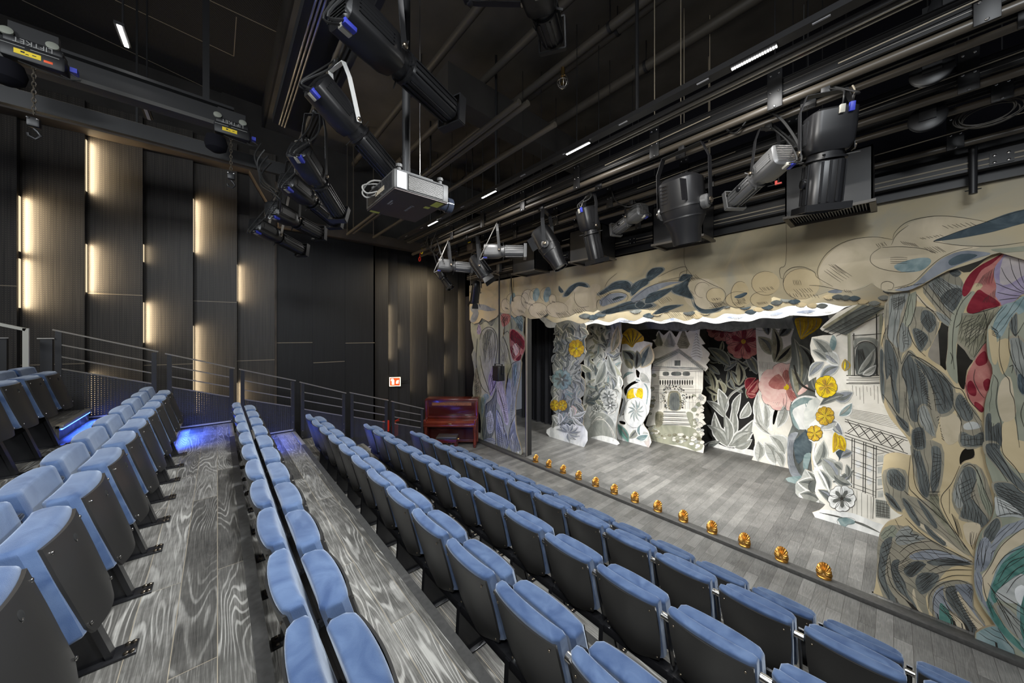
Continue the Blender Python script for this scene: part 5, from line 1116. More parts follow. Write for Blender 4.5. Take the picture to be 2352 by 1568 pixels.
# ---------------------------------------------------------------- red flower flat
f5 = Flat(10.6, TH)
f5.board([(718, 40), (705, 200), (722, 240), (740, 350), (712, 352), (780, 480), (705, 620), (682, 800), (705, 930), (760, 1040), (755, 1110), (710, 1180), (722, 1260), (770, 1330), (682, 1372), (680, 1390), (1215, 1500), (1225, 1200), (1260, 900), (1265, 40)], 'p_gap', k=2)
f5.foliage([(730, 330), (1240, 420), (1240, 830), (700, 860), (710, 620), (770, 480)], 120, DARKS, lay=2)
for (b, t, w_) in [((960, 560), (715, 360), 120), ((1240, 640), (1100, 420), 110), ((1050, 760), (1040, 510), 110), ((1050, 760), (960, 600), 80), ((880, 870), (820, 700), 110), ((790, 820), (730, 600), 80), ((830, 860), (690, 780), 90)]: f5.leaf(b, t, w_, .08, random.choice(DARKS), 5, 5)
for (b, t, w_, bd) in [((930, 1410), (790, 1040), 120, -.12), ((930, 1410), (710, 1180), 110, .15), ((930, 1410), (980, 960), 110, .08), ((930, 1410), (1200, 1120), 150, .12), ((930, 1410), (770, 1110), 100, -.05), ((960, 1410), (1210, 1250), 150, -.1), ((900, 1060), (830, 790), 120, .05), ((900, 1100), (700, 920), 80, .1), ((930, 1400), (890, 1060), 110, .1), ((1060, 1110), (1150, 930), 110, .15), ((1010, 1090), (1070, 840), 90, -.1), ((1000, 1420), (1190, 1330), 100, .1)]:
    f5.leaf(b, t, w_, bd, ('p_chalk', 'p_grey', 'p_lightgrey'), 6, 6)
f5.stroke([(900, 1200), (900, 1000), (960, 860), (1060, 790), (1140, 740)], 22, 'p_grey', 7, taper=False); f5.stroke([(910, 1200), (910, 1000), (965, 870), (1060, 800)], 5, 'p_chalk', 7.4)
for x in (880, 930, 945, 1010, 1040): f5.stroke([(x, 330), (x + 5, 560)], 8, 'p_grey', 4)
f5.flower((1095, 295), 190, 5, ('p_rose', 'p_red'), -85, 1.0, 8, 'p_ochre', 4, 6)
f5.flower((870, 170), 165, 5, ('p_rose', 'p_red'), 20, .75, 7, 'p_ochre', 4, 6)
f5.leaf((1130, 860), (1255, 690), 110, .1, ('p_red', 'p_rose', 'p_red'), 8, 3); f5.leaf((1120, 800), (1230, 680), 80, -.2, ('p_rose', 'p_red', 'p_red'), 8.6, 3); f5.leaf((1130, 850), (1240, 860), 70, .1, ('p_red', 'p_rose', 'p_red'), 8.3, 2)
f5.leaf((1220, 200), (1180, 70), 100, .1, DARKS[0], 5); f5.leaf((690, 1380), (860, 1340), 60, .1, ('p_lightgrey', 'p_slate', 'p_grey'), 6)
f5.fill([(690, 1375), (800, 1370), (940, 1420), (1100, 1430), (1210, 1450), (1215, 1498), (900, 1440), (680, 1392)], 'p_chalk', 6.5)
f5.done('scenic_flat', 'dark leafy cut-out with two large red blooms, right of the painted house', 'scenery')

# ---------------------------------------------------------------- pink flower flat and the right wings
TR = (1720, 700, 340 / 987.0)
f6 = Flat(10.25, TR)
f6.board([(70, 60), (50, 250), (60, 420), (70, 560), (45, 620), (30, 780), (22, 830), (40, 900), (35, 1000), (32, 1035), (258, 1092), (300, 1000), (310, 300), (310, 60)], 'p_white', holes=[[(100, 640), (130, 660), (120, 740), (95, 700)], [(175, 680), (205, 650), (180, 760), (165, 800), (155, 760)]], k=2)
for (b, t, w_, c) in [((170, 380), (160, 140), 80, DARKS[0]), ((180, 380), (290, 260), 80, DARKS[0]), ((150, 330), (60, 210), 90, ('p_sage', 'p_olive', 'p_slate')), ((130, 200), (80, 90), 60, DARKS[1]), ((200, 210), (280, 100), 70, DARKS[1])]: f6.leaf(b, t, w_, .1, c, 3, 6)
f6.hatch((62, 375), (180, 385), (70, 440), (180, 470), 14, 2, 'ink_soft')
f6.flower((245, 548), 180, 5, ('p_pink', 'p_rose'), 200, .9, 6, 'p_yellow', 2.2, 8)
f6.fill([(75, 500), (120, 430), (200, 450), (250, 540), (180, 560), (100, 570)], 'p_pink', 7.2); f6.fill([(80, 580), (180, 570), (250, 555), (220, 640), (140, 640)], 'p_pink', 7.3)
f6.fill([(130, 520), (200, 460), (250, 550), (170, 560)], 'p_rose', 7.6); f6.hatch((80, 500), (110, 600), (150, 520), (190, 600), 8, 2, 'p_rose'); f6.disc((248, 552), 16, 14, 'p_yellow', 9)
for (b, t, w_, bd) in [((110, 840), (100, 640), 70, .1), ((100, 820), (60, 580), 60, -.1), ((190, 820), (250, 640), 80, .05), ((130, 860), (30, 780), 60, .1), ((150, 870), (60, 640), 40, -.2), ((240, 1000), (130, 870), 110, .2), ((60, 1040), (60, 900), 90, .1), ((180, 1060), (100, 910), 110, .1), ((230, 1080), (160, 960), 80, .1)]: f6.leaf(b, t, w_, bd, ('p_chalk', 'p_lightgrey', 'p_grey'), 5, 6)
f6.stroke([(150, 840), (150, 740), (180, 650)], 22, 'p_chalk', 5, taper=False)
f6.done('scenic_flat', 'white leaf cut-out with a large pink bloom, right of the red flowers', 'scenery')
f7 = Flat(9.33, TR)
f7.board([(300, 50), (305, 150), (282, 220), (285, 350), (265, 450), (290, 560), (320, 620), (282, 650), (270, 720), (290, 800), (262, 870), (255, 1000), (268, 1100), (315, 1150), (245, 1155), (240, 1170), (330, 1195), (480, 1240), (480, 560), (520, 200), (520, 50)], 'p_slate', k=2)
f7.fill([(310, 90), (420, 85), (490, 95), (460, 160), (400, 200), (350, 230), (320, 160)], 'p_ochre', 3)
for i in range(7): f7.stroke([(345, 225), (320 + i * 24, 150), (310 + i * 28, 95)], 6, 'p_olive' if i % 2 else 'p_yellow', 3.5)
for (b, t, w_, c) in [((340, 560), (300, 220), 70, DARKS[2]), ((420, 480), (330, 260), 90, ('p_grey', 'p_slate', 'p_gap')), ((330, 610), (280, 420), 80, ('p_grey', 'p_olive', 'p_slate')), ((440, 560), (420, 330), 100, DARKS[2])]: f7.leaf(b, t, w_, .12, c, 3, 6)
f7.stroke([(300, 400), (340, 520), (440, 580)], 16, 'ink', 5)
f7.fill([(325, 590), (350, 555), (390, 530), (390, 565), (340, 600)], 'p_pink', 4)
f7.fill([(285, 660), (330, 615), (400, 605), (470, 640), (460, 800), (380, 830), (320, 820), (290, 760)], 'p_chalk', 4); f7.fill([(275, 700), (300, 650), (370, 615), (470, 640), (470, 665), (390, 655), (320, 680), (290, 720), (340, 830), (300, 800)], 'p_tealgrey', 4.6)
for i in range(6): f7.stroke([(375 + i * 14, 650), (385 + i * 14, 700), (372 + i * 14, 760)], 6, 'p_tealgrey', 5)
f7.fill([(300, 920), (330, 880), (400, 830), (420, 960), (380, 1000), (330, 1060), (305, 990)], 'p_navy', 5); f7.fill([(370, 1000), (415, 990), (400, 1060), (385, 1110), (362, 1080)], 'p_tealgrey', 5.2)
f7.fill([(262, 880), (330, 850), (300, 920), (300, 1040), (340, 1130), (370, 1150), (300, 1150), (265, 1080)], 'p_grey_blue', 4.6)
for i in range(8): f7.stroke([(270 + i * 7, 900), (266 + i * 7, 1000), (285 + i * 9, 1120)], 2.6, 'ink', 5.4)
f7.fill([(245, 1158), (330, 1140), (440, 1150), (440, 1225), (330, 1192)], 'p_tealgrey', 4.5)
f7.done('scenic_flat', 'slate and teal cut-out with a dark yellow crown, behind the yellow blooms', 'scenery')
f8 = Flat(8.60, TR)
f8.board([(400, 640), (370, 800), (420, 900), (415, 1000), (420, 1110), (375, 1092), (350, 1150), (315, 1182), (310, 1230), (330, 1280), (480, 1335), (620, 1380), (640, 640)], 'p_lightgrey', k=2)
for (b, t, w_) in [((500, 1250), (320, 1180), 110), ((470, 1300), (330, 1260), 70), ((520, 1300), (380, 1100), 60), ((480, 1100), (430, 930), 80)]: f8.leaf(b, t, w_, .1, ('p_chalk', 'p_grey', 'p_slate'), 4, 6)
f8.disc((440, 1210), 42, 40, 'p_slate', 5); f8.arc((440, 1210), 44, 0, 360, 3, 'ink', 6)
f8.done('scenic_flat', 'low grey leaf cut-out tucked behind the tower at its lower left', 'scenery')
f9 = Flat(7.87, TR)
f9.board([(420, 215), (415, 330), (440, 380), (400, 440), (400, 510), (450, 480), (442, 600), (480, 640), (458, 690), (450, 760), (402, 800), (400, 900), (432, 920), (415, 1010), (425, 1100), (450, 1180), (440, 1240), (470, 1300), (510, 1330), (470, 1368), (440, 1412), (910, 1570), (1250, 1690), (1250, -20), (740, -20), (500, 130), (488, 172), (560, 200)], 'p_white', k=2)
f9.fill([(715, 300), (760, 250), (845, 280), (850, 460), (718, 464)], 'p_slate', 3); f9.leaf((730, 460), (840, 290), 70, .1, ('p_lightgrey', 'p_grey', 'p_slate'), 4, 6); f9.leaf((760, 465), (850, 400), 50, .1, ('p_chalk', 'p_lightgrey', 'p_grey'), 4.4, 5); f9.hatch((725, 300), (760, 290), (730, 450), (800, 420), 9, 3)
# roof and open belfry
f9.fill([(488, 150), (740, -10), (1200, -10), (900, 30), (650, 205)], 'p_olive', 2, False); f9.fill([(500, 165), (760, 0), (900, 20), (650, 200)], 'p_slate', 2.4, False)
for i in range(4): f9.stroke([(492 + i * 30, 178 + i * 10), (680 + i * 60, 60 + i * 5), (860 + i * 20, -20 + i * 22)], 4, 'ink', 4, False, False)
for i in range(14): f9.stroke([(540 + i * 24, 150 - i * 10), (590 + i * 24, 180 - i * 12)], 3, 'ink', 4, False)
for x in (668, 700, 852, 880): f9.stroke([(x, 190 if x < 800 else 60), (x + 3, 470)], 20 if x in (668, 880) else 8, 'p_sage' if x in (668, 880) else 'ink', 4, False, False)
for x in (660, 690, 712, 848, 866, 892): f9.stroke([(x, 200 if x < 800 else 60), (x + 2, 470)], 3, 'ink', 5, False)
f9.fill([(710, 300), (725, 250), (780, 235), (830, 255), (850, 290), (850, 225), (705, 225)], 'p_grey', 4); f9.arc((780, 300), 70, 190, 350, 6, 'ink', 5, .8)
f9.stroke([(690, 205), (780, 200), (900, 190)], 6, 'ink', 5, False)
for i, y in enumerate((470, 486, 500, 516, 524)): f9.stroke([(650 + (i % 2) * 15, y), (780, y + 2), (905, y - 2)], 5 if i in (0, 4) else 3, 'ink', 4, False, False)
for i in range(9): f9.stroke([(690 + i * 24, 535 + (i % 3) * 8), (694 + i * 24, 580 + (i % 4) * 26)], 4, 'ink_soft', 3)
for i in range(7): f9.stroke([(640 + i * 6, 690 + i * 10), (780, 712 + i * 10), (1000, 755 + i * 12)], 2.6, 'ink_soft', 3, False)
for i, y in enumerate((760, 776, 850, 870, 888)): f9.stroke([(640, y), (1060, y + 130 + (12 if i > 1 else 0))], 4, 'ink', 4, False, False)
for i in range(5):
    x0 = 660 + i * 74; d = 74 * .33
    a, b, c_, d_ = (x0, 775 + i * d), (x0 + 74, 775 + (i + 1) * d), (x0, 850 + i * d), (x0 + 74, 850 + (i + 1) * d)
    for (p, q) in ((a, d_), (c_, b)):
        f9.stroke([(p[0] - 3, p[1] - 6), (q[0] - 3, q[1] - 6)], 3.4, 'ink', 4, False, False); f9.stroke([(p[0] + 3, p[1] + 6), (q[0] + 3, q[1] + 6)], 3.4, 'ink', 4, False, False)
# windowed storey
for x in (688, 704, 765, 780, 832, 850): f9.stroke([(x, 890 + (x - 688) * .32), (x - 4, 1215 + (x - 688) * .45)], 5, 'ink', 4, False, False)
for i, y in enumerate((905, 945, 975, 1030, 1055, 1110, 1130, 1190, 1215)): f9.stroke([(690, y), (775, y + 30), (850, y + 58)], 3.6, 'ink', 4, False)
for (x, y) in [(715, 960), (715, 1050), (715, 1130), (790, 990), (790, 1080), (790, 1165)]: f9.disc((x + 14, y + 10), 18, 26, 'p_chalk', 3, 0, 8)
for y in (955, 1030, 1110, 1190): f9.stroke([(850, y + 40), (905, y + 30)], 4, 'ink', 4, False); f9.fill([(858, y + 50), (895, y + 46), (893, y + 90), (858, y + 92)], 'p_lightgrey', 3, False)
for x in (690, 720, 752, 790, 815): f9.stroke([(x, 1225 + (x - 690) * .4), (x, 1400 + (x - 690) * .2)], 3.4, 'ink', 3, False)
f9.stroke([(832, 1280), (826, 1425)], 7, 'ink', 4, False); f9.fill([(845, 1295), (940, 1310), (940, 1425), (845, 1415)], 'p_grey', 3, False)
f9.hatch((850, 1300), (935, 1310), (850, 1410), (935, 1420), 7, 3.4); f9.hatch((845, 1310), (845, 1410), (940, 1330), (940, 1425), 6, 3.0)
# bush with yellow blooms on the tower's left
for (b, t, w_, c) in [((560, 380), (420, 220), 90, GREYS[0]), ((600, 400), (480, 320), 90, ('p_chalk', 'p_lightgrey', 'p_grey_blue')), ((520, 370), (420, 300), 60, ('p_lightgrey', 'p_grey', 'p_slate')), ((600, 410), (470, 500), 80, GREYS[1]), ((500, 380), (400, 480), 70, ('p_lightgrey', 'p_grey_blue', 'p_grey')), ((560, 620), (700, 580), 90, ('p_lightgrey', 'p_grey_blue', 'p_slate')), ((640, 600), (470, 670), 60, ('p_grey', 'p_slate', 'p_grey')), ((600, 740), (690, 650), 70, ('p_chalk', 'p_tealgrey', 'p_grey')), ((590, 780), (470, 830), 90, ('p_chalk', 'p_lightgrey', 'p_grey_blue')), ((560, 760), (630, 870), 70, ('p_chalk', 'p_grey_blue', 'p_lightgrey')), ((440, 1080), (500, 900), 90, ('p_lightgrey', 'p_grey', 'p_slate')), ((600, 1180), (470, 1010), 110, ('p_lightgrey', 'p_grey', 'p_grey_blue')), ((560, 1130), (690, 1200), 80, ('p_chalk', 'p_grey', 'p_slate')), ((620, 1100), (560, 1050), 60, GREYS[0]), ((660, 1150), (650, 1060), 50, GREYS[0]), ((540, 1240), (455, 1090), 70, GREYS[0]), ((560, 1180), (700, 1100), 60, GREYS[2]), ((570, 1330), (460, 1230), 60, GREYS[2]), ((640, 960), (560, 880), 80, GREYS[1]), ((690, 980), (610, 1020), 60, GREYS[1])]: f9.leaf(b, t, w_, .1, c, 5, 6)
f9.fill([(600, 1020), (580, 980), (640, 960), (600, 1040)], 'p_navy', 5.5); f9.fill([(540, 250), (560, 200), (585, 240), (570, 300), (545, 290)], 'p_tealgrey', 5)
f9.stroke([(430, 1100), (420, 1000), (450, 920)], 10, 'p_cream2', 6); f9.stroke([(440, 920), (430, 1030), (500, 1160), (560, 1300)], 14, 'p_chalk', 6)
for (c, r_, m_, rot) in [((515, 545), 72, 'p_yellow', -20), ((438, 855), 52, 'p_ochre', 10), ((508, 740), 62, 'p_ochre', 30)]:
    f9.flower(c, r_, 4 if r_ > 70 else 5, (m_, 'p_yellow' if m_ == 'p_ochre' else 'p_ochre'), rot, 1.0, 9, 'p_ochre', 2.4, 5)
f9.leaf((575, 850), (560, 985), 62, -.15, ('p_yellow', 'p_ochre', 'p_yellow'), 9, 4); f9.leaf((605, 870), (640, 975), 74, .1, ('p_yellow', 'p_ochre', 'p_yellow'), 9, 4); f9.leaf((640, 440), (640, 360), 60, .1, ('p_ochre', 'p_olive', 'p_yellow'), 9, 3)
f9.flower((620, 1290), 92, 5, ('p_chalk', 'p_slate'), 15, .95, 9, 'ink', 3, 6)
f9.fill([(442, 1408), (480, 1365), (560, 1370), (700, 1390), (820, 1440), (905, 1475), (905, 1565), (660, 1480)], 'p_chalk', 6)
for i in range(9): f9.stroke([(470 + i * 20, 1385 + i * 5), (600 + i * 20, 1410 + i * 6), (760 + i * 16, 1470 + i * 7)], 4, random.choice(['ink_soft', 'p_slate', 'ink']), 7)
f9.disc((650, 1440), 60, 22, 'p_tealgrey', 7.5, 10); f9.arc((650, 1440), 62, 0, 360, 2.4, 'ink', 8, .38)
f9.done('painted_tower', 'white sketched wooden tower cut-out with yellow blooms, at right of the stage', 'scenery')
# black drape at stage left, with the portal's metal edge
q = MB()
dp = []
for i in range(60):
    f = i / 59.0; x = -9.6 + 2.55 * f; y = 8.9 + .07 * math.sin(i * 1.35) + .05 * math.sin(i * .7 + 1)
    dp.append((x, y))
vs = [Vector((x, y, SZ + .01)) for x, y in dp] + [Vector((x, y + .03 * math.sin(i), 4.6)) for i, (x, y) in enumerate(dp)]
n_ = len(dp); q.add(vs, [(i, i + 1, n_ + i + 1, n_ + i) for i in range(n_ - 1)], 0, True)
mat('drape', (.014, .015, .020), .85, sheen=.35, sheen_tint=(.5, .55, .7))
o = q.build('stage_drape', M['drape'], ang=80); tag(o, 'black pleated drape hanging between the tulip leg and the leaf cut-outs', 'curtain')
q = MB().b2((-6.40, 6.10, SZ), (-6.36, 6.28, 4.4), 0); q.b2((-6.37, 6.06, SZ), (-6.335, 6.10, 4.4), 1)
o = q.build('portal_return', [M['black_metal'], M['steel']]); tag(o, 'narrow black return panel with a metal edge behind the tulip leg', 'panel')
# grey backcloth
q = MB(); vs = []
nb = 50
for i in range(nb):
    f = i / (nb - 1.0); x = -7.0 + 9.0 * f; y = 11.25 + .03 * math.sin(i * 2.1); vs += [Vector((x, y, SZ + .01)), Vector((x, y, 5.2))]
q.add(vs, [(2 * i, 2 * i + 2, 2 * i + 3, 2 * i + 1) for i in range(nb - 1)], 0, True)
paint('backcloth', (.06, .06, .055), (.13, .125, .11), scale=.8)
o = q.build('backcloth', M['backcloth'], ang=80); tag(o, 'dim grey backcloth hanging at the rear of the stage', 'curtain')
# low ground roll behind
# ================================================================== side stair rails
mat('red', (.62, .035, .015), .35)
mat('cable', (.014, .014, .014), .55)
mat('cable_grey', (.30, .29, .27), .5)
mat('plug_blue', (.035, .05, .42), .45)
mat('plug_grey', (.42, .40, .34), .5)
mat('yellow', (.75, .55, .02), .5)
mat('rope', (.35, .30, .22), .6)
mat('rail_steel', (.24, .22, .19), .35, metal=.5)
mat('rail_pale', (.42, .41, .36), .45)
mat('fixture', (.010, .010, .011), .36, spec=.5)
mat('fixture_grey', (.15, .15, .15), .40, metal=.5)
mat('lens', (.03, .035, .05), .08, spec=.8)
mat('proj_dark', (.050, .036, .034), .55)
mat('proj_grey', (.055, .053, .05), .5)
mat('label_white', (.30, .30, .32), .5)
mat('sticker', (.55, .58, .12), .5)
mat('mahogany', (.12, .017, .007), .22, coat=.6, noise=.35, nscale=3)
mat('mahog_dark', (.060, .008, .006), .25, coat=.5)
mat('fret', (.26, .10, .03), .5, noise=.7, nscale=60)
mat('brass', (.62, .42, .16), .28, metal=1.0)
mat('leather', (.03, .028, .027), .38)
mat('gold', (.48, .25, .055), .32, metal=.85, noise=.35, nscale=40)
mat('gap_dark', (.004, .004, .004), .95)
RXP = -7.55
Z0 = (0, 700, 700 / 2335.0); Z6 = (600, 720, 650 / 2352.0)
def zt(T, p): return (T[0] + p[0] * T[2], T[1] + p[1] * T[2])
RAILS = [
 (Z0, (405, 190), (1215, 358), [((440, 300), (1185, 440)), ((440, 392), (1185, 525)), ((440, 485), (1185, 605))], 'highest one, at far left by the blue lit half steps'),
 (Z0, (1265, 372), (1800, 485), [((1290, 465), (1770, 555)), ((1290, 545), (1770, 630)), ((1290, 625), (1770, 705))], 'second from the top of the stair'),
 (Z0, (1832, 492), (2265, 580), [((1850, 575), (2245, 650)), ((1850, 648), (2245, 715)), ((1850, 720), (2245, 780))], 'third from the top, behind the seats seen from above'),
 (Z6, (320, 568), (705, 660), [((335, 650), (690, 715)), ((335, 718), (690, 780)), ((335, 790), (690, 850))], 'fourth from the top, before the dark doors'),
 (Z6, (735, 655), (1055, 720), [((745, 730), (1045, 785)), ((745, 795), (1045, 845)), ((745, 855), (1045, 905))], 'fifth from the top, left of the red extinguisher'),
 (Z6, (1080, 728), (1350, 790), [((1090, 797), (1340, 842)), ((1090, 855), (1340, 900)), ((1090, 910), (1340, 950))], 'lowest one, next to the piano')]
for i, (T, a, b, mids, lab) in enumerate(RAILS):
    A = onX(*zt(T, a), RXP); B = onX(*zt(T, b), RXP)
    zb = {0: TZ[7], 1: TZ[6], 2: TZ[5], 3: TZ[4], 4: TZ[3], 5: TZ[2]}[i]
    root = thing('stair_railing', 'black steel stair railing panel, ' + lab, 'railing', (RXP, A.y, zb), 'railing panels along the side stair')
    off = Vector(root.location)
    def Wp(p): return Vector(p) - off
    q = MB().bar(Wp(A), Wp(B), .045, .018, 0); q.build('top_rail', M['rail_steel'], root)
    for p in (A, B):
        s_ = 1 if p is A else -1
        q = MB().b2(Wp((RXP - .012, p.y + s_ * .02, zb - .32)), Wp((RXP + .012, p.y + s_ * .075, p.z - .009)))
        for k in range(3): q.sphere(Wp((RXP + .014, p.y + s_ * .048, zb + .05 + .12 * k)), .007, 1, 8)
        q.build('post', [M['black_metal'], M['bolt']], root)
    lo = None
    for (m0, m1) in mids:
        P0 = onX(*zt(T, m0), RXP); P1 = onX(*zt(T, m1), RXP); lo = (P0, P1)
        q = MB().bar(Wp(P0), Wp(P1), .016, .016); q.build('mid_rail', M['rail_steel'], root)
    P0, P1 = lo
    q = MB(); q.prism([Wp((RXP - .004, P0.y, P0.z)), Wp((RXP - .004, P1.y, P1.z)), Wp((RXP - .004, P1.y, zb + .02)), Wp((RXP - .004, P0.y, zb + .02))], (.004, 0, 0)); q.build('mesh_panel', M['mesh_perf'], root)
    q = MB().b2(Wp((RXP + .004, P0.y, zb + .015)), Wp((RXP + .016, P1.y, zb + .035))); q.b2(Wp((RXP - .012, A.y, zb - .32)), Wp((RXP + .004, B.y, zb + .02)), 1); q.build('kick_plate', [M['nosing'], M['black_metal']], root)
# pale hand rail and dark posts at the far left
root = thing('hand_rail', 'pale grey angular hand rail at the far left edge', 'railing', onX(60, 862, -6.9))
off = Vector(root.location)
p0 = onX(-80, 728, -6.9); p1 = onX(60, 757, -6.9); p2 = onX(60, 862, -6.9); p2.z = TZ[8] - .1
q = MB().bar(p0 - off, p1 - off, .035, .035); q.build('top_rail', M['rail_pale'], root)
q = MB().bar(p1 - off + Vector((0, 0, .017)), p2 - off, .035, .045, 0, (0, 1, 0)); q.build('post', M['rail_pale'], root)
for (u, vt, lab) in [(108, 778, 'dark square post with a pale edge and flat cap, left of the highest railing'), (2, 777, 'dark slim post at the left picture edge behind the pale hand rail')]:
    p = onX(u, vt, -7.55); zb = TZ[8]
    root = thing('stair_post', lab, 'post', (p.x, p.y, zb))
    q = MB().b2((-.03, -.05, -.3), (.03, .05, p.z - zb)); q.b2((-.034, -.056, -.3), (-.02, -.044, p.z - zb), 1); q.build('post_body', [M['black_metal'], M['rope']], root)
    q = MB().b2((-.05, -.07, p.z - zb), (.05, .07, p.z - zb + .012)); q.build('post_cap', M['steel'], root)

# ================================================================== piano, bench, extinguisher, sign
def local(root, fwd):
    f = Vector((fwd[0], fwd[1], 0)).normalized(); r = Vector((f.y, -f.x, 0))    # r to the right when looking along -f?
    root.rotation_euler = Matrix((Vector((f.y, -f.x, 0)), f, Vector((0, 0, 1)))).transposed().to_euler()
pp = onZ(1033, 1029, 0)
piano = thing('upright_piano', 'polished mahogany upright piano against the side wall beside the stage', 'piano', (pp.x, pp.y, 0)); local(piano, (-.74, .67))
# local: +Y away from the viewer, +X = image left?  keep symmetric
W_, H_, D_ = 1.50, 1.36, .62
q = MB(); q.b2((-W_ / 2, .30, .10), (W_ / 2, .30 + .36, H_ - .05), 0, .008); q.build('case', M['mahogany'], piano)
q = MB(); q.b2((-W_ / 2 - .04, .26, H_ - .055), (W_ / 2 + .04, .70, H_ - .02), 0, .01); q.b2((-W_ / 2 - .02, .28, H_ - .02), (W_ / 2 + .02, .68, H_), 0, .01); q.build('lid', M['mahogany'], piano)
q = MB(); q.b2((-W_ / 2 + .07, .288, .86), (W_ / 2 - .07, .30, H_ - .09), 0, .006)
up = q.build('front_panel', M['mahog_dark'], piano)
q = MB(); q.b2((-W_ / 2 + .17, .280, H_ - .20), (W_ / 2 - .17, .288, H_ - .11), 0); q.build('fretwork', M['fret'], up)
q = MB(); q.b2((-W_ / 2 + .05, .272, .80), (W_ / 2 - .05, .30, .845), 0, .006); q.build('music_shelf', M['mahogany'], piano)
q = MB()
for sx in (-1, 1): q.b2((sx * W_ / 2 - .035, .272, .10), (sx * W_ / 2 + .035, .31, H_ - .055), 0, .006)
q.build('pilaster', M['mahogany'], piano)
q = MB(); q.b2((-W_ / 2 - .01, .0, .60), (W_ / 2 + .01, .32, .66), 0, .01); q.b2((-W_ / 2 - .01, .0, .66), (-W_ / 2 + .06, .30, .80), 0, .012); q.b2((W_ / 2 - .06, .0, .66), (W_ / 2 + .01, .30, .80), 0, .012); q.build('key_bed', M['mahogany'], piano)
q = MB(); q.prism([(-W_ / 2 + .06, .01, .66), (-W_ / 2 + .06, .01, .71), (-W_ / 2 + .06, .06, .765), (-W_ / 2 + .06, .30, .785), (-W_ / 2 + .06, .30, .66)], (W_ - .12, 0, 0), 0)
fb_ = q.build('fallboard', M['mahogany'], piano)
q = MB(); q.b2((-.05, .004, .675), (.05, .012, .700), 0, .003); q.build('lock_plate', M['brass'], fb_)
for sx in (-1, 1):
    q = MB(); q.lathe((sx * (W_ / 2 - .04), .05, 0), (0, 0, 1), [(0, .022), (.03, .035), (.07, .030), (.09, .045), (.20, .042), (.30, .030), (.48, .046), (.52, .055), (.60, .055)], 0, 16); lgp = q.build('leg', M['mahogany'], piano)
    q = MB(); q.cyl((sx * (W_ / 2 - .04) - .012, .05, .02), (sx * (W_ / 2 - .04) + .012, .05, .02), .02, 0, 12); q.build('caster', M['brass'], lgp)
    q = MB(); q.b2((sx * (W_ / 2 - .04) - .045, .02, .02), (sx * (W_ / 2 - .04) + .045, .56, .10), 0, .01); q.build('toe_block', M['mahog_dark'], piano)
q = MB(); q.b2((-W_ / 2 + .05, .30, .10), (W_ / 2 - .05, .318, .60), 0); q.b2((-W_ / 2 + .04, .285, .08), (W_ / 2 - .04, .32, .16), 0, .006); q.build('knee_panel', M['mahog_dark'], piano)
for x in (-.12, 0, .12):
    q = MB(); q.box((x, .25, .055), (.028, .12, .014), 0, None, .005); q.build('pedal', M['brass'], piano)
bp_ = onZ(1028, 1000, .50)
bench = thing('piano_bench', 'low padded piano bench with black seat in front of the piano', 'bench', (bp_.x, bp_.y, 0)); local(bench, (-.74, .67))
q = MB(); q.box((0, 0, .475), (.56, .34, .07), 0, None, .025); q.build('seat', M['leather'], bench)
q = MB(); q.b2((-.27, -.15, .34), (.27, .15, .44), 0, .008); ap = q.build('apron', M['mahog_dark'], bench)
for sx in (-1, 1):
    q = MB(); q.cyl((sx * .28, 0, .41), (sx * .315, 0, .41), .02, 0, 12); q.build('knob', M['brass'], ap)
    for sy in (-1, 1):
        q = MB(); q.lathe((sx * .235, sy * .12, 0), (0, 0, 1), [(0, .018), (.05, .022), (.30, .030), (.34, .034)], 0, 12); q.build('leg', M['mahog_dark'], bench)
ex = onX(907, 998, XR2 + .55)
root = thing('fire_extinguisher', 'red fire extinguisher standing behind the lowest railings', 'fire extinguisher', (ex.x, ex.y, max(0, ex.z - .02)))
q = MB(); q.lathe((0, 0, 0), (0, 0, 1), [(0, .07), (.01, .085), (.18, .09), (.26, .088), (.30, .07), (.33, .04), (.36, .03)], 0, 20); q.build('cylinder', M['red'], root)
q = MB(); q.cyl((0, 0, .36), (0, 0, .40), .026, 0); q.bar((0, 0, .40), (.06, .10, .46), .02, .02, 1); q.bar((0, 0, .39), (.02, .12, .40), .018, .012, 1); q.build('valve_handle', [M['brass'], M['red']], root)
q = MB(); q.tube([(0, -.02, .37), (-.03, -.10, .35), (-.02, -.13, .22), (0, -.11, .10)], .011, 0); q.build('hose', M['cable'], root)
q = MB(); q.b2((-.06, -.2, -root.location.z), (.02, .2, -.001), 0); q.b2((-.155, -.30, .12), (-.09, -.12, .42), 1); q.build('stand', [M['black_metal'], M['red']], root)
sp_ = onX(907, 876.5, XR2 + .22)
mat('sign_red', (.55, .02, .005), .5, emit=(1.0, .055, .008), es=1.6)
mat('sign_white', (.8, .75, .6), .5, emit=(1.0, .85, .55), es=3.2)
root = thing('fire_sign', 'lit red fire extinguisher sign projecting from the side wall', 'sign', sp_); local(root, (-.85, .53))
q = MB(); q.b2((-.15, .012, -.125), (.15, .04, .125), 0); q.b2((-.155, .008, -.13), (.155, .012, .13), 1); sgn = q.build('light_box', [M['black_metal'], M['sign_white']], root)
q = MB(); q.b2((-.14, .002, -.115), (.14, .008, .115), 0); q.build('red_face', M['sign_red'], sgn)
q = MB(); q.b2((-.085, -.003, -.08), (-.02, .002, .05), 0, .002); q.b2((-.065, -.003, .05), (-.04, .002, .085), 0); q.tube([(-.045, 0, .08), (-.095, 0, .085), (-.105, 0, .03)], .007, 0, 6)
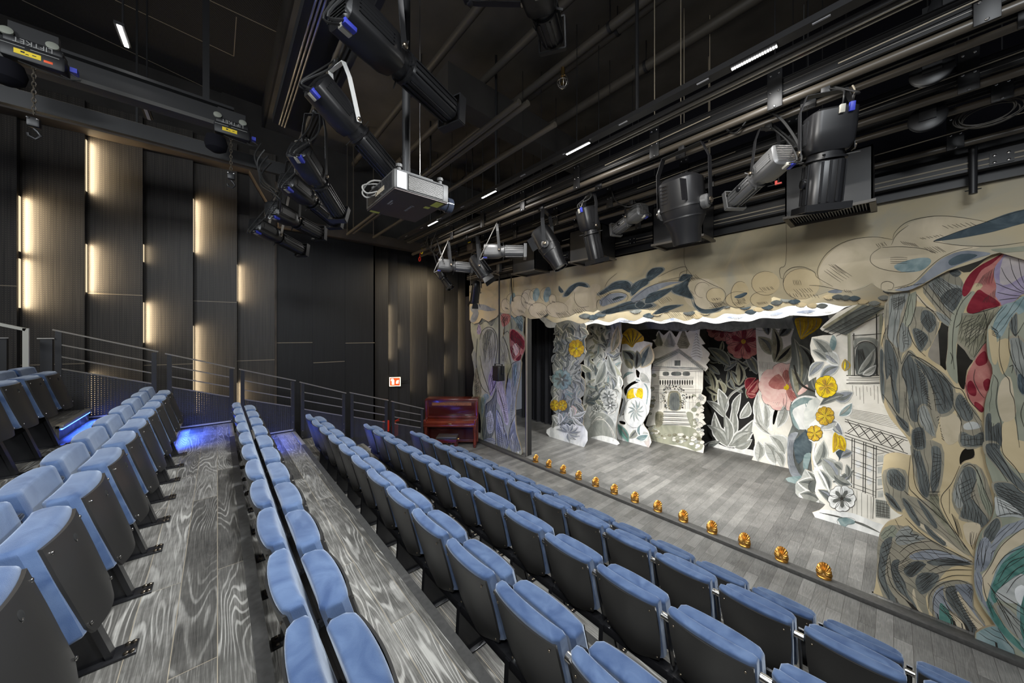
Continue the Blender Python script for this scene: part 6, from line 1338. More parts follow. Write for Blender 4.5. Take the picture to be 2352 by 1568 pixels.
q.prism([(.03, -.003, -.05), (.10, -.003, -.05), (.10, -.003, -.02), (.03, -.003, -.02)], (0, .005, 0), 0); q.prism([(.03, -.003, .0), (.07, -.003, .05), (.075, -.003, .02), (.105, -.003, .055), (.11, -.003, 0)], (0, .005, 0), 0); q.build('pictogram', M['sign_white'], sgn)
q = MB(); q.bar((.15, .02, .0), (.33, .16, .0), .03, .03); q.build('wall_bracket', M['black_metal'], root)

# ================================================================== footlight shells
def shell_mesh():
    q = MB(); n = 11
    # fan of ribs standing up, curved forward at the top like a scallop
    nu, nv = 67, 12; vs = []; fs = []
    for j in range(nv):
        t = j / (nv - 1)
        for i in range(nu):
            s = -1 + 2 * i / (nu - 1); a = s * 1.72
            rb = math.cos(s * n * PI)
            R_ = .012 + .105 * t + .005 * rb * t
            x = R_ * math.sin(a) * (.68 + .06 * (1 - t)); z = .058 + R_ * math.cos(a) * (1.0 if abs(a) < PI / 2 else 2.6)
            z = max(z, .0)
            y = -.058 * math.sqrt(max(0, 1 - (t * .96) ** 2)) * 1.0 - .006 * rb * t + .02 + (.035 * t * t if abs(s) < .6 else .0)
            vs.append(Vector((x, y, z)))
    for j in range(nv - 1):
        for i in range(nu - 1):
            a = j * nu + i; fs.append((a, a + 1, a + nu + 1, a + nu))
    m = len(vs); vs2 = [v + Vector((0, .010, 0)) for v in vs]
    fs2 = [tuple(m + k for k in f[::-1]) for f in fs]
    rim = [i for i in range(nu)] + [j * nu + nu - 1 for j in range(1, nv)] + [(nv - 1) * nu + i for i in range(nu - 2, -1, -1)] + [j * nu for j in range(nv - 2, 0, -1)]
    side = [(rim[k], m + rim[k], m + rim[(k + 1) % len(rim)], rim[(k + 1) % len(rim)]) for k in range(len(rim))]
    q.add(vs + vs2, fs + fs2 + side, 0, True)
    return q
sh_root = thing('shell_footlight', '', 'footlight')
q = shell_mesh(); q.build('scallop', M['gold'], sh_root, ang=60)
q = MB(); q.lathe((0, .01, 0), (0, 0, 1), [(0, .075), (.012, .072), (.02, .06)], 0, 20); q.build('base', M['gold'], sh_root)
SHO = ['nearest the tulip leg', 'second from the tulip leg', 'third from the tulip leg', 'fourth from the tulip leg', 'fifth from the tulip leg', 'sixth from the tulip leg', 'seventh, middle of the row', 'sixth from the right end', 'fifth from the right end', 'fourth from the right end', 'third from the right end', 'second from the right end', 'nearest the right portal leg']
for i in range(13):
    x = -5.94 + .4445 * i; loc = (x, 6.0, SZ + .004)
    lab = 'gilded scallop shell footlight on the stage edge, ' + SHO[i]
    if i == 0: sh_root.location = loc; sh_root['label'] = lab; sh_root['group'] = 'gilded shell footlights'
    else: dup(sh_root, loc, lab, 'gilded shell footlights')
# ================================================================== ceiling pipes and battens
def onYZ(y, z): return lambda x: Vector((x, y, z))
for i, (y, z, r, lab) in enumerate([(2.46, 7.35, .055, 'nearest the side truss'), (3.23, 7.35, .055, 'second from the side truss'), (3.94, 7.35, .060, 'carrying the sprinkler head'), (4.12, 7.42, .060, 'just beyond the sprinkler pipe'), (4.93, 7.35, .075, 'thickest one, above the light track')]):
    root = thing('ceiling_pipe', 'dark painted pipe running across the black ceiling, ' + lab, 'pipe', (-4, y, z), 'pipes across the ceiling')
    q = MB(); q.cyl((-4.6, 0, 0), (6, 0, 0), r, 0, 16); q.build('tube', M['pipe_paint'], root)
    for x in (-3.5, -1.0, 1.5, 4):
        q = MB(); q.cyl((x - .02, 0, 0), (x + .02, 0, 0), r * 1.18, 0, 16); q.cyl((x, 0, r), (x, 0, 7.76 - z), .008, 0, 6); q.build('hanger', M['black_metal'], root)
p = Vector((0, 3.94, 7.30)); r_ = ray(1293, 140); t_ = 3.94 / r_[1]; p.x = r_[0] * t_
root = thing('sprinkler_head', 'small sprinkler head in a round wire cage under a ceiling pipe', 'sprinkler', (p.x, 3.94, 7.30))
q = MB(); q.cyl((0, 0, .0), (0, 0, -.14), .03, 0, 12); q.lathe((0, 0, -.14), (0, 0, -1), [(0, .022), (.04, .018), (.09, .012), (.10, .035), (.105, .035)], 0, 12); q.build('nozzle', M['brass'], root)
q = MB()
for k in range(4):
    a = PI * k / 4
    q.tube([(math.cos(a) * .085 * math.sin(b), math.sin(a) * .085 * math.sin(b), -.22 - .10 * math.cos(b)) for b in [2 * PI * j / 20 for j in range(20)]], .005, 0, 5, True)
q.tube([(math.cos(b) * .085, math.sin(b) * .085, -.22) for b in [2 * PI * j / 20 for j in range(20)]], .005, 0, 5, True); q.build('wire_cage', M['steel'], root)
# dark service beam and deep joists in the ceiling
for i, (u0, v0, u1, v1, z, w_) in enumerate([(1090, 235, 1420, 395, 7.05, .35), (985, 430, 1150, 480, 7.0, .3)]):
    a = onZ(u0, v0, z); b = onZ(u1, v1, z)
    o = MB().bar((a.x, a.y - .6, z), (a.x, a.y + 6.0, z), w_, .5).build('trim_beam', M['ceil_dark']); struct(o)
BAT = [(3.88, 5.37, .034, 'farthest from the cloud border'), (4.12, 5.365, .030, 'second from the auditorium side'), (4.72, 5.31, .034, 'third from the auditorium side'), (5.06, 5.29, .032, 'fourth, over the flood lights'), (5.62, 5.16, .032, 'nearest the cloud border')]
for i, (y, z, r, lab) in enumerate(BAT):
    root = thing('lighting_batten', 'black steel lighting pipe over the front rows, ' + lab, 'pipe', (-3.5, y, z), 'lighting pipes before the portal')
    q = MB(); q.cyl((-4.9, 0, 0), (5.4, 0, 0), r, 0, 18); q.build('tube', M['batten'], root)
    if i in (0, 1, 2, 3):
        q = MB(); q.b2((-4.4, -.012, .06), (5.4, .012, .20), 0); q.b2((-4.4, -.03, .20), (5.4, .03, .206), 0); q.b2((-4.4, -.018, .085), (5.4, -.0125, .09), 1); q.b2((-4.4, -.018, .155), (5.4, -.0125, .16), 1); q.build('wiring_rail', [M['black_metal'], M['steel']], root)
    for k in range(9):
        x = -4.0 + k * 1.13 + .2 * (i % 2)
        q = MB(); q.b2((x - .055, -.045, -.045), (x + .055, -.030, .30), 0, .003); q.cyl((x, -.03, .30), (x, -.03, 2.3), .005, 1 if k == 5 else 0, 6)
        for (dx, dz) in ((-.03, .26), (.03, .26), (-.03, .10), (.03, .10), (0, -.03)): q.lathe((x + dx, -.045, dz), (0, -1, 0), [(0, .010), (.006, .010), (.010, .006)], 2, 8)
        q.build('hanger_plate', [M['black_metal'], M['rope'], M['chrome']], root)
    if i in (0, 2, 4):
        for k in range(4):
            x0 = -3.4 + 2.2 * k; q = MB(); q.cyl((x0, -.06, .10), (x0 + 1.25, -.06, .13), .005, 0, 6); q.build('brace_rod', M['rope'], root)
# pulleys on the upper batten
for k, (u, v, y, lab) in enumerate([(2140, 160, 4.3, 'above the second pipe'), (2130, 270, 4.9, 'above the fourth pipe'), (2190, 5, 4.0, 'at the top edge')]):
    p = onY(u, v, y)
    root = thing('pulley_wheel', 'dark flat pulley wheel between the lighting pipes, ' + lab, 'pulley', p, 'pulley wheels')
    q = MB(); q.lathe((0, -.02, 0), (0, 1, 0), [(0, .02), (.001, .11), (.006, .12), (.012, .10), (.028, .10), (.034, .12), (.04, .11), (.041, .02)], 0, 28); q.build('wheel', M['fixture'], root)
    q = MB(); q.b2((-.05, -.035, -.03), (.05, -.022, .5), 0); q.cyl((0, -.028, .5), (0, -.028, 7.75 - p.z), .006, 0, 6); q.build('cheek_plate', M['black_metal'], root)
# square beam right above the cloud border with slotted rail
root = thing('slotted_beam', 'long black slotted beam directly above the cloud border', 'beam', (-3.5, 5.84, 4.98))
q = MB(); q.b2((-5.2, -.05, -.06), (5.4, .05, .10), 0); q.b2((-5.2, -.055, .02), (5.4, -.05, .035), 1); q.b2((-5.2, -.055, -.03), (5.4, -.05, -.02), 1); q.b2((-5.2, .10, -.16), (5.4, .13, .3), 0); q.build('beam_body', [M['black_metal'], M['rope']], root)
for x in (-4.4, -2.9, -1.2, .3, 1.55, 2.9, 4.2):
    q = MB(); q.b2((x - .07, -.062, -.05), (x + .07, -.055, .07), 0)
    for dx in (-.04, .04):
        for dz in (-.03, .04): q.lathe((x + dx, -.062, dz), (0, -1, 0), [(0, .014), (.006, .013), (.010, .006)], 1, 8)
    q.build('clamp_plate', [M['black_metal'], M['chrome']], root)
p = onY(2235, 395, 5.75)
root = thing('stub_pipe', 'short black pipe stub hanging from the beam over the border', 'pipe', p)
q = MB(); q.cyl((0, 0, .25), (0, 0, -.22), .028, 0, 16); q.cyl((-.05, 0, -.18), (.05, 0, -.18), .006, 0, 8); q.build('tube', M['black_metal'], root)
# LED track over the front floor
root = thing('light_track', 'black double track crossing the ceiling with lit white lamp bars', 'track', (-3.0, 3.35, 5.56))
q = MB(); q.b2((-5.0, -.05, 0), (5, .05, .05), 0); q.b2((-5.0, .13, -.02), (5, .15, .02), 0); q.b2((-5.0, .20, -.03), (5, .215, .02), 1); q.b2((-5.0, .25, -.03), (5, .265, .02), 1)
for k in range(12):
    x = -4.6 + k * .8; q.b2((x, -.03, -.006), (x + .10, -.015, 0), 2)
q.build('rail', [M['black_metal'], M['steel'], M['label_white']], root)
q = MB()
for x in (-3.4, -1.2, 1.2, 3.2): q.cyl((x, 0, .05), (x, 0, 2.15), .02, 0, 8)
q.build('suspension', M['black_metal'], root)
for k, (x0, x1, lab) in enumerate([(-.93, -.61, 'nearest one, at upper right'), (-2.76, -2.40, 'second one along the track'), (-4.58, -4.20, 'third one, above the small flood lights'), (-6.5, -6.1, 'farthest one, near the projector')]):
    root = thing('lamp_bar', 'white glowing lamp bar under the ceiling track, ' + lab, 'lamp', ((x0 + x1) / 2, 3.35, 5.56), 'lamp bars on the ceiling track')
    q = MB(); q.b2((-(x1 - x0) / 2, -.03, -.012), ((x1 - x0) / 2, .03, -.0005), 0); q.build('housing', M['black_metal'], root)
    q = MB(); n = 18
    for j in range(n): q.b2((-(x1 - x0) / 2 + (x1 - x0) * (j + .2) / n, -.012, -.016), (-(x1 - x0) / 2 + (x1 - x0) * (j + .8) / n, .012, -.012), 0)
    q.build('diodes', M['led_white'], root)
    area('bar_light', ((x0 + x1) / 2, 3.35, 5.535), ((x0 + x1) / 2, 3.45, 0), x1 - x0, .03, 16, (1, .98, .95), 170)
# two small lamp bars on the perforated ceiling at left
for (ua, va, ub, vb, z, lab) in [(273, 58, 291, 108, 6.2, 'short glowing lamp bar fixed under the dark perforated ceiling'), (332, 246, 343, 275, 5.9, 'short unlit grey lamp bar below the wall beam at upper left')]:
    a = onZ(ua, va, z); b = onZ(ub, vb, z); c = (a + b) / 2
    root = thing('lamp_bar', lab, 'lamp', c)
    q = MB(); q.bar(a - c + Vector((0, 0, .02)), b - c + Vector((0, 0, .02)), .07, .03); q.cyl((0, 0, .03), (0, 0, 8.2 - z), .008, 0, 6); q.build('housing', M['black_metal'], root)
    q = MB(); q.bar(a - c, b - c, .03, .006); q.build('diodes', M['led_white'] if z > 6 else M['white_grey'], root)
# ================================================================== side truss and wall beam
root = thing('lighting_truss', 'black box truss with bright rails running toward the left wall', 'truss', (-2.8, .56, 5.58))
q = MB()
for (dy, dz) in ((-.045, 0), (-.02, -.005), (.005, -.01)): q.cyl((-1.7, dy, dz), (2.6, dy, dz), .009, 1, 8)
q.b2((-1.75, -.10, .02), (2.6, .25, .12), 0); q.b2((-1.75, .22, -.16), (2.6, .26, .05), 0); q.cyl((-1.75, .16, -.10), (2.6, .16, -.10), .025, 2, 12)
q.build('truss_body', [M['black_metal'], M['chrome'], M['batten']], root)
q = MB()
for x in (-1.2, 0, 1.2): q.bar((x, .10, .1), (x, .10, 2.6), .03, .03)
q.build('suspension', M['black_metal'], root)
for k, (u, v) in enumerate([(470, 0), (700, 0)]): pass
root = thing('wall_girder', 'grey and black steel girder carrying the two chain hoists at upper left', 'girder', (-5.3, -1.0, 5.72))
q = MB(); q.b2((-.08, -2.2, -.02), (.08, 1.15, .02), 0); q.b2((-.012, -2.2, .02), (.012, 1.15, .22), 1); q.b2((-.08, -2.2, .22), (.08, 1.15, .25), 1); q.b2((-.30, -2.2, -.28), (-.24, 2.2, -.12), 1); q.b2((-.29, -2.2, -.125), (-.25, 2.2, -.115), 2); q.build('girder_body', [M['proj_grey'], M['black_metal'], M['rope']], root)
q = MB(); q.bar((0, -1.8, .25), (0, -1.8, 2.5), .06, .06); q.bar((0, .9, .25), (0, .9, 2.5), .06, .06); q.build('suspension', M['black_metal'], root)
# cable tray by the wall
a = onX(125, 252, -6.7); b = onX(470, 352, -6.7); c = (a + b) / 2
root = thing('cable_tray', 'thin black cable tray with loose pale cables above the wall panels', 'tray', c)
q = MB(); q.bar(a - c, b - c + (b - c) * .5, .10, .03); q.bar(a - c + Vector((0, 0, .05)), b - c + (b - c) * .5 + Vector((0, 0, .05)), .02, .02); q.bar((0, 0, .05), (0, 0, 2.2), .02, .02); q.build('tray_body', M['black_metal'], root)
q = MB(); d = b - a
q.tube([a - c + d * t_ + Vector((.06, 0, .03 + .03 * math.sin(t_ * 21))) for t_ in [j / 24 for j in range(25)]], .006, 0, 6)
q.tube([a - c + d * (.3 + .5 * t_) + Vector((.07, 0, .01 + .02 * math.cos(t_ * 31))) for t_ in [j / 24 for j in range(25)]], .006, 0, 6); q.build('loose_cable', M['rope'], root)

def text_mesh(name, s, size, m, parent, Mx):
    cu = bpy.data.curves.new(name, 'FONT'); cu.body = s; cu.size = size; cu.align_x = 'CENTER'; cu.align_y = 'CENTER'; cu.extrude = .001
    t = bpy.data.objects.new(name + '_tmp', cu); C.objects.link(t); bpy.context.view_layer.update()
    me = bpy.data.meshes.new_from_object(t.evaluated_get(bpy.context.evaluated_depsgraph_get())); bpy.data.objects.remove(t)
    me.transform(Mx); me.materials.clear(); me.materials.append(m)
    o = bpy.data.objects.new(name, me); C.objects.link(o); o.parent = parent; return o
mat('yoke_lit', (.72, .72, .70), .45)  # white tone stands in for strong lamplight falling on this yoke
# ---------------------------------------------------------------- chain hoists
mat('hoist_black', (.008, .008, .009), .5)
mat('wheel_pale', (.24, .25, .21), .6)
mat('text_grey', (.26, .26, .25), .6)
mat('orange', (.85, .10, .02), .5)
def hoist(u, v, x, s, lab, chain_len, red):
    p = onX(u, v, x)
    root = thing('chain_hoist', lab, 'hoist', p)
    # body long in Y, label side faces +X
    q = MB(); q.box((0, 0, 0), (.22 * s, .50 * s, .20 * s), 0, None, .035 * s); q.box((0, 0, .125 * s), (.20 * s, .46 * s, .10 * s), 0, None, .03 * s); q.build('body', M['hoist_black'], root)
    q = MB(); q.b2((.108 * s, -.24 * s, .045 * s), (.114 * s, -.06 * s, .052 * s), 0); q.b2((.108 * s, -.02 * s, .045 * s), (.114 * s, .20 * s, .052 * s), 0); q.build('trim_line', M['text_grey'], root)
    R = Matrix(((0, 0, 1, .103 * s), (-1, 0, 0, 0), (0, -1, 0, .125 * s), (0, 0, 0, 1)))
    text_mesh('lettering', 'LIFTKET', .085 * s, M['text_grey'], root, R)
    q = MB(); q.b2((.109 * s, -.14 * s, -.045 * s), (.113 * s, .06 * s, .015 * s), 0)
    q.b2((.1135 * s, -.09 * s, -.02 * s), (.1145 * s, -.06 * s, .0), 1); q.b2((.1135 * s, -.055 * s, -.03 * s), (.1145 * s, -.03 * s, -.02 * s), 1); q.b2((.1135 * s, -.005 * s, -.02 * s), (.1145 * s, .025 * s, -.01 * s), 1); q.build('sticker', [M['yellow'], M['black_metal']], root)
    if red: q = MB(); q.b2((.109 * s, .08 * s, -.05 * s), (.113 * s, .15 * s, -.02 * s), 0, .001); q.build('tag_sticker', M['orange'], root)
    for y in (-.20, .14):
        q = MB(); q.lathe((.06 * s, y * s, .20 * s), (1, 0, .3), [(0, .02 * s), (.005, .055 * s), (.03 * s, .055 * s), (.036 * s, .04 * s), (.038 * s, .012 * s)], 0, 20); q.build('trolley_wheel', M['wheel_pale'], root)
    q = MB(); q.lathe((0, -.22 * s, -.12 * s), (0, 0, -1), [(0, .06 * s), (.03 * s, .13 * s), (.14 * s, .16 * s), (.24 * s, .14 * s), (.29 * s, .07 * s), (.30 * s, .01)], 0, 18); q.build('chain_bag', M['black_cloth'], root)
    q = MB(); q.b2((-.05 * s, .27 * s, -.03 * s), (.05 * s, .33 * s, .03 * s), 1); q.tube([(.05 * s, .20 * s, -.12 * s), (.06 * s, .30 * s, -.15 * s), (.05 * s, .36 * s, -.10 * s), (.05 * s, .28 * s, -.06 * s)], .008 * s, 0, 6); q.tube([(.06 * s, -.12 * s, -.11 * s), (.09 * s, .05 * s, -.15 * s), (.09 * s, .25 * s, -.17 * s), (.06 * s, .36 * s, -.12 * s)], .007 * s, 0, 6); q.build('control_cable', [M['cable'], M['plug_blue']], root)
    q = MB(); n = int(chain_len / .034); z = -.11 * s
    for k in range(n):
        pts = []
        for j in range(10):
            a = 2 * PI * j / 10; w1 = .011 * math.cos(a); h1_ = .022 * math.sin(a)
            pts.append((w1 if k % 2 else 0, -.02 * s + (0 if k % 2 else w1), z - .034 * k + h1_))
        q.tube(pts, .0042, 0, 5, True)
    q.build('chain', M['batten'], root)
    zb = z - .034 * n
    q = MB(); q.box((0, -.02 * s, zb - .05), (.05, .07, .08), 0, None, .012)
    for dy in (-.025, .025): q.sphere((.027, -.02 * s + dy, zb - .025), .010, 1, 8)
    q.tube([(0, -.02 * s, zb - .10), (0, -.02 * s + .02, zb - .12), (0, -.02 * s + .035, zb - .15), (0, -.02 * s + .01, zb - .185), (0, -.02 * s - .025, zb - .17), (0, -.02 * s - .03, zb - .145)], .010, 0, 8); q.build('hook_block', [M['black_metal'], M['chrome']], root)
    q = MB(); q.b2((-.03, -.20 * s, .15 * s), (.03, .18 * s, .15 * s + .14), 0); q.build('trolley', M['black_metal'], root)
hoist(84, 138, -4.75, .66, 'large black chain hoist with yellow and orange stickers, nearest at upper left', .42, True)
hoist(534, 306, -5.0, .64, 'smaller black chain hoist with one yellow sticker, at the truss end', .40, False)

# ================================================================== stage lanterns
def basis(p0, p1, up=Vector((0, 0, 1))):
    z = (Vector(p1) - Vector(p0)).normalized(); x = up.cross(z)
    x = x.normalized() if x.length > 1e-4 else Vector((1, 0, 0)); y = z.cross(x)
    return x, y, z
def second(p0, u, v, L, far=True):
    r = Vector(ray(u, v)); o = Vector((0, 0, CAMZ)); f = o - Vector(p0)
    a = r.dot(r); b = 2 * r.dot(f); c = f.dot(f) - L * L; D = b * b - 4 * a * c
    t = (-b + (math.sqrt(D) if far else -math.sqrt(D))) / (2 * a) if D > 0 else -b / (2 * a)
    return o + r * t
def lantern(kind, p0, p1, s, label, hang, parts_mat='fixture', plug=True, yoke_m='black_metal', cable_m='cable', cable_to=None, group=None, name='profile_spotlight'):
    """profile lantern whose rear is p0 and lens end p1; s = body half width; hang = point on the pipe it hangs from"""
    x, y, z = basis(p0, p1); L = (Vector(p1) - Vector(p0)).length; o0 = Vector(p0)
    hangv = Vector(hang)
    root = thing(name, label, 'stage light', hangv, group)
    def W(a, b, c): return o0 + x * (a * s) + y * (b * s) + z * (c * L) - hangv
    fm = M[parts_mat]
    def sq(rw, rh, c, e=.45, n=20):
        r = []
        for i in range(n):
            a = 2 * PI * i / n; ca, sa = math.cos(a), math.sin(a)
            r.append(W(rw * math.copysign(abs(ca) ** e, ca), rh * math.copysign(abs(sa) ** e, sa), c))
        return r
    if kind == 'profile':
        q = MB(); q.loft([sq(.80, .80, 0), sq(.98, .98, .02), sq(1.0, 1.0, .20), sq(.98, .96, .34), sq(.82, .80, .40)], 0)
        b = q.build('lamp_housing', fm, root, ang=40)
        q = MB()
        for i in range(9): q.bar(W(-.7, -.72 + .18 * i, -.004), W(.7, -.72 + .18 * i, -.004), s * .05, s * .04, 0, z)
        q.build('rear_vent', M['gap_dark'] if parts_mat == 'fixture' else M['chrome'], b)
        for sx in (-1, 1):
            q = MB(); q.bar(W(sx * .985, -.35, .18), W(sx * .985, .35, .18), s * .06, L * .22, 0, z)
            for i in range(4): q.bar(W(sx * 1.0, -.3 + .2 * i, .06), W(sx * 1.0, -.3 + .2 * i, .30), s * .05, s * .05, 0, x)
            q.build('side_rib', fm, b)
        q = MB(); q.loft([sq(.78, .78, .40, 1.0), sq(.78, .78, .46, 1.0)], 0); q.loft([sq(.92, .92, .455, 1.0), sq(.92, .92, .475, 1.0)], 0)
        for a in range(4):
            an = a * PI / 2 + .4; q.bar(W(.85 * math.cos(an), .85 * math.sin(an), .445), W(1.35 * math.cos(an), 1.35 * math.sin(an), .445), s * .12, s * .03, 0, z)
        q.build('shutter_gate', fm, root, ang=40)
        q = MB(); q.loft([sq(.70, .70, .475, .6), sq(.78, .78, .50, .6), sq(.78, .78, .92, .6), sq(.70, .70, .93, .6)], 0)
        for sx in (-1, 1):
            for k in (-.35, 0, .35): q.bar(W(sx * .80, k, .50), W(sx * .80, k, .91), s * .10, s * .07, 0, x); q.bar(W(k, sx * .80, .50), W(k, sx * .80, .91), s * .10, s * .07, 0, y)
        tb = q.build('lens_tube', fm, root, ang=40)
        q = MB(); q.lathe(W(.80, 0, .68), x, [(0, s * .30), (s * .10, s * .30), (s * .16, s * .24), (s * .18, s * .08)], 0, 16); q.build('focus_knob', M['black_gloss'], tb)
        q = MB()
        for (a, b_) in (((-.95, -.95), (.95, -.95)), ((.95, -.95), (.95, .95)), ((.95, .95), (-.95, .95)), ((-.95, .95), (-.95, -.95))):
            q.bar(W(a[0], a[1], .96), W(b_[0], b_[1], .96), s * .10, L * .07, 0, z)
        q.loft([sq(.74, .74, .92, 1.0), sq(.80, .80, 1.0, 1.0)], 0, False); q.build('colour_frame', fm, root, ang=40)
        q = MB(); q.loft([sq(.70, .70, .94, 1.0), sq(.66, .66, .955, 1.0), sq(.3, .3, .965, 1.0)], 0); q.build('lens', M['lens'], root)
        piv = .36
    elif kind == 'par':
        q = MB(); q.loft([sq(.35, .35, 0, 1.0), sq(.75, .75, .06, 1.0), sq(.95, .95, .25, 1.0), sq(1.0, 1.0, .85, 1.0), sq(1.05, 1.05, .86, 1.0), sq(1.05, 1.05, .93, 1.0)], 0); b = q.build('lamp_housing', fm, root, ang=40)
        q = MB()
        for i in range(10):
            an = 2 * PI * i / 10; q.bar(W(.95 * math.cos(an), .95 * math.sin(an), .22), W(1.01 * math.cos(an), 1.01 * math.sin(an), .80), s * .07, s * .07, 0, x)
        q.build('side_rib', fm, b)
        q = MB()
        for k in range(4):
            an = k * PI / 2; c_, s2 = math.cos(an), math.sin(an)
            P_ = [W(c_ * 1.0 - s2 * .6, s2 * 1.0 + c_ * .6, .93), W(c_ * 1.0 + s2 * .6, s2 * 1.0 - c_ * .6, .93), W(c_ * 1.45 + s2 * .75, s2 * 1.45 - c_ * .75, 1.12), W(c_ * 1.45 - s2 * .75, s2 * 1.45 + c_ * .75, 1.12)]
            q.prism(P_, z * .003, 0)
        q.build('barn_door', fm, root)
        q = MB(); q.loft([sq(.95, .95, .90, 1.0), sq(.6, .6, .925, 1.0)], 0); q.build('lens', M['lens'], root); piv = .5
    else:   # moving wash head: rounded shell with grille and short snout
        q = MB(); q.loft([sq(.75, .75, 0, .6), sq(1.0, .95, .06, .6), sq(1.05, 1.0, .45, .6), sq(.95, .92, .62, .7), sq(.74, .74, .80, .9), sq(.70, .70, 1.0, 1.0), sq(.62, .62, 1.0, 1.0), sq(.6, .6, .94, 1.0)], 0); b = q.build('lamp_housing', fm, root, ang=40)
        q = MB()
        for i in range(6): q.bar(W(.30, -.955, .10 + .05 * i), W(.70, -.955, .10 + .05 * i), s * .05, s * .05, 0, y)
        q.loft([sq(1.07, 1.02, .44, .6), sq(1.07, 1.02, .47, .6)], 0); q.loft([sq(.97, .94, .60, .7), sq(.97, .94, .62, .7)], 0); q.build('grille', fm, b)
        q = MB(); q.bar(W(-.7, -1.0, .10), W(-.7, -1.0, .40), s * .9, s * .03, 0, x); q.build('back_panel', M['black_gloss'], b)
        q = MB(); q.loft([sq(.58, .58, .97, 1.0), sq(.4, .4, .985, 1.0)], 0); q.build('lens', M['lens'], root); piv = .45
        for sx in (-1, 1):
            q = MB(); q.lathe(W(sx * 1.02, 0, piv), x * sx, [(0, s * .36), (s * .25, s * .36), (s * .32, s * .26)], 0, 18); q.build('pivot_cap', M['fixture_grey'], root)
    # yoke of flat bar
    up = (hangv - (o0 + z * (piv * L))); un = up.normalized() if up.length > 1e-4 else Vector((0, 0, 1))
    q = MB(); pv = o0 + z * (piv * L) - hangv
    yk = s * 1.14 if kind != 'wash' else s * 1.4
    H = max(up.length - .05, s * 1.2)
    for sx in (-1, 1):
        a = pv + x * (sx * yk); b_ = pv + x * (sx * yk) + un * (H * .72); c = pv + x * (sx * yk * .75) + un * H
        q.bar(a - un * s * .2, b_, s * .36, .006, 0, x); q.bar(b_, c, s * .36, .006, 0, x)
        q.lathe(a, x * sx, [(0, s * .16), (.014, s * .16), (.02, s * .10)], 1, 12)
    q.bar(pv + x * (yk * .77) + un * H, pv - x * (yk * .77) + un * H, s * .36, .006, 0, un)
    q.build('yoke', [M[yoke_m], M['bolt']], root)
    q = MB(); t_ = pv + un * H
    q.b2((-.03, -.02, -.05), (.03, .02, .04), 0, .006); q.cyl(t_, (0, 0, -.03), .011, 0, 10); q.bar((-.03, .02, .01), (-.03, .07, .01), .012, .012, 1); q.build('hook_clamp', [M['black_metal'], M['steel']], root)
    if plug:
        q = MB(); a = W(-.50, -1.02, .08); d = z * -.062
        q.bar(a, a + d * 1.1, .030, .032, 0, x, .004); pl = q.build('power_plug', M['plug_blue'], root)
        q = MB(); a2 = W(-.12, -1.02, .08); q.bar(a2, a2 + d * 1.0, .030, .032, 0, x, .004); q.build('data_plug', M['plug_grey'], root)
        e = a + d * 1.1; mid = e + d * 1.2 + Vector((0, 0, -.03)); tgt = Vector((0, 0, 0)) if cable_to is None else Vector(cable_to) - hangv
        q = MB(); q.tube([Vector(cc) for cc in cr3([e, mid, (mid + tgt) / 2 + x * (-.12) + Vector((0, 0, -.04)), tgt + x * -.05])], .0075, 0, 6)
        e2 = a2 + d; mid2 = e2 + d * 1.3 + Vector((0, 0, -.02)); q.tube(cr3([e2, mid2, (mid2 + tgt) / 2 + x * -.05, tgt]), .006, 0, 6)
        q.build('supply_cable', M[cable_m], root)
    return root
def cr3(pts, k=6):
    out = []; n = len(pts)
    for i in range(n - 1):
        p0, p1, p2, p3 = pts[max(i - 1, 0)], pts[i], pts[i + 1], pts[min(i + 2, n - 1)]
        for j in range(k):
            t = j / k; out.append(.5 * (2 * p1 + (p2 - p0) * t + (2 * p0 - 5 * p1 + 4 * p2 - p3) * t * t + (3 * p1 - p0 - 3 * p2 + p3) * t ** 3))
    out.append(Vector(pts[-1])); return out
GT = 'lanterns on the side truss'; GB = 'lanterns on the front lighting pipes'
TY = .72
def fix(kind, ru, rv, t0, fu, fv_, L, s, label, grp, hx=None, hy=None, hz=None, **kw):
    p0 = atD(ru, rv, t0); p1 = second(p0, fu, fv_, L); c = p0 + (p1 - p0) * .36
    h = (c.x if hx is None else hx, TY if hy is None else hy, 5.48 if hz is None else hz)
    return lantern(kind, p0, p1, s, label, h, group=grp, **kw)
fix('profile', 775, 10, 1.72, 1045, 268, .92, .105, 'biggest black profile spotlight hanging at top centre of the picture', GT, hz=5.55)
fix('profile', 722, 190, 2.55, 918, 420, .92, .108, 'black profile spotlight with brightly lit side, left above the projector', GT, yoke_m='yoke_lit')
fix('profile', 682, 340, 3.05, 782, 498, .85, .100, 'steep black profile spotlight under the truss end, upper one of the left cluster', GT)
fix('profile', 655, 412, 3.5, 775, 512, .85, .100, 'black profile spotlight half hidden behind the steep one, second of left cluster', GT, yoke_m='steel')
fix('profile', 622, 478, 3.9, 737, 538, .85, .100, 'black profile spotlight third from the top in the left cluster', GT)
fix('profile', 583, 515, 4.3, 698, 577, .85, .098, 'lowest profile spotlight of the left cluster, with bright ribbed top', GT, yoke_m='steel')
fix('profile', 1222, -70, 2.2, 1270, 88, .80, .120, 'dark profile spotlight cut off by the top picture edge', GT, hx=-2.2, hy=1.5, hz=5.9)
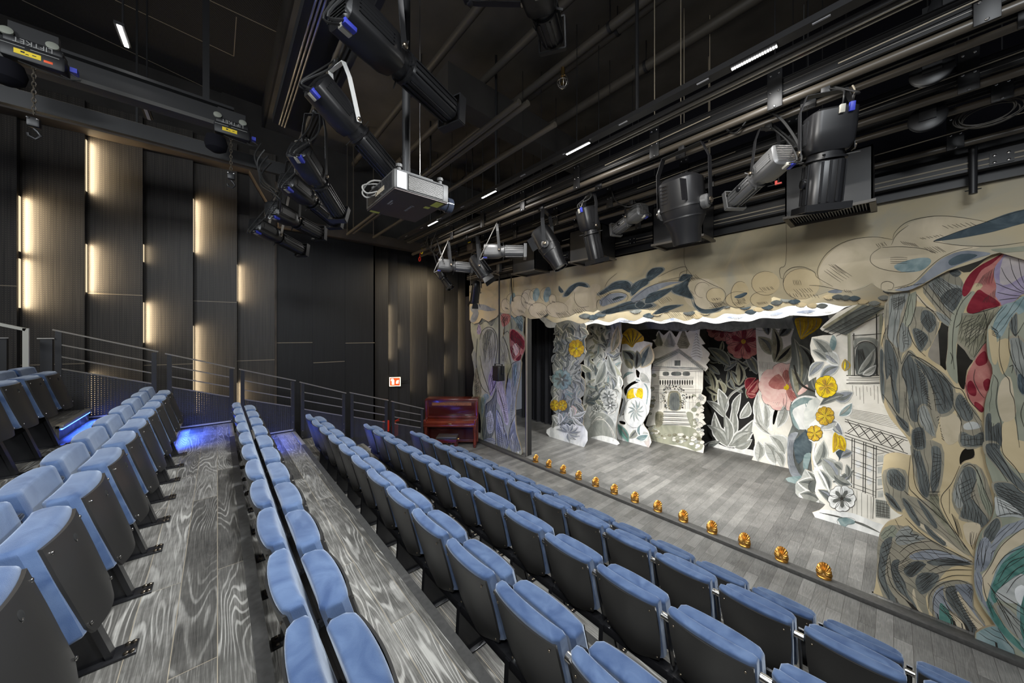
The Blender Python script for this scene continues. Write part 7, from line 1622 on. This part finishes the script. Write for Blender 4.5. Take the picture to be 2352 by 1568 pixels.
# ---------------------------------------------------------------- projector
D0 = 2.2
c0 = atD(905, 431, D0); zb_ = c0.z
pY = onZ(1013, 478, zb_); pX = onZ(843, 485, zb_)
LY = pY.y - c0.y; LX = c0.x - pX.x; HH = .135
root = thing('projector', 'grey and brown ceiling projector with side grille and yellow warning stickers', 'projector', (c0.x - LX / 2, c0.y + LY / 2, zb_)); hx_, hy_ = LX / 2, LY / 2
root.rotation_euler = (0, 0, 0)
q = MB(); q.b2((-hx_, -hy_, .004), (hx_, hy_, HH), 0, .012); q.build('case', M['proj_grey'], root)
q = MB(); q.b2((-hx_ + .006, -hy_ + .006, -.002), (hx_ - .006, hy_ - .006, .006), 0, .003); bt = q.build('bottom_plate', M['proj_dark'], root)
q = MB()
for (x0, y0, x1, y1) in ((hx_ - .12, hy_ - .09, hx_ - .02, hy_ - .03), (hx_ - .19, hy_ - .11, hx_ - .15, hy_ - .07), (-hx_ + .015, -hy_ + .02, -hx_ + .05, -hy_ + .09)): q.b2((x0, y0, -.0035), (x1, y1, -.002), 0)
q.build('warning_sticker', M['sticker'], bt)
R = Matrix(((-1, 0, 0, 0), (0, 1, 0, 0), (0, 0, -1, -.0032), (0, 0, 0, 1)))
text_mesh('lettering', 'Panasonic', .036, M['label_white'], bt, Matrix.Translation((.0, .02, 0)) @ R)
q = MB(); q.b2((-.02, -.14, -.0032), (.07, -.128, -.002), 0); q.b2((-.02, -.120, -.0032), (.03, -.112, -.002), 0); q.build('rating_plate', M['label_white'], bt)
q = MB(); n = 14
for i in range(n): q.b2((hx_ - .002, -hy_ + .10, .018 + i * (HH - .04) / n), (hx_ + .004, hy_ - .05, .022 + i * (HH - .04) / n), 0)
q.b2((hx_ - .004, -hy_ + .095, .014), (hx_ + .001, hy_ - .045, HH - .014), 1); q.build('side_grille', [M['pipe_paint'], M['gap_dark']], root)
q = MB(); q.b2((hx_ - .001, -hy_ + .02, .012), (hx_ + .003, -hy_ + .085, HH - .012), 0); q.build('type_label', M['label_white'], root)
q = MB(); q.b2((-hx_ + .05, -hy_ - .002, .02), (hx_ - .22, -hy_ + .004, HH - .02), 0)
for k in range(6): q.b2((-hx_ + .22 + .03 * k, -hy_ - .006, .04), (-hx_ + .24 + .03 * k, -hy_, .07), 1)
for k in range(10): q.b2((hx_ - .20 + .018 * k, -hy_ - .004, .02), (hx_ - .194 + .018 * k, -hy_ + .002, HH - .02), 0)
q.build('connector_bay', [M['black_gloss'], M['rope']], root)
q = MB(); q.lathe((hx_ - .16, hy_, .055), (0, 1, 0), [(0, .05), (.06, .05), (.065, .058), (.11, .058), (.112, .04)], 0, 24); q.build('lens', M['lens'], root)
for (sx, sy) in ((1, 1), (1, -1), (-1, 1), (-1, -1)):
    q = MB(); q.lathe((sx * (hx_ - .04), sy * (hy_ - .05), HH), (0, 0, 1), [(0, .014), (.03, .014), (.03, .022), (.05, .022)], 0, 14); q.build('mount_foot', M['proj_grey'], root)
q = MB(); q.cyl((0, 0, HH), (0, 0, 7.7 - zb_), .030, 0, 14); q.b2((-.16, -.14, HH + .045), (.16, .14, HH + .06), 0); q.build('mount_pole', M['black_metal'], root)
q = MB(); q.tube([(hx_ * .4, hy_ * .2, HH), (hx_ * .45, hy_ * .25, HH + .10), (hx_ * .45, hy_ * .25, 3.2)], .003, 0, 5); q.tube([(hx_ * .55, hy_ * .3, HH), (hx_ * .45, hy_ * .25, HH + .10)], .003, 0, 5); q.build('safety_wire', M['steel'], root)
q = MB(); q.tube(cr3([Vector((-.06, -hy_, .06)), Vector((-.08, -hy_ - .06, .03)), Vector((-.13, -hy_ - .07, .09)), Vector((-.06, -hy_ - .01, .16)), Vector((0, 0, .15))]), .006, 0, 6); q.tube(cr3([Vector((-.02, -hy_, .07)), Vector((-.05, -hy_ - .07, .05)), Vector((-.10, -hy_ - .06, .13)), Vector((0, 0, .17))]), .006, 0, 6); q.build('signal_cable', M['cable_grey'], root)

# ---------------------------------------------------------------- lanterns over the front rows
def fixp(kind, r0, y0, r1, y1, wpx, label, hy, hz, **kw):
    p0 = onY(r0[0], r0[1], y0); p1 = onY(r1[0], r1[1], y1); c = p0 + (p1 - p0) * .38
    t = proj(c)[2]; s = wpx * .5 * t / F * .92
    return lantern(kind, p0, p1, s, label, (c.x, hy, hz), group=GB, **kw)
fixp('profile', (1905, 258), 3.80, (1882, 488), 3.95, 92, 'large black profile spotlight pointing straight down at right, blue plug on top', 3.88, 5.34)
fixp('profile', (1803, 352), 3.70, (1682, 465), 4.15, 54, 'silver lit profile spotlight with a bright mesh rear, left of the large one', 4.12, 5.33, parts_mat='fixture_grey', cable_m='cable')
fixp('wash', (1562, 408), 3.85, (1578, 560), 4.0, 92, 'bulky black moving wash light with grey yoke, upper centre right', 3.88, 5.34, name='wash_light', yoke_m='fixture', plug=False)
fixp('profile', (1478, 480), 4.62, (1412, 530), 4.90, 34, 'small grey profile spotlight tilted left, between wash light and steep one', 4.72, 5.27, parts_mat='fixture_grey')
fixp('profile', (1345, 478), 4.05, (1372, 605), 4.25, 44, 'upright black profile spotlight with blue plugs, in front of the flood boxes', 4.12, 5.33)
fixp('wash', (1240, 528), 4.10, (1288, 615), 4.25, 52, 'black moving wash light with ribbed body, left of the upright spotlight', 4.12, 5.33, name='wash_light', yoke_m='fixture', plug=False)
fixp('profile', (1112, 577), 3.80, (1210, 578), 4.4, 34, 'silver lit profile spotlight lying level above the left portal corner', 3.95, 5.34, parts_mat='fixture_grey', cable_m='cable_grey')
fixp('par', (1085, 588), 4.05, (1122, 640), 4.3, 38, 'dark barn door lantern pointing down at the left portal corner', 4.12, 5.33, name='barn_door_lantern', plug=False)
fixp('profile', (1006, 608), 3.70, (1086, 616), 4.4, 30, 'silver lit profile spotlight at the left end of the pipes', 3.88, 5.34, parts_mat='fixture_grey', cable_m='cable_grey')
fixp('profile', (1008, 624), 4.30, (1036, 662), 4.5, 20, 'small dark lantern hanging low behind the leftmost silver spotlight', 4.12, 5.33, plug=False)
fixp('par', (1095, 645), 4.70, (1089, 697), 4.8, 22, 'small bright backed lantern hanging lowest beside the tulip leg', 4.72, 5.28, name='barn_door_lantern', yoke_m='steel', plug=False)
# ---------------------------------------------------------------- flood boxes before the border
for k, (x, lab) in enumerate([(-.50, 'rightmost one with ribbed louvre, behind the large spotlight'), (-2.13, 'second from the right, behind the wash light'), (-3.78, 'third from the right, behind the upright spotlight'), (-5.45, 'leftmost one, above the tulip leg')]):
    root = thing('flood_box', 'deep black flood light box, ' + lab, 'flood light', (x, 5.34, 4.63), 'flood boxes before the border')
    w_, d_, h_ = .36, .22, .60
    q = MB()
    for (a, b_) in (((-w_, -d_, .03), (w_, -d_ + .015, h_)), ((-w_, d_ - .015, .03), (w_, d_, h_)), ((-w_, -d_, .03), (-w_ + .015, d_, h_)), ((w_ - .015, -d_, .03), (w_, d_, h_)), ((-w_, -d_, h_ - .015), (w_, d_, h_))): q.b2(a, b_, 0)
    q.build('hood', M['fixture'], root)
    q = MB()
    for (a, b_) in (((-w_ - .015, -d_ - .012, 0), (w_ + .015, -d_ + .012, .03)), ((-w_ - .015, d_ - .012, 0), (w_ + .015, d_ + .012, .03)), ((-w_ - .02, -d_ - .02, 0), (-w_ + .03, d_ + .02, .03)), ((w_ - .03, -d_ - .02, 0), (w_ + .02, d_ + .02, .03))): q.b2(a, b_, 0)
    q.build('front_frame', M['batten'], root)
    q = MB()
    for i in range(26): q.b2((-w_ + .04 + i * (2 * w_ - .08) / 26, -d_ + .02, .03), (-w_ + .048 + i * (2 * w_ - .08) / 26, d_ - .02, .06), 0)
    q.b2((-w_ + .02, -d_ + .02, .06), (w_ - .02, d_ - .02, .066), 1); q.build('louvre', [M['fixture_grey'], M['gap_dark']], root)
    q = MB(); q.bar((-w_ * .6, -.21, h_), (-w_ * .6, -.21, h_ + .12), .03, .008, 0, (0, 1, 0)); q.bar((w_ * .6, -.21, h_), (w_ * .6, -.21, h_ + .12), .03, .008, 0, (0, 1, 0)); q.build('hook_clamp', M['black_metal'], root)
# ---------------------------------------------------------------- hanging loudspeaker
ps = onY(1145, 857, 5.70)
root = thing('loudspeaker', 'black loudspeaker hanging on a thin pole before the tulip leg', 'speaker', ps)
q = MB(); q.box((0, 0, 0), (.26, .22, .40), 0, None, .012); q.build('cabinet', M['black_metal'], root)
q = MB(); q.b2((-.115, -.116, -.185), (.115, -.110, .185), 0); q.build('grille', M['fixture'], root)
q = MB(); q.bar((-.15, 0, 0), (-.15, 0, .25), .04, .008, 0, (1, 0, 0)); q.bar((.15, 0, 0), (.15, 0, .25), .04, .008, 0, (1, 0, 0)); q.bar((-.15, 0, .25), (.15, 0, .25), .04, .008)
for sx in (-1, 1): q.lathe((sx * .13, 0, 0), (sx, 0, 0), [(0, .02), (.05, .02), (.06, .012)], 0, 12)
q.build('bracket', M['black_metal'], root)
q = MB(); q.cyl((.03, 0, .25), (.03, 0, 5.2 - ps.z), .022, 0, 12); q.build('drop_pole', M['black_metal'], root)
q = MB(); zz = 5.05 - ps.z; q.b2((-.03, -.05, zz - .12), (.09, .05, zz + .12), 0, .01); q.build('pole_clamp', M['fixture_grey'], root)
pc = onY(1175, 640, 5.98)
q = MB(); q.tube(cr3([Vector((0, 0, .45)), Vector((.01, -.02, 0)), Vector((.03, -.01, -.35)), Vector((.05, 0, -.62))]), .014, 0, 8)
o = q.build('hanging_cable', M['cable'], None, pc); tag(o, 'single black cable hanging down before the cloud border, right of the pole', 'cable')
# ---------------------------------------------------------------- loose cables of the rig
def cable(name, pts, r, m, label, grp=None):
    c = pts[0]; q = MB(); q.tube(cr3([Vector(p) - c for p in pts]), r, 0, 7); o = q.build(name, M[m], None, c); return tag(o, label, 'cable', grp)
def Y_(u, v, y): return onY(u, v, y)
cable('supply_cable', [Y_(1665, 295, 4.0), Y_(1668, 268, 4.0), Y_(1700, 258, 4.0), Y_(1752, 254, 4.0), Y_(1790, 270, 3.95), Y_(1822, 310, 3.9), Y_(1838, 345, 3.85), Y_(1822, 352, 3.8)], .011, 'cable', 'thick black cable looping from the pipe to the silver spotlight at right')
cable('supply_cable', [Y_(1665, 295, 4.02), Y_(1690, 305, 4.02), Y_(1720, 270, 4.02), Y_(1735, 255, 4.0)], .010, 'cable', 'black cable loop tied under the pipe left of the large spotlight')
cable('supply_cable', [Y_(1958, 196, 3.9), Y_(1963, 210, 3.9), Y_(1952, 245, 3.9), Y_(1925, 252, 3.9)], .006, 'rope', 'thin pale safety wire above the large spotlight')
cable('supply_cable', [Y_(1402, 420, 4.5), Y_(1412, 458, 4.5), Y_(1440, 475, 4.45), Y_(1470, 468, 4.4), Y_(1478, 492, 4.3)], .009, 'cable', 'black cable sagging to the small grey spotlight')
cable('supply_cable', [Y_(1362, 438, 4.3), Y_(1345, 452, 4.2), Y_(1335, 474, 4.1), Y_(1332, 485, 4.05)], .008, 'cable_grey', 'white cable dropping to the upright spotlight with blue plugs')
for k in range(4):
    a = .08 * k
    cable('cable_coil', [atD(600 + 8 * k, 330 + 14 * k, 3.9 - a), atD(585 + 6 * k, 360 + 12 * k, 3.8), atD(600, 400 + 8 * k, 3.8), atD(612 + 10 * k, 420 + 12 * k, 3.7), atD(640, 440 + 20 * k, 3.6 + .15 * k)], .009, 'cable', 'black cable drooping from the truss end to the left cluster, %s of four' % ['first', 'second', 'third', 'last'][k], 'cables at the truss end')
q = MB(); c = onY(2265, 265, 5.2)
for k in range(7):
    rr = .15 + .012 * (k % 4); dx = random.uniform(-.03, .03); dz = random.uniform(-.02, .02)
    q.tube([(dx + rr * math.cos(b), -.02 * k * .3, dz + rr * .62 * math.sin(b)) for b in [2 * PI * j / 26 for j in range(26)]], .005, 0, 6, True)
o = q.build('cable_coil', M['cable_grey'], None, c); o.data.materials[0] = M['pipe_paint']; tag(o, 'coiled dark cable hung between the pipes at far right', 'cable')
# red clips
for (u, v, y, lab) in [(1845, 112, 3.6, 'red plastic clip on the ceiling track at upper right'), (1788, 420, 4.66, 'small red clip behind the silver spotlight')]:
    c = onY(u, v, y); q = MB(); q.b2((-.03, -.012, -.015), (.03, .012, .0), 0); q.b2((-.03, -.012, 0), (-.008, .012, .028), 0); q.cyl((-.03, 0, -.008), (-.10, .02, .0), .006, 1, 6); q.cyl((0, .01, 0), (0, .03, .38), .004, 1, 6)
    o = q.build('cable_clip', [M['red'], M['cable']], None, c); tag(o, lab, 'clip')
# small yellow and brown junction boxes at the left end of the pipes
root = thing('dimmer_box', 'brown metal dimmer box with a yellow label over the left pipe end', 'box', onY(1035, 552, 4.3))
q = MB(); q.cyl((0, 0, .08), (0, 0, 7.75 - root.location.z), .012, 1, 6); q.build('strap', [M['black_metal'], M['black_metal']], root)
q = MB(); q.box((0, 0, 0), (.26, .16, .16), 0, None, .01); q.build('case', M['brown_steel'], root)
q = MB(); q.b2((-.12, -.085, .10), (.0, -.08, .13), 0); q.build('label_plate', M['yellow'], root)
root = thing('dimmer_box', 'second brown dimmer box with yellow label, right of the first', 'box', onY(1085, 568, 4.4))
q = MB(); q.cyl((0, 0, .08), (0, 0, 7.75 - root.location.z), .012, 1, 6); q.build('strap', [M['black_metal'], M['black_metal']], root)
q = MB(); q.box((0, 0, 0), (.22, .16, .15), 0, None, .01); q.build('case', M['brown_steel'], root)
q = MB(); q.b2((-.06, -.085, .09), (.05, -.08, .115), 0); q.build('label_plate', M['yellow'], root)
for (u, v, m, lab) in [(969, 578, 'yellow', 'small yellow cable loop at the left end of the pipes'), (964, 595, 'red', 'small red cable loop at the left end of the pipes')]:
    c = onY(u, v, 3.9); q = MB(); q.tube([(.05 * math.cos(b), 0, .05 * math.sin(b)) for b in [2 * PI * j / 16 for j in range(16)]], .012, 0, 6, True); q.cyl((0, 0, .05), (0, .02, .22), .008, 0, 6); o = q.build('cable_loop', M[m], None, c); tag(o, lab, 'cable')
for k in range(0, 5, 2):
    cable('cable_coil', [Y_(985 + 6 * k, 520, 3.8), Y_(970 + 5 * k, 545 + 5 * k, 3.8), Y_(985 + 4 * k, 570 + 4 * k, 3.8), Y_(1000 + 3 * k, 545 + 8 * k, 3.8), Y_(1012 + 2 * k, 585 + 5 * k, 3.7)], .010, 'cable', 'black cable hanging in loops at the left pipe end, %s of three' % ['first', 'second', 'second', 'third', 'last'][k], 'cables at the left pipe end')
# two pale wooden battens under the pipes left of the projector
for (u0, v0, u1, v1, lab) in [(798, 538, 880, 488, 'thin pale conduit left of the projector, outer one'), (812, 535, 905, 492, 'thin pale conduit left of the projector, middle one'), (858, 545, 930, 500, 'thin pale conduit below the projector')]:
    a = onZ(u0, v0, 5.6); b = onZ(u1, v1, 5.6); c = (a + b) / 2
    q = MB(); q.cyl(a - c, Vector((b.x + 4, a.y, 5.6)) - c, .03, 0, 12); q.cyl((a - c), (a - c) + Vector((0, 0, 2.1)), .012, 0, 6); o = q.build('conduit', M['pipe_paint'], None, c); tag(o, lab, 'pipe', 'conduits under the ceiling')
